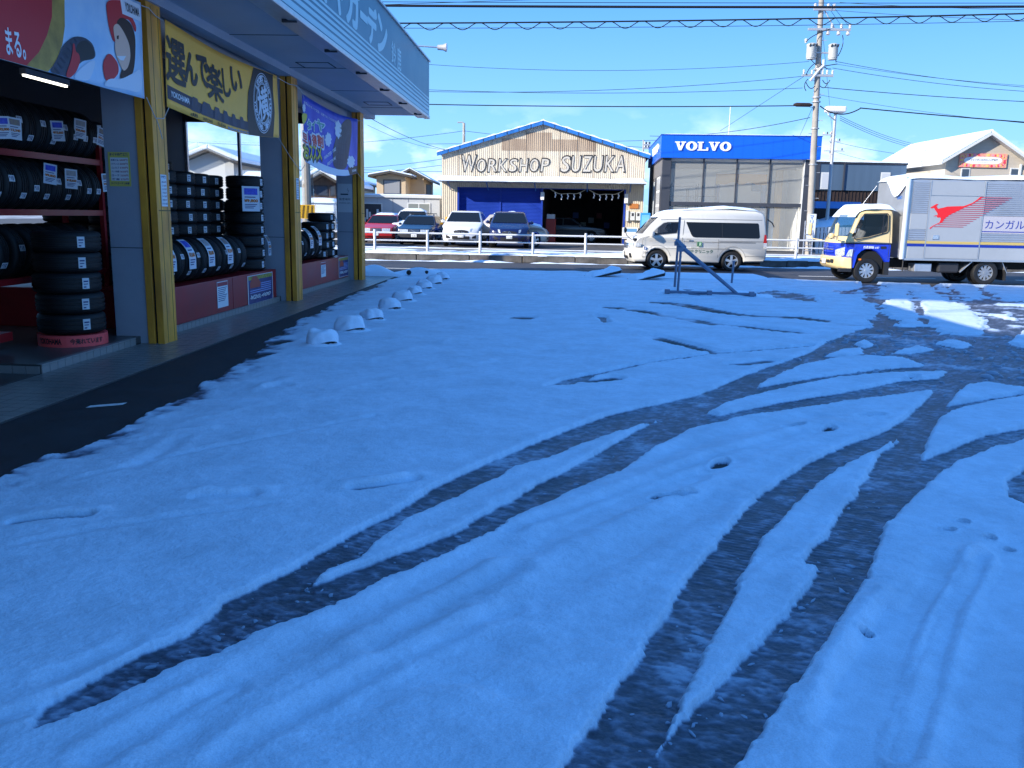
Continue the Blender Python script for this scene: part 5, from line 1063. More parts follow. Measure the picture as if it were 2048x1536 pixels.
HY = 52.0; ha = atY(1878, 325, HY); hp = atY(1977, 266, HY); hw = 2*(hp.x-ha.x)-0.8
hs_ = gable_house('shop_house', 'beige house with snowy gable roof and a pink floral signboard', (ha.x+0.4, HY, FZ), 0, hw, 9.5, ha.z-FZ+0.15, hp.z-FZ-0.15, BEIGE, 0.45, LG, 0.2)
sb = atY(1917, 334, HY-0.06); s1 = atY(2015, 308, HY-0.06); ox = ha.x+0.4
fs_ = thing('floral_signboard', (sb.x, HY-0.03, sb.z), 0, 'pink floral signboard with a white centre on the gable wall', 'sign'); fw, fh = s1.x-sb.x, s1.z-sb.z
box('board', 0, fw, -0.05, 0, 0, fh, M('floral pink', (0.80, 0.16, 0.22), 0.6, col2=(0.85, 0.55, 0.25), scale=7), fs_)
rp = MB(); n = 40; rp.prism([(fw*(0.5+0.40*math.copysign(abs(math.cos(2*PI*i/n))**0.5, math.cos(2*PI*i/n))), fh*(0.5+0.26*math.copysign(abs(math.sin(2*PI*i/n))**0.7, math.sin(2*PI*i/n)))) for i in range(n)], (-0.056, -0.0505), 'y'); rp.build('centre', WHITE, fs_)
for i in range(46):
    a = 2*PI*i/46; x, z = fw*(0.5+0.455*math.copysign(abs(math.cos(a))**0.55, math.cos(a))), fh*(0.5+0.39*math.copysign(abs(math.sin(a))**0.55, math.sin(a))); r_ = random.uniform(0.05, 0.09)
    MB().prism([(x+r_*math.cos(q*PI/3+i), z+r_*math.sin(q*PI/3+i)) for q in range(6)], (-0.058-0.0001*i, -0.051), 'y').build('rose', M('rose%d' % (i % 3), [(0.75, 0.05, 0.10), (0.85, 0.30, 0.38), (0.85, 0.55, 0.15)][i % 3], 0.7), fs_)
link('lettering', text_mesh('バラとリボンのかわいい雑貨屋', fw*0.62, fh*0.16, M('sign ink', '#3a3038', 0.7), bold=0.02, extrude=0), fs_, mw=frame((fw*0.19, -0.0565, fh*0.46), (1, 0, 0), (0, 0, 1)))
link('lettering', text_mesh('シャンテリボン', fw*0.2, fh*0.06, M('sign ink',), extrude=0), fs_, mw=frame((fw*0.4, -0.0565, fh*0.33), (1, 0, 0), (0, 0, 1)))
for px in (1920, 2018):
    p = atY(px, 358, HY); window(hs_, p.x-ox, p.z-FZ, 0.52, 0.62)
box('down_pipe', atY(2037, 345, HY).x-ox, atY(2037, 345, HY).x-ox+0.09, -0.12, -0.03, 0, ha.z-FZ, LG, hs_)
p0 = atY(1790, 352, 54.0); MB().add([(p0.x, 51.6, p0.z-0.4), (ha.x+0.6, 51.6, p0.z-0.1), (ha.x+0.6, 60, p0.z+0.5), (p0.x, 60, p0.z+0.5)], [(0, 1, 2, 3)]).build('lean_to_roof', SNOW, hs_, mw=Matrix.Translation((-ox, -HY, -FZ)))
pk = atY(2027, 255, 64); pl_ = atY(2003, 285, 64)
py_ = thing('snowy_hip_house', (pk.x, 66, FZ), 0, 'pointed roof thick with snow rising behind the beige house', 'house'); box('wall', -2.6, 3.2, -1.2, 6, 0, pl_.z-FZ-0.9, CREAM, py_)
hw2 = (pk.x-pl_.x)*1.9; zz = pk.z-FZ; z2 = zz-(pk.z-pl_.z)*1.9
MB().add([(-hw2, -2, z2), (hw2*1.4, -2, z2-0.3), (hw2*1.4, 6, z2), (-hw2, 6, z2), (0, 1, zz)], [(0, 1, 4), (1, 2, 4), (2, 3, 4), (3, 0, 4), (0, 3, 2, 1)]).build('snowy_roof', SNOW, py_, bevel=0.05)
# blue-grey flat block beside the showroom
BY = 54.0; ba = atY(1598, 410, BY); bb_ = atY(1814, 330, BY); BGR = M('slate blue siding', (0.07, 0.12, 0.19), 0.6, var=0.1, scale=1, bump=0.1, bscale=30, stretch=(3, 1, 0.2)); BRN = M('dark brown siding', (0.035, 0.022, 0.02), 0.7, var=0.2, scale=3)
bk = thing('slate_block', (ba.x, BY, FZ), 0, 'slate blue flat roofed block with two narrow windows and snow on top', 'building'); bwid = bb_.x-ba.x; bh = bb_.z-FZ; bz = atY(1700, 381, BY).z-FZ
box('upper_wall', 0, bwid, 0, 8, bz, bh, BGR, bk); box('lower_wall', 0.05, bwid-0.05, 0.1, 8, 0, bz, BRN, bk); box('parapet', -0.05, bwid+0.05, -0.06, 8, bh, bh+0.12, DK, bk); ragged(-0.1, bwid+0.1, -0.1, 8, bh+0.12, 0.22, bk, seed=9, n=60)
for px in (1640, 1759): p = atY(px, 378, BY); window(bk, p.x-ba.x, p.z-FZ, 0.56, 0.98, glass=M('curtained glass', (0.5, 0.52, 0.55), 0.15))
for k in range(30): box('batten', k*bwid/30, k*bwid/30+0.03, 0.06, 0.1, 0, bz-0.02, BRN, bk)
pz = atY(1684, 372, BY); box('down_pipe', pz.x-ba.x, pz.x-ba.x+0.08, -0.1, -0.02, bz, bh, GREYD, bk); box('corner_post', 0.5, 1.1, -0.03, 0, bz, bh, GREYD, bk)
# carport with blue awning and snowed canopy, ribbed fence
CY = 47.0; ca = atY(1597, 413, CY); cb_ = atY(1722, 405, CY)
cp = thing('carport', (ca.x, CY, FZ), 0, 'carport with a blue awning edge and a thick snow covered canopy', 'carport'); cw_ = cb_.x-ca.x
box('awning_edge', 0.9, cw_, 0.0, 3, ca.z-FZ-0.06, cb_.z-FZ+0.02, M('awning blue', (0.06, 0.22, 0.55), 0.6), cp)
MB().grid(lambda u, v: (0.6+(cw_+1.4)*u, -1.4+2.2*v, 1.05+0.95*math.sin(PI*0.5*min(1, u*1.25+0.12))**0.8*math.sin(PI*0.5*(0.25+0.75*v))), 24, 10).build('snow_canopy', SNOW, cp, smooth=True)
for x in (0.8, cw_): 
    for y in (-0.7, 2.5): box('post', x, x+0.08, y, y+0.08, 0, 1.6 if y < 0 else ca.z-FZ, LG, cp)
FEN = M('pale fence sheet', (0.50, 0.55, 0.60), 0.5, var=0.1, scale=2)
fn = thing('ribbed_fence', (atY(1631, 500, 39.8).x, 39.8, FZ), 0, 'pale ribbed metal fence behind the guard rail', 'fence')
for k in range(26):
    x = k*0.16; box('fence_slat', x, x+0.12, -0.02, 0.02, 0.05, 1.25, FEN, fn)
for z in (0.25, 1.0): box('fence_rail', -0.02, 4.2, 0.021, 0.06, z, z+0.05, LG, fn)
ld = thing('step_ladder', (atY(1606, 500, 39.2).x, 39.2, FZ), 0, 'grey ladder frame standing between showroom and utility pole', 'ladder')
for x in (0, 0.38): MB().cyl((x, 0, 0), (x+0.1, 0.3, 1.5), 0.025, n=6).build('rail', ALU, ld)
for k in range(6): MB().cyl((0.02*k/1.5, 0.06*k, 0.2+0.24*k), (0.38+0.02*k/1.5, 0.06*k, 0.2+0.24*k), 0.018, n=6).build('rung', ALU, ld)
# grey prefab office and the houses on the left
PY = 51.5; pa = atY(724, 480, PY); pb = atY(880, 397, PY); PFB = M('prefab grey', (0.38, 0.40, 0.42), 0.5, var=0.05, scale=1)
pf = thing('prefab_office', (pa.x, PY, FZ), 0, 'low grey prefab office with sliding window behind the parked cars', 'office'); pw = pb.x-pa.x; ph = pb.z-FZ
box('wall', 0, pw, 0.03, 4, 0, ph, PFB, pf); box('roof_edge', -0.08, pw+0.08, -0.1, 4.1, ph, ph+0.14, LG, pf); ragged(-0.08, pw+0.08, -0.08, 4, ph+0.14, 0.08, pf, seed=4, n=40)
for k in range(5): box('panel', 0.02+k*pw/5, (k+1)*pw/5-0.02, 0.0, 0.03, 0.1, ph-0.02, M('prefab panel', (0.46, 0.48, 0.50), 0.5), pf)
w_ = window(pf, pw*0.585, 0.75, 1.32, 1.35, y=-0.01, glass=M('prefab glass', (0.22, 0.24, 0.23), 0.1)); box('sash', pw*0.585+0.63, pw*0.585+0.69, -0.055, -0.04, 0.8, 2.05, LG, w_)
w_ = window(pf, 0.05, 0.9, 1.15, 1.15, y=-0.01, glass=DK)
for k in range(7): box('paper', 0.12+0.15*k, 0.24+0.15*k, -0.05, -0.046, 1.0+0.12*((k*5) % 4), 1.22+0.16*((k*3) % 4), PAPER, w_)
def house_at(px0, px1, pye, pyr, Y, name, label, wallm, **kw):
    a, b, c = atY(px0, pye, Y), atY(px1, pye, Y), atY((px0+px1)/2, pyr, Y)
    oh = kw.pop('oh', 0.5); return gable_house(name, label, (a.x+oh, Y, FZ), kw.pop('rz', 0), b.x-a.x-2*oh, kw.pop('D', 7), (a.z+b.z)/2-FZ+0.2, c.z-FZ-0.2, wallm, oh, **kw), a.x+oh
h1, hx = house_at(738, 826, 359, 341, 60, 'beige_house', 'cream two-storey house with snow edged gable beside the workshop', CREAM, snow=0.10)
for px, w in ((767, 1.0),): p = atY(px, 388, 60); window(h1, p.x-hx, p.z-FZ, 1.15, 0.95, frame_m=DK, glass=M('house glass curtain', (0.30, 0.31, 0.33), 0.15))
h2, hx2 = house_at(780, 862, 362, 336, 62.5, 'beige_house', 'rear wing of the cream house with darker snow edged roof', CREAM, snow=0.08); p = atY(852, 395, 62.5); window(h2, p.x-hx2, p.z-FZ, 0.4, 0.9, frame_m=DK)
h3, hx3 = house_at(596, 690, 372, 340, 47, 'timber_house', 'brown timber house under a snowy roof seen through the end bay', M('brown timber', (0.16, 0.11, 0.08), 0.8, var=0.3, scale=3, stretch=(3, 1, 0.3)), snow=0.22, D=9)
for px in (622, 660, 672): p = atY(px, 392, 47); window(h3, p.x-hx3, p.z-FZ, 0.9 if px < 640 else 0.35, 0.55, frame_m=DK)
h4, hx4 = house_at(360, 486, 330, 296, 48, 'white_house', 'white house with a thick snow roof seen behind the tyre stacks', M('white render', (0.6, 0.62, 0.62), 0.8), snow=0.25, D=10)
h5, hx5 = house_at(640, 735, 372, 350, 70, 'far_house', 'far house with a snowy roof beyond the timber house', CREAM, snow=0.15)
# white snow-covered box truck and a row of clutter behind the shop
def parked_box(px0, px1, pyt, Y, label, name='box_truck'):
    a, b = atY(px0, pyt, Y), atY(px1, pyt, Y); w = b.x-a.x; h = a.z-FZ; t_ = thing(name, (a.x, Y, FZ), 0, label, 'truck')
    m = M('truck white', (0.62, 0.65, 0.67), 0.45); box('box_body', 0, w*0.72, 0, 2, 0.7, h-0.12, m, t_, bevel=0.03); cbm = MB().prism([(w*0.73, 0.45), (w, 0.45), (w, 1.1), (w*0.93, h*0.78), (w*0.73, h*0.78)], (0.1, 1.9), 'y'); cbm.build('cab', m, t_, bevel=0.04)
    box('chassis', 0.1, w*0.95, 0.3, 1.7, 0.45, 0.7, DK, t_); box('door', w*0.5, w*0.68, -0.02, 0, 0.9, h-0.5, M('truck panel', (0.5, 0.53, 0.55), 0.4), t_); box('side_window', w*0.78, w*0.92, 0.085, 0.1, 1.05, h*0.72, DK, t_)
    for x in (w*0.2, w*0.86): MB().lathe([(0.12, 0.0), (0.36, 0.02), (0.38, 0.1), (0.38, 0.25), (0.1, 0.25)], 18, 'y', (x, 0.05, 0.38)).build('wheel', RUB, t_, smooth=True)
    ragged(-0.05, w*0.74, -0.05, 2.0, h-0.12, 0.22, t_, seed=int(px0) % 13, n=24); return t_
parked_box(612, 690, 398, 38.5, 'white snow topped box truck parked behind the shop end window'); parked_box(488, 556, 346, 39, 'white box truck with snow on its roof seen past the pier')
hz_ = thing('hazard_board', (atY(594, 430, 27.5).x, 27.5, 0), 0, 'yellow and black striped hazard board behind the shop window', 'board'); za_ = atY(598, 437, 27.5).z; box('post', 0.25, 0.3, 0.01, 0.06, 0, za_, ALU, hz_); box('board', 0, 0.55, -0.02, 0.01, za_, za_+0.42, M('hazard yellow', (0.75, 0.45, 0.03), 0.5), hz_)
for k in range(4): MB().prism([(0.02+k*0.13, za_+0.02), (0.08+k*0.13, za_+0.02), (0.14+k*0.13-0.02, za_+0.40), (0.08+k*0.13-0.02, za_+0.40)], (-0.024, -0.0205), 'y').build('stripe', BLACK, hz_)
gp = atY(614, 430, 30); MB().cyl((gp.x, 30, 0), (gp.x, 30, 6.5), 0.16, 0.13, 12).build('utility_pole', M('pole concrete', (0.36, 0.33, 0.29), 0.85, var=0.15, scale=3), None, label='plain grey pole standing just behind the shop end window', cat='pole')
# ================================================================ vehicles
class Shell:
    """closed body: side outline (s from the nose, z), half width hw(s,z), nose and tail rounded in plan. local: +y is forward, nose at y=0"""
    FR = (-1, -0.975, -0.90, -0.6, 0, 0.6, 0.90, 0.975, 1)
    INS = {1: 0.055, 0.975: 0.022, 0.90: 0.004, 0.6: 0.0, 0: 0.0}
    def __init__(s, outline, hw, nose=0.16, tail=0.08, L=None, edge=1.0):
        s.o = outline; s.hw = hw; s.nose = nose; s.tail = tail; s.L = L or max(p[0] for p in outline); s.edge = edge
        n = len(outline); A = sum(outline[i][0]*outline[(i+1) % n][1]-outline[(i+1) % n][0]*outline[i][1] for i in range(n)); s.sg = 1 if A > 0 else -1
    def P(s, a, z, f, off=0.0):
        k = min(1.0, abs(f)); aa = a + s.nose*f*f*max(0, 1-a/0.9)**1.3 - s.tail*f*f*max(0, 1-(s.L-a)/0.8)**1.3
        return (f*s.hw(a, z) + math.copysign(off, f) if f else 0.0, -aa, z)
    def body(s, name, mat, parent):
        n = len(s.o); vs = []; fs = []
        nr = []
        for i in range(n):
            a, b = s.o[i-1], s.o[(i+1) % n]; dx, dz = b[0]-a[0], b[1]-a[1]; L = math.hypot(dx, dz) or 1; nr.append((-dz/L*s.sg, dx/L*s.sg))
        for f in s.FR:
            e = s.INS[abs(f)]*s.edge
            for i, (a, z) in enumerate(s.o): vs.append(s.P(a+nr[i][0]*e, z+nr[i][1]*e, f))
        K = len(s.FR)
        for k in range(K-1): fs += [(k*n+i, k*n+(i+1) % n, (k+1)*n+(i+1) % n, (k+1)*n+i) for i in range(n)]
        for k in (0, K-1):
            tr = tessellate_polygon([[Vector((p[0], p[1], 0)) for p in s.o]]); fs += [tuple(k*n+j for j in t) for t in tr]
        return MB().add(vs, fs).build(name, mat, parent, smooth=True)
    def side(s, name, pts, mat, parent, off=0.006, sides=(-1, 1)):
        r = None
        for sd in sides:
            bm = bmesh.new(); bm.faces.new([bm.verts.new((p[0], p[1], 0)) for p in pts]); bmesh.ops.triangulate(bm, faces=bm.faces[:])
            lo = min(p[0] for p in pts); hi = max(p[0] for p in pts)
            for k in range(1, 8): bmesh.ops.bisect_plane(bm, geom=bm.verts[:]+bm.edges[:]+bm.faces[:], plane_co=(lo+(hi-lo)*k/8, 0, 0), plane_no=(1, 0, 0))
            zl_, zh = min(p[1] for p in pts), max(p[1] for p in pts)
            for k in range(1, 4): bmesh.ops.bisect_plane(bm, geom=bm.verts[:]+bm.edges[:]+bm.faces[:], plane_co=(0, zl_+(zh-zl_)*k/4, 0), plane_no=(0, 1, 0))
            me = bpy.data.meshes.new(name); bm.to_mesh(me); bm.free(); me.materials.append(mat)
            for v in me.vertices: v.co = s.P(v.co.x, v.co.y, sd, off)
            r = link(name, me, parent)
        return r
    def line(s, name, pts, w, mat, parent, off=0.005, sides=(-1, 1)):
        for sd in sides:
            m = MB(); q = [Vector((p[0], p[1])) for p in pts]; fine = []
            for a, b in zip(q[:-1], q[1:]):
                k = max(1, int((b-a).length/0.25)); fine += [a+(b-a)*i/k for i in range(k)]
            fine.append(q[-1]); vs = []
            for i, p in enumerate(fine):
                d = (fine[min(i+1, len(fine)-1)]-fine[max(i-1, 0)]).normalized(); nn = Vector((-d.y, d.x))*w/2
                vs += [s.P(p.x+nn.x, p.y+nn.y, sd, off), s.P(p.x-nn.x, p.y-nn.y, sd, off)]
            m.add(vs, [(2*i, 2*i+2, 2*i+3, 2*i+1) for i in range(len(fine)-1)]); m.build(name, mat, parent)
    def text(s, name, t, a0, a1, z0, z1, mat, parent, sd=-1, off=0.007, **kw):
        me = text_mesh(t, 1, 1, mat, extrude=0, **kw)
        for v in me.vertices:
            u = v.co.x if sd < 0 else 1-v.co.x
            v.co = s.P(a0+(a1-a0)*u, z0+(z1-z0)*v.co.y, sd, off+v.co.z)
        return link(name, me, parent)
    def strip(s, name, p0, p1, f0, f1, mat, parent, off=0.008, nu=10, nv=3):
        """patch across the width between two outline points"""
        d = Vector((p1[0]-p0[0], p1[1]-p0[1])); nrm = Vector((-d.y, d.x)).normalized()
        if nrm.y < 0 and abs(nrm.y) > 0.15: nrm = -nrm
        if abs(nrm.y) <= 0.15 and nrm.x > 0 and p0[0] < s.L/2: nrm = -nrm
        def fn(u, t):
            f = f0+(f1-f0)*u; a, z = p0[0]+d.x*t+nrm.x*off, p0[1]+d.y*t+nrm.y*off; return s.P(a, z, f)
        return MB().grid(fn, nu, nv).build(name, mat, parent, smooth=True)
    def fz(s, z):
        """nose position at height z"""
        best = None; n = len(s.o)
        for i in range(n):
            a, b = s.o[i], s.o[(i+1) % n]
            if (a[1]-z)*(b[1]-z) <= 0 and a[1] != b[1]:
                x = a[0]+(b[0]-a[0])*(z-a[1])/(b[1]-a[1]); best = x if best is None else min(best, x)
        return best if best is not None else 0
    def front(s, name, z0, z1, f0, f1, mat, parent, off=0.012, nu=6, nv=4, slant=0.0):
        def fn(u, t):
            f = f0+(f1-f0)*u; z = z0+(z1-z0)*t + slant*(u-0.5); p = s.P(s.fz(z), z, f); return (p[0], p[1]+off, p[2])
        return MB().grid(fn, nu, nv).build(name, mat, parent, smooth=True)
    def fronttext(s, name, t, z0, z1, f0, f1, mat, parent, off=0.02, **kw):
        me = text_mesh(t, 1, 1, mat, extrude=0, **kw)
        for v in me.vertices:
            f = f1+(f0-f1)*v.co.x; z = z0+(z1-z0)*v.co.y; p = s.P(s.fz(z), z, f); v.co = (p[0], p[1]+off+v.co.z, p[2])
        return link(name, me, parent)
def arch(c, z, r, n=9): return [(c+r*math.cos(PI*i/n), z+r*math.sin(PI*i/n)) for i in range(n+1)]
TYR = M('car tyre', (0.012, 0.012, 0.013), 0.6, var=0.2, scale=8); RIM = M('alloy rim', (0.55, 0.56, 0.58), 0.3, metal=0.8); HUB = M('hub grey', (0.35, 0.36, 0.37), 0.4, metal=0.5); CARGLASS = M('car glass', (0.010, 0.013, 0.018), 0.06, spec=0.25)
TINT = M('tinted glass', (0.02, 0.03, 0.05), 0.04, alpha=0.40); CLRG = M('cab glass', (0.03, 0.05, 0.06), 0.03, alpha=0.30); TRIM = M('black trim', (0.02, 0.02, 0.022), 0.5); CHR = M('chrome', (0.65, 0.66, 0.68), 0.15, metal=0.9); LENSG = M('headlamp lens', (0.6, 0.64, 0.68), 0.1, metal=0.3, var=0.5, scale=25); PLATE = M('number plate', (0.72, 0.73, 0.72), 0.5); GAP = M('panel gap', (0.05, 0.05, 0.05), 0.7); UNDER = M('underbody', (0.01, 0.01, 0.01), 0.9); TAIL = M('tail lamp', (0.35, 0.01, 0.01), 0.2); AMB = M('amber lamp', (0.8, 0.2, 0.01), 0.3)
def wheel(parent, x, a, r, w, spokes=5, rim=0.66, sd=-1, rimm=None):
    """wheel whose outer face looks to side sd"""
    wt = thing('wheel', (x, -a, r)); wt.parent = parent
    h = w/2
    MB().lathe([(r*rim*0.98, -h*0.8), (r*0.80, -h), (r*0.94, -h*0.92), (r, -h*0.6), (r, h*0.6), (r*0.94, h*0.92), (r*0.80, h), (r*rim*0.98, h*0.8)], 28, 'x').build('tyre', TYR, wt, smooth=True)
    o = sd*h*0.72; m = MB(); R1 = r*rim
    m.lathe([(R1, o), (R1*0.93, o), (R1*0.90, o*0.55), (R1*0.88, o*0.2)], 28, 'x')
    for k in range(spokes):
        a_ = 2*PI*k/spokes+0.3; c, s_ = math.cos(a_), math.sin(a_); wd = R1*(0.15 if spokes > 5 else 0.20)
        q = []
        for rr, ww, oo in ((R1*0.12, wd*0.8, o*0.9), (R1*0.95, wd, o*0.86)):
            q += [(oo, rr*c-ww*s_, rr*s_+ww*c), (oo, rr*c+ww*s_, rr*s_-ww*c)]
        q2 = [(p[0]-sd*0.03, p[1], p[2]) for p in q]
        m.add(q+q2, [(0, 1, 3, 2), (4, 6, 7, 5), (0, 2, 6, 4), (1, 5, 7, 3)])
    m.lathe([(0.0, o*1.02), (R1*0.22, o), (R1*0.24, o*0.8)], 12, 'x'); m.build('rim', rimm or RIM, wt, smooth=False)
    MB().lathe([(0.0, o*0.1), (R1*0.9, o*0.1)], 24, 'x').build('brake_disc', UNDER, wt)
    return wt
def seated(parent, x, a, z, cloth, skin, mask=None, reach=0.42, cap=None):
    """driver: one skinned figure with head, arms on the wheel, thighs and shins"""
    t_ = thing('person', (0, 0, 0)); return t_
def driver(loc, rz, label, cloth, mask=True, cap=False):
    root = thing('person', loc, rz, label, 'person')
    me = bpy.data.meshes.new('body')
    V = [(0, 0, 0), (0, -0.03, 0.20), (0, -0.05, 0.40), (0, -0.05, 0.50), (0, -0.03, 0.58), (0, -0.01, 0.66), (0, 0.0, 0.74),
         (-0.18, -0.05, 0.46), (-0.24, 0.08, 0.26), (-0.17, 0.34, 0.30), (-0.15, 0.42, 0.32), (0.18, -0.05, 0.46), (0.24, 0.08, 0.26), (0.17, 0.34, 0.30), (0.15, 0.42, 0.32),
         (-0.10, 0.05, -0.02), (-0.13, 0.45, 0.02), (-0.13, 0.60, -0.36), (-0.13, 0.72, -0.40), (0.10, 0.05, -0.02), (0.13, 0.45, 0.02), (0.13, 0.60, -0.36), (0.13, 0.72, -0.40)]
    E = [(0, 1), (1, 2), (2, 3), (3, 4), (4, 5), (5, 6), (3, 7), (7, 8), (8, 9), (9, 10), (3, 11), (11, 12), (12, 13), (13, 14), (0, 15), (15, 16), (16, 17), (17, 18), (0, 19), (19, 20), (20, 21), (21, 22)]
    RD = [0.15, 0.14, 0.15, 0.09, 0.06, 0.095, 0.085, 0.075, 0.055, 0.042, 0.045, 0.075, 0.055, 0.042, 0.045, 0.10, 0.075, 0.05, 0.05, 0.10, 0.075, 0.05, 0.05]
    me.from_pydata(V, E, []); o = link('body', me, root); me.materials.append(cloth)
    sk = o.modifiers.new('skin', 'SKIN'); 
    bm = bmesh.new(); bm.from_mesh(me); lay = bm.verts.layers.skin.verify(); bm.verts.ensure_lookup_table()
    for v, r in zip(bm.verts, RD): v[lay].radius = (r, r*0.85); v[lay].use_root = (v.index == 0)
    bm.to_mesh(me); bm.free(); o.modifiers.new('sub', 'SUBSURF').levels = 1; o.modifiers['sub'].render_levels = 1
    SKN = M('skin', (0.50, 0.30, 0.20), 0.6)
    hd = MB(); hd.grid(lambda u, v: (0.085*math.sin(PI*v)*math.cos(2*PI*u), 0.015+0.105*math.sin(PI*v)*math.sin(2*PI*u), 0.70+0.125*math.cos(PI*v)), 16, 12); h_ = hd.build('head', SKN, root, smooth=True)
    MB().grid(lambda u, v: (0.094*math.sin(PI*0.62*v)*math.cos(PI+PI*u*1.0+0.0)*1.0, 0.0+0.108*math.sin(PI*0.62*v)*math.sin(PI+PI*u), 0.715+0.125*math.cos(PI*0.62*v)), 14, 8).build('hair', M('hair', (0.02, 0.015, 0.012), 0.6), h_, smooth=True)
    MB().lathe([(0.0, 0.145), (0.05, 0.135), (0.088, 0.09), (0.095, 0.05)], 16, 'z', (0, 0.005, 0.70)).build('hair_top', M('cap navy', (0.02, 0.03, 0.06), 0.7) if cap else M('hair',), h_, smooth=True)
    MB().cyl((0, 0.115, 0.70), (0, 0.138, 0.685), 0.014, 0.008, 6).build('nose', SKN, h_)
    for sx in (-1, 1):
        MB().lathe([(0, 0.0), (0.012, 0.0)], 8, 'y', (sx*0.035, 0.112, 0.72)).build('eye', BLACK, h_); MB().cyl((sx*0.085, 0.0, 0.70), (sx*0.098, -0.01, 0.70), 0.028, 0.02, 8).build('ear', SKN, h_)
        for k, (dx, ln) in enumerate(((-0.024, 0.055), (-0.008, 0.062), (0.008, 0.060), (0.022, 0.05), (0.035, 0.04))):
            MB().tube([(sx*0.15+dx, 0.44, 0.335), (sx*0.15+dx, 0.44+ln*0.6, 0.335), (sx*0.15+dx, 0.44+ln*0.75, 0.30)], 0.009, 5).build('finger', SKN, root)
    if mask: MB().grid(lambda u, v: (0.088*math.sin(0.5+1.2*0+PI*(0.5)*1)*math.cos(PI*0.1+PI*0.8*u)*(0.9+0.1*v), 0.022+0.108*math.sin(PI*0.1+PI*0.8*u), 0.615+0.085*v), 10, 4).build('face_mask', M('mask white', (0.8, 0.8, 0.8), 0.7), h_, smooth=True)
    else: box('mouth', -0.025, 0.025, 0.108, 0.114, 0.648, 0.655, M('lips', (0.35, 0.14, 0.12), 0.6), h_)
    return root
def hollow(o, cutters):
    """cut window openings and a cabin out of a closed body; the cut faces take the cutter's dark lining"""
    tmp = []
    for poly, xr, axis in cutters:
        c = link('cutter', MB().prism([(-a, z) for a, z in poly], (-xr, xr), 'x').mesh('cutter', M('cabin lining', (0.03, 0.03, 0.035), 0.8))); c.matrix_basis = Matrix.Identity(4); tmp.append(c)
        b = o.modifiers.new('cut', 'BOOLEAN'); b.object = c; b.operation = 'DIFFERENCE'; b.solver = 'EXACT'
        try: b.material_mode = 'TRANSFER'
        except Exception: pass
    par = o.parent; o.parent = None
    dg = bpy.context.evaluated_depsgraph_get(); dg.update(); me = bpy.data.meshes.new_from_object(o.evaluated_get(dg)); o.modifiers.clear(); o.data = me; o.parent = par
    for c in tmp: bpy.data.objects.remove(c)
# ---------------------------------------------------------------- passenger van
VANC = M('van pearl', (0.62, 0.60, 0.55), 0.28, var=0.02, scale=1, coat=0.3)
vf = gnd(1314, 541); van = thing('minibus', (vf.x-1.02, 30.25+0.94, 0.004), PI/2, 'cream clinic minibus with tinted windows and snow on its roof', 'van')
def vhw(a, z):
    w = 0.94 - 0.03*max(0, 0.6-z)/0.3 - 0.155*max(0, z-1.12) - 0.10*max(0, 1-a/0.55)**2; return w if z < 1.9 else w-0.25*(z-1.9)
vo = [(0.14, 0.26), (0.05, 0.36), (0.0, 0.50), (0.0, 0.66), (0.02, 0.82), (0.08, 0.98), (0.22, 1.10), (0.40, 1.18), (0.72, 1.50), (1.04, 1.80), (1.16, 1.87), (1.40, 1.95), (1.8, 2.02), (2.4, 2.06), (3.6, 2.07), (4.35, 2.05), (4.62, 1.99), (4.71, 1.86), (4.76, 1.50), (4.80, 1.1), (4.83, 0.75), (4.82, 0.45), (4.72, 0.32), (4.05, 0.30)] + arch(3.59, 0.32, 0.40)[0:] + [(3.15, 0.26), (1.46, 0.26)] + arch(1.02, 0.32, 0.40) + [(0.58, 0.26)]
vb = Shell(vo, vhw, nose=0.22, tail=0.06); body = vb.body('body', VANC, van)
hollow(body, [([(0.98, 1.10), (1.26, 1.66), (1.84, 1.70), (1.84, 0.72), (0.98, 0.72)], 0.80, 0), ([(0.95, 1.185), (0.82, 1.215), (1.00, 1.42), (1.21, 1.585), (1.34, 1.62), (1.785, 1.63), (1.745, 1.54), (1.665, 1.265)], 1.3, 0), ([(0.40, 1.27), (1.02, 1.85), (1.2, 1.72), (0.9, 1.2)], 0.68, 0)])
for c in (1.02, 3.59): box('wheel_well', -0.86, 0.86, -c-0.395, -c+0.395, 0.30, 0.70, UNDER, van)
box('underfloor', -0.8, 0.8, -4.6, -0.3, 0.20, 0.32, UNDER, van)
vb.side('side_window', [(0.93, 1.16), (0.78, 1.20), (0.98, 1.42), (1.20, 1.60), (1.34, 1.635), (1.80, 1.645), (1.76, 1.54), (1.68, 1.25)], TINT, van)
vb.side('rear_side_window', [(1.98, 1.62), (2.0, 1.64), (4.44, 1.64), (4.48, 1.60), (4.53, 1.18), (4.48, 1.13), (2.30, 1.13), (2.22, 1.15), (2.16, 1.22)], CARGLASS, van)
vb.line('window_pillar', [(3.22, 1.14), (3.20, 1.63)], 0.02, TRIM, van, 0.0075)
vb.strip('windscreen', (0.44, 1.215), (1.04, 1.80), -0.90, 0.90, CLRG if False else M('windscreen tint', (0.03, 0.05, 0.08), 0.04, alpha=0.75), van, 0.010)
for pts, w in (([(1.86, 0.45), (1.86, 1.0), (1.92, 1.70)], 0.014), ([(0.42, 0.44), (0.62, 0.44)], 0.018), ([(3.10, 0.45), (3.10, 1.08)], 0.010), ([(1.90, 0.98), (3.10, 0.98)], 0.014), ([(3.12, 1.02), (4.7, 1.02)], 0.012), ([(3.12, 0.98), (4.4, 0.98)], 0.014), ([(0.42, 0.44), (0.40, 0.95), (0.46, 1.10), (0.70, 1.14)], 0.010), ([(0.72, 0.98), (1.84, 1.0)], 0.008), ([(4.05, 0.52), (4.80, 0.52)], 0.008)): vb.line('door_line', pts, w, GAP, van)
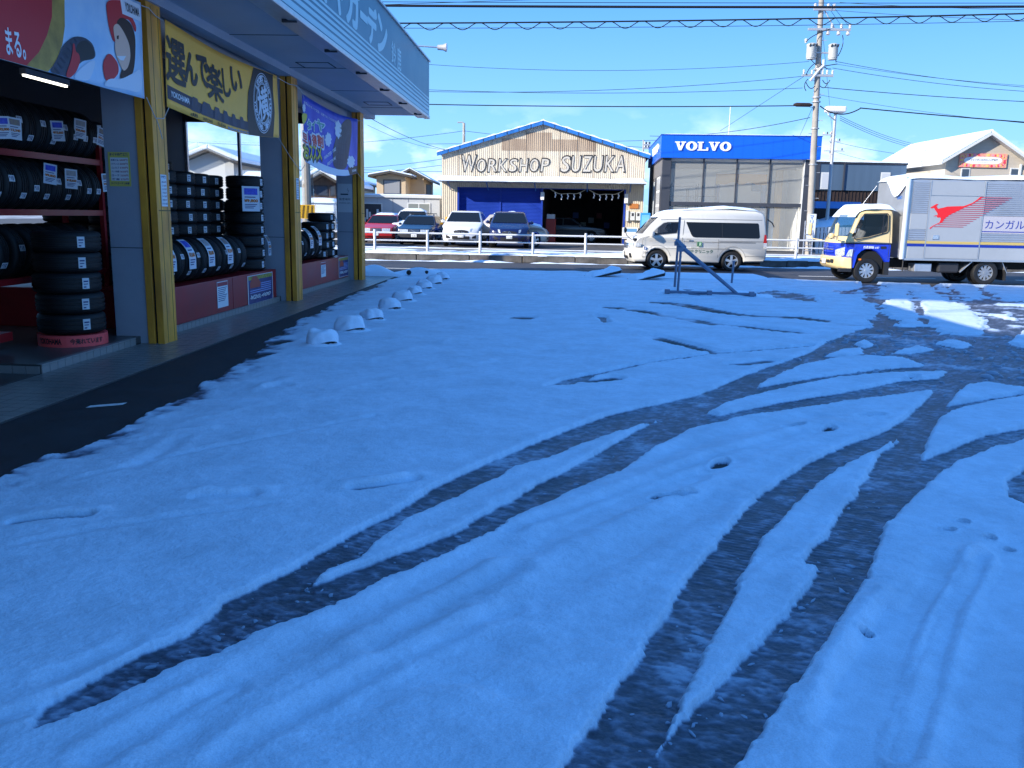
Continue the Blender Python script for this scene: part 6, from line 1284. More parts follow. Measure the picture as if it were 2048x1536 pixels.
for c in (1.02, 3.59): vb.line('arch_flare', [(c+0.47*math.cos(PI*i/14), 0.38+0.47*math.sin(PI*i/14)) for i in range(1, 14)], 0.016, M('flare shade', (0.32, 0.31, 0.29), 0.5), van)
vb.line('gutter', [(1.10, 1.70), (2.0, 1.745), (4.6, 1.745)], 0.018, M('gutter grey', (0.22, 0.22, 0.22), 0.5), van, 0.008)
for a in (1.55, 2.0): vb.side('door_handle', [(a, 1.04), (a+0.17, 1.04), (a+0.17, 1.08), (a, 1.08)], CHR if a < 1.9 else M('flare shade',), van, 0.02)
vb.front('headlamp', 0.74, 0.92, 0.58, 0.97, LENSG, van); vb.front('headlamp', 0.74, 0.92, -0.97, -0.58, LENSG, van); vb.front('grille', 0.72, 0.90, -0.55, 0.55, CHR, van)
for k in range(3): vb.front('grille_slot', 0.735+k*0.055, 0.765+k*0.055, -0.5, 0.5, TRIM, van, 0.016)
vb.front('lower_intake', 0.36, 0.46, -0.55, 0.55, TRIM, van); vb.front('number_plate', 0.46, 0.62, -0.19, 0.19, PLATE, van, 0.02)
for f0, f1 in ((0.72, 0.88), (-0.88, -0.72)): vb.front('fog_lamp', 0.40, 0.55, f0, f1, TRIM, van)
vb.side('headlamp_corner', [(0.06, 0.76), (0.34, 0.79), (0.36, 0.90), (0.12, 0.92)], LENSG, van, 0.008)
vb.side('tail_lamp', [(4.67, 0.98), (4.80, 0.98), (4.77, 1.26), (4.70, 1.26)], TAIL, van); vb.side('reversing_lamp', [(4.69, 0.78), (4.81, 0.78), (4.80, 0.98), (4.68, 0.98)], LENSG, van)
GRN = M('van green', (0.03, 0.10, 0.06), 0.6)
vb.text('lettering', 'クリニック', 2.30, 2.92, 0.60, 0.72, GRN, van, thick=0.006); vb.text('lettering', '田中', 2.05, 2.26, 0.60, 0.72, GRN, van); vb.text('lettering', '医療法人', 2.18, 2.36, 0.76, 0.80, GRN, van)
vb.side('emblem', [(2.37, 0.83), (2.53, 0.83), (2.53, 0.99), (2.37, 0.99)], M('emblem green', (0.10, 0.25, 0.13), 0.6), van, 0.009, sides=(-1,)); vb.side('emblem_leaf', [(2.44, 0.85), (2.49, 0.86), (2.51, 0.92), (2.47, 0.97), (2.45, 0.94)], M('emblem pale', (0.4, 0.55, 0.4), 0.6), van, 0.013, sides=(-1,)); vb.side('emblem_leaf', [(2.39, 0.85), (2.42, 0.85), (2.42, 0.97), (2.39, 0.97)], GRN, van, 0.013, sides=(-1,))
vb.text('lettering', '2号車', 0.47, 0.68, 0.55, 0.63, M('van ink', (0.05, 0.06, 0.10), 0.6), van, thick=0.01); vb.side('badge', [(0.50, 0.68), (0.60, 0.68), (0.60, 0.79), (0.50, 0.79)], M('badge blue', (0.03, 0.09, 0.3), 0.5), van, 0.008, sides=(-1,)); vb.side('badge_mark', [(0.53, 0.70), (0.58, 0.70), (0.56, 0.74), (0.56, 0.775), (0.53, 0.775)], WHITE, van, 0.011, sides=(-1,))
for sd in (-1, 1):
    for c in (1.02, 3.59): wheel(van, sd*0.83, c, 0.335, 0.20, 5, 0.68, sd)
    MB().lathe([(0.0, -0.10), (0.07, -0.09), (0.10, 0.0), (0.085, 0.08), (0.0, 0.10)], 12, 'z', (sd*1.06, -0.80, 1.22)).build('door_mirror', VANC, van, smooth=True); MB().cyl((sd*0.90, -0.82, 1.15), (sd*1.06, -0.80, 1.16), 0.03, n=6).build('mirror_arm', TRIM, van)
MB().tube([(-0.80, -0.30, 1.05), (-0.92, -0.12, 1.02), (-0.80, 0.02, 1.15), (-0.62, 0.06, 1.30)], 0.014, 6).build('fender_mirror_stalk', TRIM, van); MB().lathe([(0, -0.09), (0.08, -0.06), (0.10, 0.0), (0.0, 0.02)], 12, 'y', (-0.60, 0.08, 1.33)).build('fender_mirror', TRIM, van, smooth=True); MB().lathe([(0, -0.05), (0.06, -0.05), (0.07, 0.03), (0, 0.04)], 10, 'z', (-0.84, -0.26, 1.03)).build('fender_mirror_foot', TRIM, van, smooth=True)
MB().tube([(-0.55, -4.82, 1.78), (-0.6, -4.98, 1.66), (-0.62, -5.05, 1.52)], 0.022, 6).build('rear_mirror_arm', TRIM, van)
def vsnow(u, v):
    a = 0.95+3.70*u; f = -0.90+1.80*v; e = max(0.0, min(1.0, u*7, (1-u)*8))*max(0.0, min(1, v*7+0.15, (1-v)*7+0.15)); zt = np.interp(a, [p[0] for p in vo[9:17]], [p[1] for p in vo[9:17]])
    return (f*0.80, -a, zt - 0.02 + e**0.5*(0.09+0.05*math.sin(a*2.1+0.5)+0.03*math.sin(a*5+f*3)))
MB().grid(vsnow, 34, 14).build('roof_snow', SNOW, van, smooth=True)
dv = driver(van.location + Vector((1.62, 0.40, 0.72)), PI/2, 'masked driver in grey clothes at the minibus wheel', M('driver grey', (0.18, 0.22, 0.22), 0.8))
box('seat', 0.12, 0.62, -2.0, -1.5, 0.55, 0.75, TRIM, van); box('seat_back', 0.14, 0.60, -2.05, -1.93, 0.75, 1.35, TRIM, van); MB().lathe([(0.17, -0.012), (0.20, -0.012), (0.20, 0.012), (0.17, 0.012), (0.17, -0.012)], 18, 'y', (0.40, -1.15, 1.05)).build('steering_wheel', TRIM, van)

# ---------------------------------------------------------------- parcel truck
tf = gnd(1752, 567); TL = Vector((tf.x-0.86-0.32, 25.62+1.02, 0.004)); trk = thing('parcel_truck', TL, PI/2, 'parcel truck with blue and cream cab and silver ribbed box body', 'truck')
CBL = M('cab blue', (0.008, 0.035, 0.45), 0.25, coat=0.3); CCR = M('cab cream', (0.72, 0.54, 0.26), 0.3, coat=0.3)
thw = lambda a, z: 0.99 - 0.09*max(0, 1-a/0.45)**2 - 0.12*max(0, z-1.2)
lo_ = [(0.10, 0.68), (0.03, 0.80), (0.02, 1.00), (0.05, 1.13), (1.50, 1.13), (1.52, 0.62), (1.38, 0.60)] + arch(0.86, 0.50, 0.47)[2:8] + [(0.40, 0.42), (0.22, 0.42), (0.12, 0.5)]
cl = Shell(lo_, thw, nose=0.20, tail=0.0, edge=0.6); cl.body('lower_cab', CBL, trk)
up_ = [(0.05, 1.135), (0.08, 1.22), (0.14, 1.30), (0.44, 1.98), (0.52, 2.06), (0.70, 2.11), (1.40, 2.13), (1.50, 2.08), (1.53, 1.95), (1.53, 1.135)]
cu_ = Shell(up_, thw, nose=0.20, tail=0.0, edge=0.8); uc = cu_.body('upper_cab', CCR, trk)
hollow(uc, [([(0.42, 1.14), (0.62, 1.96), (1.42, 2.0), (1.42, 1.14)], 0.84, 0), ([(0.40, 1.27), (0.34, 1.31), (0.58, 1.86), (0.66, 1.955), (1.33, 1.975), (1.375, 1.93), (1.375, 1.53), (1.34, 1.48), (0.8, 1.325)], 1.4, 0), ([(0.08, 1.36), (0.36, 1.99), (0.7, 1.94), (0.6, 1.30)], 0.80, 0)])
bm_ = Shell([(0.02, 0.42), (-0.05, 0.50), (-0.05, 0.70), (0.0, 0.745), (0.30, 0.745), (0.34, 0.40), (0.1, 0.38)], lambda a, z: 1.0-0.05*max(0, 1-a/0.3)**2, nose=0.18, tail=0, L=3); bm_.body('bumper', CCR, trk)
for k, (f0, f1) in enumerate(((-0.62, -0.45), (-0.40, -0.22), (-0.08, 0.12), (0.30, 0.44), (0.55, 0.64))): bm_.front('bumper_opening', 0.55, 0.66-0.02*k, f0, f1, TRIM, trk, 0.014)
bm_.front('number_plate', 0.52, 0.66, -0.17, 0.17, PLATE, trk, 0.025)
cu_.side('side_window', [(0.36, 1.24), (0.30, 1.30), (0.56, 1.88), (0.64, 1.98), (1.34, 2.0), (1.40, 1.94), (1.40, 1.52), (1.36, 1.46), (0.8, 1.30)], CLRG, trk, 0.008)
cu_.line('window_seal', [(0.36, 1.24), (0.30, 1.30), (0.56, 1.88), (0.64, 1.98), (1.34, 2.0), (1.40, 1.94), (1.40, 1.52), (1.36, 1.46), (0.8, 1.30), (0.36, 1.24)], 0.03, TRIM, trk, 0.010)
cu_.line('window_bar', [(1.22, 1.42), (1.24, 1.97)], 0.025, TRIM, trk, 0.012)
cu_.strip('windscreen', (0.15, 1.33), (0.43, 1.96), -0.93, 0.93, M('cab windscreen', (0.03, 0.10, 0.18), 0.04, alpha=0.55), trk, 0.012)
for pts in ([(0.33, 1.14), (0.30, 1.30)], [(1.44, 1.14), (1.44, 2.0)]): cu_.line('door_line', pts, 0.012, GAP, trk)
for pts in ([(0.30, 0.45), (0.33, 1.12)], [(1.44, 0.70), (1.44, 1.12)]): cl.line('door_line', pts, 0.012, GAP, trk)
cl.side('door_handle', [(1.20, 1.00), (1.36, 1.00), (1.36, 1.07), (1.20, 1.07)], TRIM, trk, 0.012); cl.side('side_lamp', [(0.52, 0.66), (0.62, 0.66), (0.62, 0.71), (0.52, 0.71)], AMB, trk, 0.015)
cl.text('lettering', '西濃運輸', 0.66, 1.00, 1.00, 1.075, WHITE, trk, thick=0.008, off=0.016); cl.text('lettering', '6187', 1.03, 1.15, 1.00, 1.055, WHITE, trk, thick=0.014, off=0.016)
for f0, f1 in ((0.55, 0.99), (-0.99, -0.55)): cl.front('headlamp', 0.745, 0.98, f0, f1, LENSG, trk, 0.012, slant=0.10 if f0 > 0 else -0.10)
cl.side('headlamp_corner', [(0.05, 0.76), (0.27, 0.76), (0.29, 0.98), (0.14, 0.95)], LENSG, trk, 0.008)
for k in range(3): cl.front('grille_bar', 0.86+k*0.07, 0.885+k*0.07, -0.45, 0.45, CHR if k == 1 else M('grille blue', (0.02, 0.06, 0.5), 0.3), trk, 0.016)
MB().lathe([(0.05, 0.0), (0.065, 0.0), (0.065, 0.02), (0.05, 0.02), (0.05, 0.0)], 16, 'y', (0, -0.01, 1.04)).build('emblem', CHR, trk)
box('step', -0.97, -0.80, -0.42, -0.08, 0.32, 0.42, TRIM, trk); box('wheel_guard', -0.98, 0.98, -1.50, -1.36, 0.25, 0.62, TRIM, trk); box('wheel_well', -0.92, 0.92, -1.32, -0.42, 0.42, 0.92, UNDER, trk)
for sd, y in ((-1, 0.16), (1, 0.18)):
    m = MB(); m.tube([(sd*0.90, -0.15, 1.18), (sd*1.12, 0.10, 1.22), (sd*1.16, 0.16, 1.35)], 0.016, 6); m.tube([(sd*1.16, 0.16, 1.35), (sd*1.16, 0.16, 1.72)], 0.014, 6); m.build('mirror_arm', CCR, trk)
    MB().box(sd*1.16-0.10, sd*1.16+0.10, 0.12, 0.21, 1.32, 1.70).build('door_mirror', CCR, trk, bevel=0.05)
MB().lathe([(0, -0.10), (0.08, -0.06), (0.10, 0.0), (0.08, 0.06), (0, 0.09)], 12, 'z', (-0.98, 0.24, 1.34)).build('wide_mirror', CCR, trk, smooth=True)
for sx in (-0.45, 0.25): MB().tube([(sx, -0.03, 1.25), (sx+0.10, -0.06, 1.31), (sx+0.42, -0.13, 1.40)], 0.012, 5).build('wiper', TRIM, trk)
MB().tube([(-0.80, -0.50, 2.05), (-0.92, -0.95, 2.78)], 0.006, 5).build('aerial', ALU, trk)
def csnow(u, v):
    a = 0.40+1.22*u; f = -1+2*v; e = max(0, min(1, u*5, (1-u)*7+0.1))*max(0, min(1, v*7+0.1, (1-v)*7+0.1)); return (f*(0.93+0.02*math.sin(a*9)), -a, np.interp(a, [0.40, 0.52, 0.70, 1.40, 1.65], [1.92, 2.05, 2.10, 2.12, 2.06]) - 0.03*(1-e) + 0.15*e**0.6*(1+0.15*math.sin(a*6+f*4)))
MB().grid(csnow, 22, 16).build('cab_snow', SNOW, trk, smooth=True)
MB().grid(lambda u, v: ((-0.9+1.8*v), -(0.20+0.22*u*1.0) - 0.0, 1.62+0.40*u+0.035), 4, 10) if False else None
# box body
SIL = M('box aluminium', (0.44, 0.46, 0.48), 0.32, metal=0.55, var=0.10, scale=1.2); SIL2 = M('box panel', (0.46, 0.46, 0.45), 0.38, metal=0.35, var=0.06, scale=0.8); BX0, BX1, BZ0, BZ1, BHW = 1.78, 6.5, 0.72, 2.98, 1.06
bxp = thing('box_body'); bxp.parent = trk
box('box_shell', -BHW+0.02, BHW-0.02, -BX1, -BX0, BZ0+0.02, BZ1, SIL, bxp, bevel=0.03)
MB().cyl((-BHW+0.03, -BX0-0.03, BZ0), (-BHW+0.03, -BX0-0.03, BZ1), 0.07, n=12).build('corner_post', M('post pale', (0.75, 0.76, 0.78), 0.3, metal=0.4), bxp, smooth=True)
def ribs(a0, a1, z0, z1, name='ribbed_panel', pitch=0.055):
    n = int((z1-z0)/pitch); vs = []; fs = []
    for i in range(n*4+1):
        z = z0+(z1-z0)*i/(n*4); o = (0.0, 0.012, 0.014, 0.012)[i % 4]; vs += [(-BHW+0.012-o, -a0, z), (-BHW+0.012-o, -a1, z)]
        if i: fs.append((2*i-2, 2*i-1, 2*i+1, 2*i))
    MB().add(vs, fs).build(name, SIL, bxp)
def panel(name, a0, a1, z0, z1, mat, off=0.0): return box(name, -BHW+0.004-off-0.006, -BHW+0.02, -a1, -a0, z0, z1, mat, bxp)
DG = 0.98    # bottom of the stripe zone
ribs(1.95, 2.42, 2.02, 2.92); panel('side_panel', 1.95, 2.42, 1.58, 2.02, SIL2); ribs(1.95, 2.42, 1.26, 1.58); panel('side_panel', 1.95, 2.42, 0.74, 1.10, SIL2)
dr = panel('side_door', 2.46, 3.98, 0.76, 2.52, SIL2, 0.008); panel('door_header', 2.46, 3.98, 2.54, 2.93, SIL2)
for a in (2.44, 4.0): box('door_frame', -BHW-0.012, -BHW+0.02, -a-0.015, -a+0.015, 0.74, 2.95, SIL, bxp)
ribs(4.03, BX1-0.05, 1.98, 2.92); panel('name_panel', 4.03, BX1-0.05, 1.50, 1.98, M('name panel', (0.52, 0.48, 0.49), 0.4, metal=0.2)); ribs(4.03, BX1-0.05, 1.24, 1.50); panel('side_panel', 4.03, BX1-0.05, 0.74, 1.10, SIL2)
GLD = M('stripe gold', (0.55, 0.40, 0.12), 0.4); DBL = M('stripe blue', (0.01, 0.03, 0.28), 0.4)
for a0, a1, of in ((1.93, 2.425, 0.006), (2.46, 3.98, 0.010), (4.02, BX1-0.04, 0.006)): panel('gold_stripe', a0, a1, 1.175, 1.245, GLD, of); panel('blue_stripe', a0, a1, 1.09, 1.165, DBL, of)
box('bottom_rail', -BHW-0.008, -BHW+0.05, -BX1, -BX0-0.08, BZ0-0.03, BZ0+0.03, SIL, bxp)
k6 = lambda x, y: (2.46 + (x-390)/(940-390)*1.60, 2.53 - (y-300)/(940-300)*1.42)
kan = [(395, 450), (420, 430), (450, 405), (470, 406), (452, 432), (470, 465), (520, 450), (560, 435), (640, 430), (720, 425), (800, 385), (850, 335), (872, 305), (905, 305), (860, 345), (800, 400), (735, 440), (650, 500), (590, 540), (545, 590), (525, 640), (480, 660), (440, 690), (415, 725), (410, 708), (440, 680), (500, 638), (510, 592), (500, 572), (475, 578), (465, 556), (438, 562), (450, 550), (475, 545), (470, 520), (450, 490), (430, 455), (402, 462)]
KR = M('kangaroo red', (0.75, 0.015, 0.02), 0.4)
MB().prism([(-k6(*p)[0], k6(*p)[1]) for p in kan], (-BHW-0.018, -BHW-0.014), 'x').build('kangaroo_emblem', KR, bxp)
for k in range(16):
    y = 312+k*25.2; xa = np.interp(y, [305, 345, 400, 440, 500, 540, 590, 640, 690], [890, 850, 800, 735, 650, 590, 545, 525, 450]); xb = np.interp(y, [305, 690], [1190, 740])
    a, z = k6(xa, y); b, _ = k6(xb, y); box('speed_line', -BHW-0.0185, -BHW-0.0155, -b, -a, z-0.010, z+0.006, M('speed red', (0.45, 0.04, 0.07), 0.5), bxp)
me = text_mesh('カンガルー 特急便', 2.4, 0.26, DBL, extrude=0.002, thick=0.0); link('lettering', me, bxp, mw=frame((-BHW-0.0045, -4.10, 1.62), (0, -1, 0), (0, 0, 1)))
box('lettering_bar', -BHW-0.005, -BHW-0.002, -5.3, -4.03, 1.535, 1.56, DBL, bxp)
box('latch', -BHW-0.03, -BHW-0.012, -2.80, -2.62, 1.30, 1.42, CHR, bxp, bevel=0.01)
link('lettering', text_mesh('SEINO', 0.34, 0.10, M('seino blue', (0.03, 0.15, 0.5), 0.5), extrude=0.002, bold=0.02), bxp, mw=frame((0.05-0.55, -BX0+0.001, 2.42), (1, 0, 0), (0, 0, 1)) if False else frame((-0.42, -BX0+0.003, 2.42), (-1, 0, 0), (0, 0, 1)))
MB().prism([(-0.52, 2.58), (-0.66, 2.60), (-0.70, 2.74), (-0.60, 2.82), (-0.50, 2.76), (-0.56, 2.68)], (-BX0+0.001, -BX0+0.005), 'y').build('front_emblem', KR, bxp)
ragb = MB().grid(lambda u, v: ((-1+2*v)*(BHW-0.01+0.02*math.sin(u*40)), -(BX0-0.06)-u*(BX1-BX0), BZ1-0.02+0.16*max(0, min(1, u*14, (1-u)*14))**0.5*max(0, min(1, v*8+0.25, (1-v)*8+0.25))*(1+0.25*math.sin(u*11+v*2))), 50, 14); ragb.build('box_snow', SNOW, bxp, smooth=True)
MB().grid(lambda u, v: (-BHW*0.95+u*1.35, -BX0+0.03+0.05*math.sin(PI*u), BZ1+0.10-v*(0.16+0.42*abs(math.sin(u*2.6+0.5))**2)), 16, 8).build('overhanging_snow', SNOW, bxp, smooth=True)
box('chassis_rail', -0.45, 0.45, -6.4, -1.2, 0.45, 0.70, UNDER, trk); box('battery_box', -0.95, -0.5, -2.75, -2.25, 0.36, 0.60, ALU, trk, bevel=0.02); box('fuel_tank', -0.95, -0.45, -3.55, -2.95, 0.34, 0.64, M('tank dark', (0.03, 0.03, 0.035), 0.5), trk, bevel=0.05)
for a in (1.95, 3.0, 4.0): MB().cyl((-0.85, -a, 0.35), (-0.85, -a, 0.72), 0.02, n=6).build('hanger', TRIM, trk)
RA = 0.86+3.45
for a0, a1, s_ in ((RA-0.75, RA-0.42, 1), (RA+0.45, RA+0.62, -1)): MB().add([(-1.0, -a0, 0.70 if s_ < 0 else 0.38), (-1.0, -a1, 0.38 if s_ < 0 else 0.70), (-0.4, -a1, 0.38 if s_ < 0 else 0.70), (-0.4, -a0, 0.70 if s_ < 0 else 0.38), (-1.0, -a0-0.05*0, (0.70 if s_ < 0 else 0.38)-0.03), (-1.0, -a1, (0.38 if s_ < 0 else 0.70)-0.03)], [(0, 1, 2, 3), (0, 4, 5, 1)]).build('mud_guard', ALU, trk)
box('mud_flap', -0.98, -0.5, -RA-0.62, -RA-0.58, 0.15, 0.55, TRIM, trk); box('rear_axle', -0.8, 0.8, -RA-0.08, -RA+0.08, 0.28, 0.45, UNDER, trk)
for sd in (-1, 1):
    w_ = wheel(trk, sd*0.88, 0.86, 0.365, 0.22, 10, 0.60, sd, RIM); wheel(trk, sd*0.90, RA, 0.365, 0.22, 10, 0.62, sd, M('rim dull', (0.30, 0.32, 0.35), 0.4, metal=0.5)); wheel(trk, sd*0.64, RA, 0.36, 0.20, 8, 0.62, sd, HUB)
driver(TL + Vector((1.12, 0.42, 0.98)), PI/2, 'truck driver in pale jacket seated behind the cab window', M('driver pale', (0.35, 0.36, 0.36), 0.8), mask=True, cap=True)
box('cab_seat', -0.75, 0.75, -1.40, -1.0, 0.8, 0.98, TRIM, trk); box('cab_seat_back', -0.75, 0.75, -1.46, -1.36, 0.98, 1.62, TRIM, trk)

# ---------------------------------------------------------------- parked cars
def plate(S_, z0, z1, parent, txt): 
    S_.front('number_plate', z0, z1, -0.17, 0.17, PLATE, parent, 0.025); S_.fronttext('plate_number', txt, z0+0.02, z1-0.07, -0.13, 0.13, M('plate green', (0.03, 0.10, 0.05), 0.6), parent, 0.028, thick=0.01)
def old_wagon(loc, rz, paint, label, rack=False, snow=False, brand_plate='29'):
    c = thing('parked_car', loc, rz, label, 'car', 'cars parked in front of the workshop')
    hwf = lambda a, z: 0.87 - 0.06*max(0, 1-a/0.4)**2 - 0.42*max(0, z-0.92) - 0.03*max(0, 0.5-z)/0.3
    o = [(0.10, 0.24), (0.01, 0.34), (0.0, 0.50), (0.03, 0.66), (0.06, 0.76), (0.30, 0.83), (1.40, 0.95), (1.75, 1.17), (2.08, 1.36), (2.35, 1.41), (3.9, 1.40), (4.25, 1.34), (4.55, 0.95), (4.66, 0.85), (4.68, 0.45), (4.58, 0.28), (4.2, 0.26)] + arch(3.62, 0.30, 0.34) + [(3.2, 0.22), (1.3, 0.22)] + arch(0.92, 0.30, 0.34) + [(0.5, 0.24)]
    S_ = Shell(o, hwf, nose=0.10, tail=0.05); S_.body('body', paint, c)
    S_.strip('windscreen', (1.42, 0.97), (2.05, 1.345), -0.93, 0.93, CARGLASS, c); S_.side('side_window', [(1.62, 0.97), (2.12, 1.30), (2.45, 1.345), (3.9, 1.335), (4.2, 1.28), (4.40, 0.99)], CARGLASS, c)
    for a in (2.6, 3.45): S_.line('window_pillar', [(a, 0.97), (a, 1.34)], 0.05, paint, c, 0.012)
    S_.front('grille', 0.56, 0.74, -0.30, 0.30, TRIM, c)
    for k in range(9): S_.front('grille_bar', 0.565, 0.735, -0.28+k*0.066, -0.265+k*0.066, CHR, c, 0.016)
    MB().tube([S_.P(S_.fz(0.58), 0.58, -0.20), S_.P(S_.fz(0.72), 0.72, 0.20)], 0.016, 5).build('grille_slash', CHR, c).location = (0, 0.02, 0)
    for f0, f1 in ((0.36, 0.86), (-0.86, -0.36)): S_.front('headlamp', 0.57, 0.735, f0, f1, LENSG, c)
    S_.front('bumper', 0.36, 0.53, -0.99, 0.99, M('bumper dark', (0.03, 0.03, 0.035), 0.5) if rack else paint, c, 0.05); S_.front('bumper_strip', 0.50, 0.525, -0.97, 0.97, TRIM, c, 0.056)
    S_.front('number_plate', 0.38, 0.52, -0.17, 0.17, PLATE, c, 0.07); S_.fronttext('plate_number', brand_plate, 0.40, 0.47, -0.10, 0.10, M('plate green',), c, 0.075)
    for sd in (-1, 1):
        for a in (0.92, 3.62): wheel(c, sd*0.76, a, 0.31, 0.19, 8, 0.64, sd)
        MB().lathe([(0, -0.06), (0.07, -0.05), (0.08, 0.03), (0, 0.07)], 10, 'z', (sd*0.96, -1.62, 0.98)).build('door_mirror', paint, c, smooth=True); S_.line('door_line', [(1.45, 0.35), (1.50, 0.92)], 0.012, GAP, c); S_.line('door_line', [(2.62, 0.30), (2.60, 0.95)], 0.012, GAP, c)
    if rack:
        for a in (2.5, 3.5): MB().tube([(-0.62, -a, 1.40), (-0.62, -a, 1.50), (0.62, -a, 1.50), (0.62, -a, 1.40)], 0.022, 6).build('roof_bar', TRIM, c)
        for sd in (-1, 1): box('bar_foot', sd*0.60-0.04, sd*0.60+0.04, -2.55, -2.45, 1.37, 1.47, CHR, c)
    if snow: MB().grid(lambda u, v: ((-0.55+1.10*v)*(1-0.1*u), -(2.12+2.0*u), 1.37+0.03*math.sin(u*9)+0.11*max(0, min(1, u*5+0.1, (1-u)*6+0.1, v*6, (1-v)*6))**0.6), 14, 10).build('roof_snow', SNOW, c, smooth=True)
    return c
def suv(loc, rz, paint, label, snow=0, txt='31 02'):
    c = thing('parked_car', loc, rz, label, 'car', 'cars parked in front of the workshop')
    hwf = lambda a, z: 0.93 - 0.14*max(0, 1-a/0.55)**2 - 0.40*max(0, z-1.06) - 0.05*max(0, 0.5-z)/0.3
    o = [(0.14, 0.24), (0.03, 0.34), (0.0, 0.50), (0.03, 0.72), (0.12, 0.88), (0.40, 0.99), (1.20, 1.12), (1.60, 1.38), (1.98, 1.60), (2.35, 1.67), (3.2, 1.66), (3.9, 1.58), (4.30, 1.25), (4.52, 1.05), (4.60, 0.60), (4.50, 0.34), (4.2, 0.32)] + arch(3.66, 0.36, 0.40) + [(3.15, 0.26), (1.40, 0.26)] + arch(0.92, 0.36, 0.40) + [(0.45, 0.26)]
    S_ = Shell(o, hwf, nose=0.20, tail=0.08); S_.body('body', paint, c)
    S_.strip('windscreen', (1.24, 1.145), (1.95, 1.585), -0.92, 0.92, CARGLASS, c, 0.012); S_.side('side_window', [(1.50, 1.13), (2.05, 1.50), (2.5, 1.57), (3.4, 1.55), (3.85, 1.42), (3.95, 1.20)], CARGLASS, c)
    S_.line('window_pillar', [(2.75, 1.12), (2.70, 1.57)], 0.05, TRIM, c, 0.011)
    def gr(u, v):
        f = (-0.42+0.84*u); z = 0.60+0.19*v - 0.06*(1-v)*(1-abs(2*u-1)**2)*-1 - 0.05*(abs(2*u-1)**2)*(1-2*v)*-1; p = S_.P(S_.fz(z), z, f); return (p[0], p[1]+0.014, z)
    MB().grid(gr, 12, 4).build('grille', TRIM, c)
    MB().tube([S_.P(S_.fz(0.63), 0.63, -0.30), S_.P(S_.fz(0.77), 0.77, 0.30)], 0.014, 5).build('grille_slash', CHR, c).location = (0, 0.025, 0)
    MB().lathe([(0.045, 0), (0.062, 0), (0.062, 0.02), (0.045, 0.02), (0.045, 0)], 16, 'y', (0, S_.P(S_.fz(0.7), 0.7, 0)[1]+0.02, 0.70)).build('grille_emblem', CHR, c)
    for sg_ in (-1, 1):
        def hl(u, v): f = sg_*(0.52+0.44*u); z = 0.70+0.05*u+(0.14+0.03*u)*v; p = S_.P(S_.fz(z)+0.10*u, z, f); return (p[0], p[1]+0.018, z)
        MB().grid(hl, 6, 3).build('headlamp', LENSG, c, smooth=True)
        def fg(u, v): f = sg_*(0.66+0.24*u); z = 0.40+0.16*v*(0.4+0.6*u); p = S_.P(S_.fz(z), z, f); return (p[0], p[1]+0.016, z)
        MB().grid(fg, 4, 3).build('fog_intake', TRIM, c)
        for a in (0.92, 3.66): wheel(c, sg_*0.80, a, 0.355, 0.23, 5, 0.68, sg_)
        MB().lathe([(0, -0.08), (0.09, -0.06), (0.11, 0.02), (0, 0.09)], 10, 'z', (sg_*1.03, -1.50, 1.17)).build('door_mirror', paint, c, smooth=True); box('mirror_foot', sg_*0.92-0.06, sg_*0.92+0.06, -1.53, -1.47, 1.08, 1.13, TRIM, c)
        S_.line('door_line', [(1.42, 0.40), (1.45, 1.08)], 0.012, GAP, c, sides=(sg_,)); S_.line('roof_rail', [(2.1, 1.60), (3.7, 1.60)], 0.03, ALU, c, 0.02, sides=(sg_,))
    S_.front('lower_grille', 0.36, 0.50, -0.52, 0.52, TRIM, c); plate(S_, 0.44, 0.60, c, txt); S_.front('skid_plate', 0.27, 0.34, -0.75, 0.75, M('skid grey', (0.3, 0.3, 0.31), 0.5), c)
    if snow:
        MB().grid(lambda u, v: ((-0.60+1.2*v), -(1.95+1.7*u), 1.62+0.03*math.sin(u*7)+snow*max(0, min(1, u*5, (1-u)*6, v*6, (1-v)*6))**0.6), 14, 10).build('roof_snow', SNOW, c, smooth=True)
    return c
def pcar(pxc, py): p = gnd(pxc, py, FZ); return p
RDP = M('car red', (0.42, 0.02, 0.025), 0.3, coat=0.4); NVP = M('car dark blue', (0.008, 0.018, 0.045), 0.25, coat=0.5); WHP = M('car white', (0.74, 0.75, 0.76), 0.28, coat=0.4); BLP = M('car royal blue', (0.007, 0.013, 0.075), 0.22, coat=0.5); SVP = M('car champagne', (0.52, 0.47, 0.42), 0.35, metal=0.3); DKP = M('car dark silver', (0.12, 0.14, 0.15), 0.3, metal=0.4)
def park(px, py): p = gnd(px, py, FZ); return (p.x, p.y, FZ)
old_wagon(park(752, 486), PI-R(4), RDP, 'red boxy estate car with snow on its roof', snow=True, brand_plate='4 73')
old_wagon(park(828, 490), PI-R(3), NVP, 'dark blue boxy estate car with black roof bars', rack=True, brand_plate='5 82')
suv(park(921, 494), PI-R(3), WHP, 'white crossover parked facing the guard rail', txt='31 12')
suv(park(1018, 497), PI, BLP, 'deep blue crossover parked in front of the shutter', txt='11 70')
p = atY(1097, 489, 43.4); cc_ = suv((p.x, 43.4, FZ), -PI/2, SVP, 'champagne compact car with snow on its roof beside the open bay', snow=0.14); cc_.scale = (0.92, 0.74, 0.95)
MB().grid(lambda u, v: ((-0.6+1.2*v), -(0.45+0.7*u), 1.0+0.13*u+0.08*max(0, min(1, u*5, (1-u)*5, v*5, (1-v)*5))**0.6*(1+0.4*math.sin(v*9+u*7))), 10, 10).build('bonnet_snow', SNOW, cc_, smooth=True)
p = atY(818, 440, 45.6); suv((p.x, 45.4, FZ), PI, WHP, 'white car half hidden behind the dark blue estate', snow=0.12, txt='07 44')
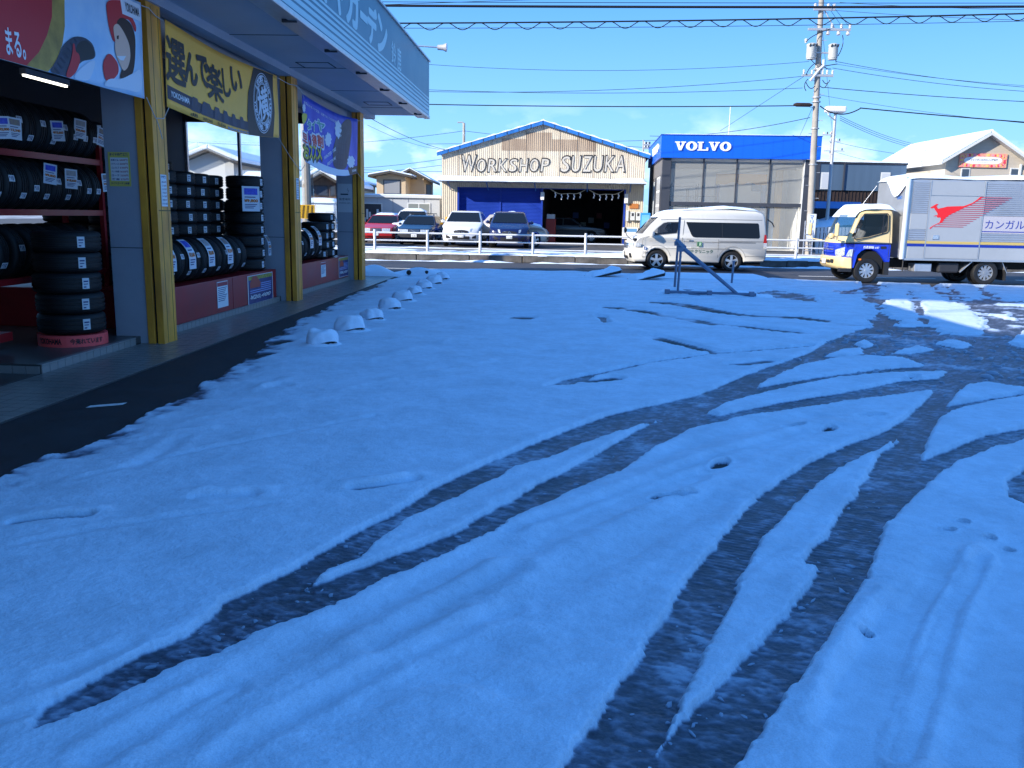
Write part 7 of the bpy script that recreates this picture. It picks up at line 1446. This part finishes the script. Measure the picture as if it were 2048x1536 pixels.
q = wpl(9.2, 4.2, 0.02); old_wagon((q.x, q.y, q.z), -PI/2+WR, DKP, 'dark silver car standing inside the open workshop bay')
# ================================================================ guard rail, poles, wires
RAILW = M('rail paint', (0.68, 0.69, 0.70), 0.45, var=0.08, scale=4)
gr_ = thing('guard_rail', (0, 33.95, FZ), 0, 'white three pipe guard rail along the far pavement', 'guard rail')
x = atY(749.7, 500, 33.95).x - 4.04
while x < 24:
    MB().cyl((x, 0, -0.05), (x, 0, 0.86), 0.05, n=10).build('post', RAILW, gr_, smooth=True); MB().lathe([(0.0, 0.875), (0.04, 0.87), (0.052, 0.855)], 10, 'z', (x, 0, 0)).build('post_cap', RAILW, gr_)
    for z in (0.76, 0.47, 0.20): MB().cyl((x+0.045, -0.0, z), (x+2.02-0.045, 0, z), 0.034 if z > 0.7 else 0.027, n=8).build('rail', RAILW, gr_, smooth=True)
    x += 2.02
CONC = M('pole concrete', (0.30, 0.26, 0.22), 0.85, var=0.15, scale=3); GALV = M('galvanised', (0.45, 0.46, 0.47), 0.5, metal=0.4); CERA = M('ceramic white', (0.72, 0.70, 0.68), 0.3); CABLE = M('cable black', (0.012, 0.012, 0.015), 0.6); TRF = M('transformer grey', (0.45, 0.46, 0.44), 0.5, var=0.08, scale=2)
UY = 39.6; u0 = atY(1617, 506, UY); u1 = atY(1643, 0, UY); UDX = (u1.x-u0.x)/(u1.z-FZ); UTOP = 13.0
def ux(z): return u0.x + UDX*(z-FZ)
def uz(py, px=1630): return atY(px, py, UY).z
up = thing('utility_pole', (0, UY, 0), 0, 'tall concrete utility pole with twin transformers and crossarms beside the showroom', 'utility pole')
MB().cyl((ux(FZ), 0, FZ-0.1), (ux(UTOP), 0, UTOP), 0.155, 0.10, 16).build('shaft', CONC, up, smooth=True)
def arm(py, l, r, r_=0.045, tilt=0.0, name='crossarm'):
    z = uz(py); c = ux(z); return MB().box(c-l, c+r, -0.19, -0.10, z-r_, z+r_).build(name, GALV, up)
def insul(x, z, down=False, s=1.0):
    d = -1 if down else 1
    MB().lathe([(0.0, 0.0), (0.05*s, 0.02*d), (0.03*s, 0.05*d), (0.065*s, 0.08*d), (0.035*s, 0.11*d), (0.065*s, 0.14*d), (0.03*s, 0.18*d), (0.0, 0.19*d)], 10, 'z', (x, -0.15, z)).build('insulator', CERA, up, smooth=True)
arm(60, 0.55, 1.25); arm(152, 0.72, 0.62); arm(20, 0.35, 0.55)
z = uz(60); c = ux(z)
for dx in (0.30, 0.75, 1.15): insul(c+dx, z-0.05, True, 1.5)
for dx in (0.45, 0.85, 1.22): insul(c+dx, z+0.05, False, 1.1)
MB().cyl((c+0.6, -0.15, z), (ux(z+1.0), -0.05, z+1.0), 0.025, n=6).build('brace', GALV, up)
z = uz(152); c = ux(z)
for dx in (-0.65, -0.3, 0.15, 0.35, 0.58): insul(c+dx, z+0.045, False, 0.9)
z = uz(20); c = ux(z)
for dx in (-0.3, 0.25, 0.5): insul(c+dx, z+0.045, False, 1.2)
insul(ux(uz(82))-0.62, uz(88), False, 1.2)
for k, (cx, w) in enumerate(((-0.36, 0.215), (0.56, 0.20))):
    zb, zt = uz(120), uz(90); c = ux(zb)
    t_ = MB().lathe([(0.0, zb), (w*0.92, zb), (w*0.92, zb+0.04), (w, zb+0.06), (w, zt-0.08), (w*1.06, zt-0.06), (w*1.06, zt), (w*0.6, zt+0.05), (0.0, zt+0.06)], 20, 'z', (c+cx, -0.12, 0)).build('transformer', TRF, up, smooth=True)
    for q in range(3): MB().cyl((c+cx-0.14+q*0.14, -0.12-w*0.8, zt-0.10), (c+cx-0.14+q*0.14, -0.12-w*1.25, zt-0.02), 0.035, 0.025, 8).build('bushing', DK, t_)
    MB().box(c+min(0, cx), c+max(0, cx), -0.14, -0.06, zb+0.25, zb+0.31).build('transformer_bracket', GALV, up)
for k in range(16):
    zz_ = 2.2+k*0.55; sd = 1 if k % 2 else -1; MB().cyl((ux(zz_), 0, zz_), (ux(zz_)+sd*0.30, -0.08, zz_), 0.012, n=5).build('step_bolt', GALV, up)
for py, h in ((258, 0.04), (205, 0.05), (196, 0.05), (330, 0.04), (140, 0.06)):
    zz_ = uz(py); MB().lathe([(0.185, zz_), (0.185, zz_+h)], 16, 'z', (ux(zz_), 0, 0)).build('band', GALV, up)
m = MB(); zz_ = uz(128); m.box(ux(zz_)+0.13, ux(zz_)+0.19, -0.2, -0.12, uz(150), uz(120)); m.build('riser_conduit', CERA, up)
MB().tube([(ux(uz(160))-0.35, -0.15, uz(163)), (ux(uz(140)), -0.2, uz(140)), (ux(uz(130))+0.18, -0.18, uz(132))], 0.06, 6).build('strut', CERA, up)
ss = box('pole_sign', ux(1.6)-0.19, ux(1.6)+0.19, -0.20, -0.185, uz(478), uz(428), M('pole sign white', (0.68, 0.70, 0.72), 0.5), up)
for k, ch in enumerate('マリラ館'): link('lettering', text_mesh(ch, 0.15, 0.17, M('sign blue', (0.03, 0.12, 0.45), 0.5), extrude=0, thick=0.02), up, mw=frame((ux(1.6)-0.07, -0.2015, uz(428)-0.24-k*0.21), (1, 0, 0), (0, 0, 1)))
for i, (x0, y0, x1, y1, x2, y2) in enumerate(((1628, 128, 1618, 135, 1612, 150), (1640, 125, 1650, 140, 1662, 138), (1645, 133, 1660, 130, 1675, 128), (1612, 165, 1620, 185, 1630, 172), (1645, 160, 1652, 175, 1660, 160), (1640, 172, 1650, 182, 1655, 165), (1662, 92, 1672, 105, 1672, 125), (1685, 70, 1690, 90, 1676, 112), (1612, 84, 1622, 70, 1660, 58), (1620, 95, 1608, 108, 1632, 130), (1616, 158, 1604, 170, 1612, 182))):
    P_ = [atY(x0, y0, UY-0.2), atY(x1, y1, UY-0.2), atY(x2, y2, UY-0.2)]
    MB().tube([(*P_[0].lerp(P_[1], t).lerp(P_[1].lerp(P_[2], t), t).xy, P_[0].lerp(P_[1], t).lerp(P_[1].lerp(P_[2], t), t).z) for t in (0, .2, .4, .6, .8, 1)], 0.018, 5).build('lead', CABLE, up, mw=Matrix.Translation((0, -UY, 0)))
MB().lathe([(0.0, -0.42), (0.04, -0.40), (0.085, -0.28), (0.085, 0.28), (0.04, 0.40), (0.0, 0.42)], 12, 'x', (ux(uz(211))-0.62, -0.15, uz(211))).build('splice_case', M('splice brown', (0.03, 0.015, 0.012), 0.6), up, smooth=True)
# lamp on its own steel pole behind
LY = 47.0; l0 = atY(1664, 330, LY); l1 = atY(1671, 225, LY)
ll = thing('box_street_lamp', (l0.x, LY, FZ), 0, 'white box shaped street lamp on a slim pole behind the utility pole', 'street lamp')
MB().cyl((0, 0, 0), (l1.x-l0.x, 0, l1.z-FZ), 0.10, 0.07, 10).build('pole', GALV, ll, smooth=True); MB().box(l1.x-l0.x-0.52, l1.x-l0.x+0.48, -0.25, 0.25, l1.z-FZ, l1.z-FZ+0.30).build('lamp_box', CERA, ll, bevel=0.06); box('lens', l1.x-l0.x-0.45, l1.x-l0.x+0.40, -0.2, 0.2, l1.z-FZ-0.02, l1.z-FZ-0.001, LG, ll)
MB().tube([(l1.x-l0.x-0.1, -0.1, l1.z-FZ-0.35), (l1.x-l0.x-0.4, -0.15, l1.z-FZ-0.15), (l1.x-l0.x-0.45, -0.1, l1.z-FZ+0.05)], 0.03, 6).build('strut', GALV, ll)
# far poles
def far_pole(px, pyb, pyt, Y, label, arms, lean=0, d=0.14):
    b, t = atY(px, pyb, Y), atY(px+lean, pyt, Y); o = thing('utility_pole', (b.x, Y, FZ), 0, label, 'utility pole'); H_ = t.z-FZ; dx = (t.x-b.x)
    MB().cyl((0, 0, 0), (dx, 0, H_), d, d*0.65, 10).build('shaft', CONC, o, smooth=True)
    for py, l, r in arms:
        z = atY(px, py, Y).z-FZ; a = MB().box(-l, r, -0.15, -0.07, z-0.04, z+0.04).build('crossarm', GALV, o)
        for q in range(4): MB().lathe([(0, 0), (0.06, 0.03), (0.03, 0.08), (0.06, 0.12), (0, 0.16)], 8, 'z', (-l+(l+r)*(q+0.5)/4, -0.11, z+0.04)).build('insulator', DK if q % 2 else CERA, a)
    return o
far_pole(1662, 330, 262, 62, 'slim far utility pole with two crossarms behind the slate block', ((283, 0.3, 0.5), (302, 0.6, 0.8), (270, 0.8, 0.1)), 3)
fp = far_pole(928, 300, 246, 66, 'slender lamp topped pole rising behind the workshop roof', ((270, 0.05, 0.05),), 0); tz = atY(928, 246, 66).z-FZ; MB().tube([(0, 0, tz-0.05), (-0.1, 0, tz+0.05), (-0.5, 0, tz+0.03)], 0.05, 6).build('lamp_arm', GALV, fp)
far_pole(1287, 330, 280, 55, 'thin pole with small fittings between workshop and showroom', ((290, 0.05, 0.35), (297, 0.05, 0.3)), 0, 0.07)
# overhead wires; a wire is tied to the poles of its line, its ends stand at those distances
NW = [0]
def wire(pts, r=0.016, sag=0.0, label=None, n=24, cat='wire'):
    A, B_ = atY(*pts[0]), atY(*pts[1]); P_ = []
    for i in range(n+1):
        t = i/n; p = A.lerp(B_, t); P_.append((p.x, p.y, p.z - sag*4*t*(1-t)))
    NW[0] += 1
    if not label:
        (xa, ya, Ya), (xb, yb, Yb) = pts; mx = (xa+xb)/2
        label = 'thin wire beside the thickest overhead cable' if max(Ya, Yb) < 32 else 'far thin wire strung behind the workshop and houses' if min(Ya, Yb) > 54 else 'thin wire running right from the utility pole' if Ya == UY and xb > 2000 else 'thin wire running left from the utility pole over the showroom' if Ya == UY == Yb and xa < 800 else 'short wire on the top of the utility pole' if Ya == UY == Yb else 'service wire dropping from a pole toward the buildings'
        grp = 'thin overhead wires'
    else: grp = None
    return MB().tube(P_, r*0.75, 5).build('overhead_wire', CABLE, None, label=label, cat=cat, group=grp)
wire(((600, 10, 30), (2300, 12, 30)), 0.055, 0.05, 'thickest black overhead cable crossing above the road')
wire(((600, 3, 30), (2300, 6, 30)), 0.014, 0.02)
c1_ = ((600, 47, 30), (2300, 20, 30)); wire(c1_, 0.034, 0.10, 'black messenger cable with looped lashing wire')
A, B_ = atY(*c1_[0]), atY(*c1_[1]); LP = []
for i in range(401):
    t = i/400; p = A.lerp(B_, t); LP.append((p.x, p.y, p.z-0.10*4*t*(1-t) - 0.10 - 0.11*math.cos(t*2*PI*26)))
MB().tube(LP, 0.014, 4).build('lashing_wire', CABLE, None, label='wavy lashing wire looping below the messenger cable', cat='wire'); wire(((600, 56, 30), (2300, 36, 30)), 0.012, 0.10)
wire(((600, 15, 30), (1640, -20, 39)), 0.012)
wire(((700, 178, UY), (1612, 152, UY)), 0.014, 0.35); wire(((700, 205, UY), (1622, 211, UY)), 0.030, 0.10, 'stout telephone cable running left from the utility pole'); wire(((700, 115, UY), (1618, 123, UY)), 0.012, 0.45); wire(((700, 172, UY), (1605, 176, UY)), 0.014, 0.25)
wire(((1612, 150, UY), (1440, 262, 52)), 0.014); wire(((1620, 235, UY), (1300, 272, 55)), 0.020, 0.25); wire(((1625, 215, UY), (1595, 282, 44)), 0.012)
wire(((1672, 123, UY), (2300, 185, UY)), 0.014, 0.30); wire(((1672, 128, UY), (2300, 178, UY)), 0.010, 0.28); wire(((1665, 136, UY), (2300, 190, UY)), 0.014, 0.30); wire(((1650, 175, UY), (2300, 212, UY)), 0.020, 0.12); wire(((1640, 190, UY), (2300, 262, UY)), 0.010, 0.25); wire(((1720, 216, UY), (2300, 262, UY)), 0.034, 0.05, 'stout telephone cable running right past the street lamp'); wire(((1640, 212, UY), (1722, 216, UY)), 0.034, 0.30, 'sagging stout cable bridging pole and street lamp')
wire(((1660, 20, UY), (2300, 45, 30)), 0.012, 0.1); wire(((1680, 5, UY), (2300, 20, 31)), 0.012, 0.1)
for k in range(3): wire(((1680, 232+k*4, 47), (1900, 298+k*4, 60)), 0.016, 0.35)
wire(((1668, 283, 62), (1890, 316, 66)), 0.016, 0.2); wire(((1665, 302, 62), (1790, 330, 62)), 0.014, 0.1)
wire(((742, 237, 38), (893, 300, 49)), 0.016, 0.15); wire(((735, 250, 38), (893, 300, 49)), 0.010, 0.2); wire(((600, 292, 66), (926, 262, 66)), 0.02, 0.15); wire(((930, 262, 66), (1290, 295, 60)), 0.02, 0.1); wire(((600, 340, 66), (885, 318, 66)), 0.02, 0.2); wire(((600, 348, 66), (885, 330, 66)), 0.02, 0.2); wire(((560, 330, 66), (885, 343, 66)), 0.02, 0.1); wire(((300, 278, 66), (600, 292, 66)), 0.02, 0.1); wire(((853, 288, 60), (1400, 278, 60)), 0.018, 0.05)
wire(((1640, 10, UY), (1665, 268, 62)), 0.012); wire(((1655, 12, UY), (1690, 62, UY)), 0.012); wire(((1662, 8, UY), (1700, 55, UY)), 0.012)
# ================================================================ things standing on the lot
DRK = M('stop rubber', (0.02, 0.02, 0.022), 0.7, var=0.3, scale=8); STC = M('stop concrete', (0.25, 0.25, 0.25), 0.8)
doms = [(640, 697), (698, 668), (740, 646), (776, 624), (804, 607), (828, 593), (848, 582), (866, 572), (884, 563)]
for i, (px, py) in enumerate(doms):
    c = gnd(px, py); s = 0.80+0.07*math.sin(i*2.1); rr = random.Random(i)
    t_ = thing('snow_capped_block', (c.x, c.y+0.12, 0.0), 0.10*math.sin(i*3), 'snow capped kerb block beside the shop, %s from the open lot' % ORD[i], 'kerb block', 'snow capped blocks beside the shop')
    s *= 1.12
    MB().lathe([(0.0, 0.0), (0.185*s, 0.0), (0.19*s, 0.06), (0.185*s, 0.115), (0.0, 0.12)], 18).build('block', DRK, t_, smooth=True)
    def cap(u, v):
        a = 2*PI*u; e = math.sin(PI/2*v); ph = math.cos(PI/2*v); nz_ = float(fbm(np.array([2*math.cos(a)*e+i*7.0]), np.array([2*math.sin(a)*e+ph]), 1.0, 2)[0])
        n_ = 0.5*(1+math.cos(a+PI/2-0.75)); w = 0.225*(1+0.30*nz_+0.05*math.sin(2*a+i))*s; zb = 0.02+0.075*n_**3.2      # the cap stops short where the block shows
        return (w*math.cos(a)*e**0.7, 0.95*w*math.sin(a)*e**0.7, zb+((0.27+0.10*nz_)*s-zb)*ph**0.7 + 0.012*nz_*e)
    MB().grid(cap, 36, 12).build('snow_cap', SNOW, t_, smooth=True)
    def drift(u, v):
        a = 2*PI*u; nz_ = float(fbm(np.array([3*math.cos(a)+i*3.0]), np.array([3*math.sin(a)+v]), 1.0, 3)[0]); r0 = 0.185+0.20*v
        return (r0*math.cos(a)*s*1.05, r0*math.sin(a)*s, 0.066+0.02*nz_ + 0.02*(1-v)*nz_ - 0.045*v)
    MB().grid(drift, 36, 5).build('snow_drift', SNOW, t_, smooth=True)
# snow heap over kerb stones at the shop corner
hp_ = gnd(790, 553)
t_ = thing('snow_heap', (hp_.x, hp_.y+0.4, 0), 0.1, 'low snow heap over dark stones at the shop corner', 'snow heap')
MB().grid(lambda u, v: (-1.35+2.7*u, -0.5+1.0*v, 0.0+(0.26+0.14*math.sin(u*7+1)+0.06*math.sin(u*17+v*5))*math.sin(PI*u)**0.5*math.sin(PI*v)**0.5), 30, 12).build('snow', SNOW, t_, smooth=True)
for x, y, r in ((-1.05, -0.42, 0.14), (0.35, -0.44, 0.07), (0.85, -0.40, 0.06)): MB().grid(lambda u, v: (x+r*math.sin(PI*v)*math.cos(2*PI*u)*(1+0.2*math.sin(6*u)), y+r*math.sin(PI*v)*math.sin(2*PI*u), 0.12+r*math.cos(PI*v)), 10, 6).build('stone', DRK, t_, smooth=True)
# two loose snow-topped boards at the road edge
for i, (p0, p1, lab) in enumerate((((1176, 556), (1224, 545), 'dark board with snow on top lying beside the other board'), ((1262, 562), (1312, 549), 'dark snow topped board lying next to the steel stand'))):
    a, b = gnd(*p0), gnd(*p1); d = b-a; L = d.length; L = min(L, 1.25); t_ = thing('loose_board', a, 0.35, lab, 'board')
    MB().prism([(0, 0), (0.95, 0), (0.98, 0.10), (0.0, 0.05)], (-0.25, 0.25), 'y').build('board', DRK, t_, bevel=0.01, mw=Matrix.Rotation(-0.16, 4, 'Y'))
    MB().grid(lambda u, v: (-0.02+1.0*u, -0.26+0.52*v, 0.03+0.06*u+0.16*u+0.11*max(0, min(1, u*6, (1-u)*6, v*5, (1-v)*5))**0.5*(1+0.25*math.sin(u*9+i)+0.8*float(fbm(np.array([u*4+i]), np.array([v*3]), 1.5, 3)[0]))), 14, 8).build('snow', SNOW, t_, smooth=True)
# folded steel stand
BST = M('stand steel', (0.16, 0.20, 0.28), 0.4, metal=0.5, var=0.15, scale=6)
b0, b1 = gnd(1330, 586, 0.06), gnd(1512, 592, 0.06); sx_ = (b1-b0); SL = sx_.length; an = math.atan2(sx_.y, sx_.x)
st_ = thing('steel_stand', (b0.x, b0.y, 0), an, 'blue grey steel pipe stand with a sloping brace half buried in snow', 'stand')
for y in (0.0, 0.42): MB().cyl((0, y, 0.09), (SL, y, 0.09), 0.035, n=10).build('base_pipe', BST, st_, smooth=True)
for x in (0.03, 0.36, 1.0, SL-0.08): MB().cyl((x, -0.05, 0.09), (x, 0.47, 0.09), 0.03, n=8).build('cross_pipe', BST, st_, smooth=True)
def sl_(px, py, y=0.0): p = atY(px, py, b0.y+0.1+y) - Vector((b0.x, b0.y, 0)); return Vector((p.x, y, p.z))
t1 = sl_(1360, 494); t2 = sl_(1346, 483, 0.42); t3 = sl_(1352, 434, 0.42); MB().cyl((t1.x-0.02, 0.02, 0.05), t1, 0.028, n=10).build('upright', BST, st_, smooth=True); MB().cyl((t3.x-0.04, 0.42, 0.05), (t3.x, 0.42, t3.z), 0.028, n=10).build('upright', BST, st_, smooth=True)
MB().cyl((t2.x, 0.42, t2.z+0.03), (t1.x+0.08, -0.02, t1.z), 0.045, n=10).build('top_pipe', BST, st_, smooth=True); e_ = sl_(1468, 577); MB().cyl((t1.x-0.05, 0.0, t1.z+0.06), (e_.x, 0.0, 0.10), 0.05, 0.038, 10).build('brace', BST, st_, smooth=True)
MB().cyl((0.4, 0.1, 0.09), (0.78, -0.16, 0.03), 0.03, n=8).build('foot_pipe', BST, st_, smooth=True)
for p in ((t1.x, -0.03, t1.z-0.05), (t2.x, 0.38, t2.z-0.04), (1.0, 0, 0.1), (SL-0.1, 0, 0.1), (0.05, 0, 0.1)): MB().box(p[0]-0.06, p[0]+0.06, p[1]-0.06, p[1]+0.06, p[2]-0.05, p[2]+0.05).build('clamp', BST, st_, bevel=0.01)
MB().grid(lambda u, v: (-0.25+(SL+0.7)*u, -0.10+1.0*v, -0.01+(0.17+0.05*math.sin(u*13)+0.03*math.sin(u*29+v*7))*math.sin(PI*u)**0.35*math.sin(PI*min(1, v*1.1))**0.6), 40, 12).build('snow_drift', SNOW, st_, smooth=True)
pp = gnd(1472, 572); t_ = thing('thin_post', (pp.x, pp.y+0.5, 0), 0, 'thin grey steel post standing behind the steel stand', 'post'); MB().cyl((0, 0, -0.02), (0.02, 0, 0.62), 0.03, n=8).build('shaft', BST, t_, smooth=True); box('cap', -0.02, 0.06, -0.04, 0.04, 0.62, 0.65, BST, t_); box('foot', -0.09, 0.09, -0.09, 0.09, 0.0, 0.03, BST, t_)
sl2 = gnd(1420, 568); t_ = thing('snow_slab', (sl2.x, sl2.y+1.6, 0), 0, 'low rounded snow covered slab at the road edge', 'slab')
MB().box(-1.6, 2.0, -0.4, 0.5, 0.0, 0.06).build('slab', STC, t_, bevel=0.02); MB().grid(lambda u, v: (-1.62+3.66*u, -0.42+0.95*v, 0.05+0.14*max(0, min(1, u*10, (1-u)*10, v*6, (1-v)*6))**0.5), 30, 8).build('snow', SNOW, t_, smooth=True)
# crumbs of slush thrown beside the tracks
rng = np.random.RandomState(5); mm = MB()
rows = [G2(c2([(1200, 350), (1400, 300), (1700, 330), (1900, 430), (1800, 520)])), G2([(480, 1300), (800, 1165), (1024, 1050), (1300, 920)]), G2([(1350, 1500), (1500, 1350), (1650, 1180), (1760, 1010)]), G2([(1280, 1500), (1400, 1250), (1560, 1030), (1750, 900)]), G2([(300, 1370), (600, 1180), (900, 1000)])]
for r_i, q in enumerate(rows):
    for k in range(360 if r_i == 0 else 60):
        t = rng.rand()*(len(q)-1); i = int(t); p = q[i]*(1-(t-i))+q[min(i+1, len(q)-1)]*(t-i); sp = 1.1 if r_i == 0 else 0.10
        p = p + rng.randn(2)*sp; h = abs(rng.randn())*0.004+0.003 if r_i else abs(rng.randn())*0.014+0.006
        a = rng.rand()*6; ex_, ey_ = h*(1.2+1.8*rng.rand()), h*(0.7+0.6*rng.rand()); jit = 0.6+0.8*rng.rand(6); z0 = 0.006 if r_i else 0.010
        ringp = lambda sc, zz: [(p[0]+sc*jit[j]*(ex_*math.cos(j*PI/3)*math.cos(a)-ey_*math.sin(j*PI/3)*math.sin(a)), p[1]+sc*jit[j]*(ex_*math.cos(j*PI/3)*math.sin(a)+ey_*math.sin(j*PI/3)*math.cos(a)), zz) for j in range(6)]
        mm.add(ringp(1.25, z0-0.004) + ringp(1.0, z0+h*0.45) + ringp(0.45, z0+h*0.75), [(j, (j+1) % 6, 6+(j+1) % 6, 6+j) for j in range(6)] + [(6+j, 6+(j+1) % 6, 12+(j+1) % 6, 12+j) for j in range(6)] + [(12, 13, 14, 15, 16, 17)])
mm.build('slush_crumbs', M('slush crumb', (0.28, 0.34, 0.43), 0.5), None, kind='stuff', smooth=True)
# faded bay lines where the asphalt is bare
for (x0, y0), (x1, y1) in (((176, 814), (250, 808)),):
    a, b = gnd(x0, y0), gnd(x1, y1); MB().add([(a.x, a.y-0.05, 0.0035), (b.x, b.y-0.05, 0.0035), (b.x, b.y+0.05, 0.0035), (a.x, a.y+0.05, 0.0035)], [(0, 1, 2, 3)]).build('bay_line', PAINT, None, kind='structure')
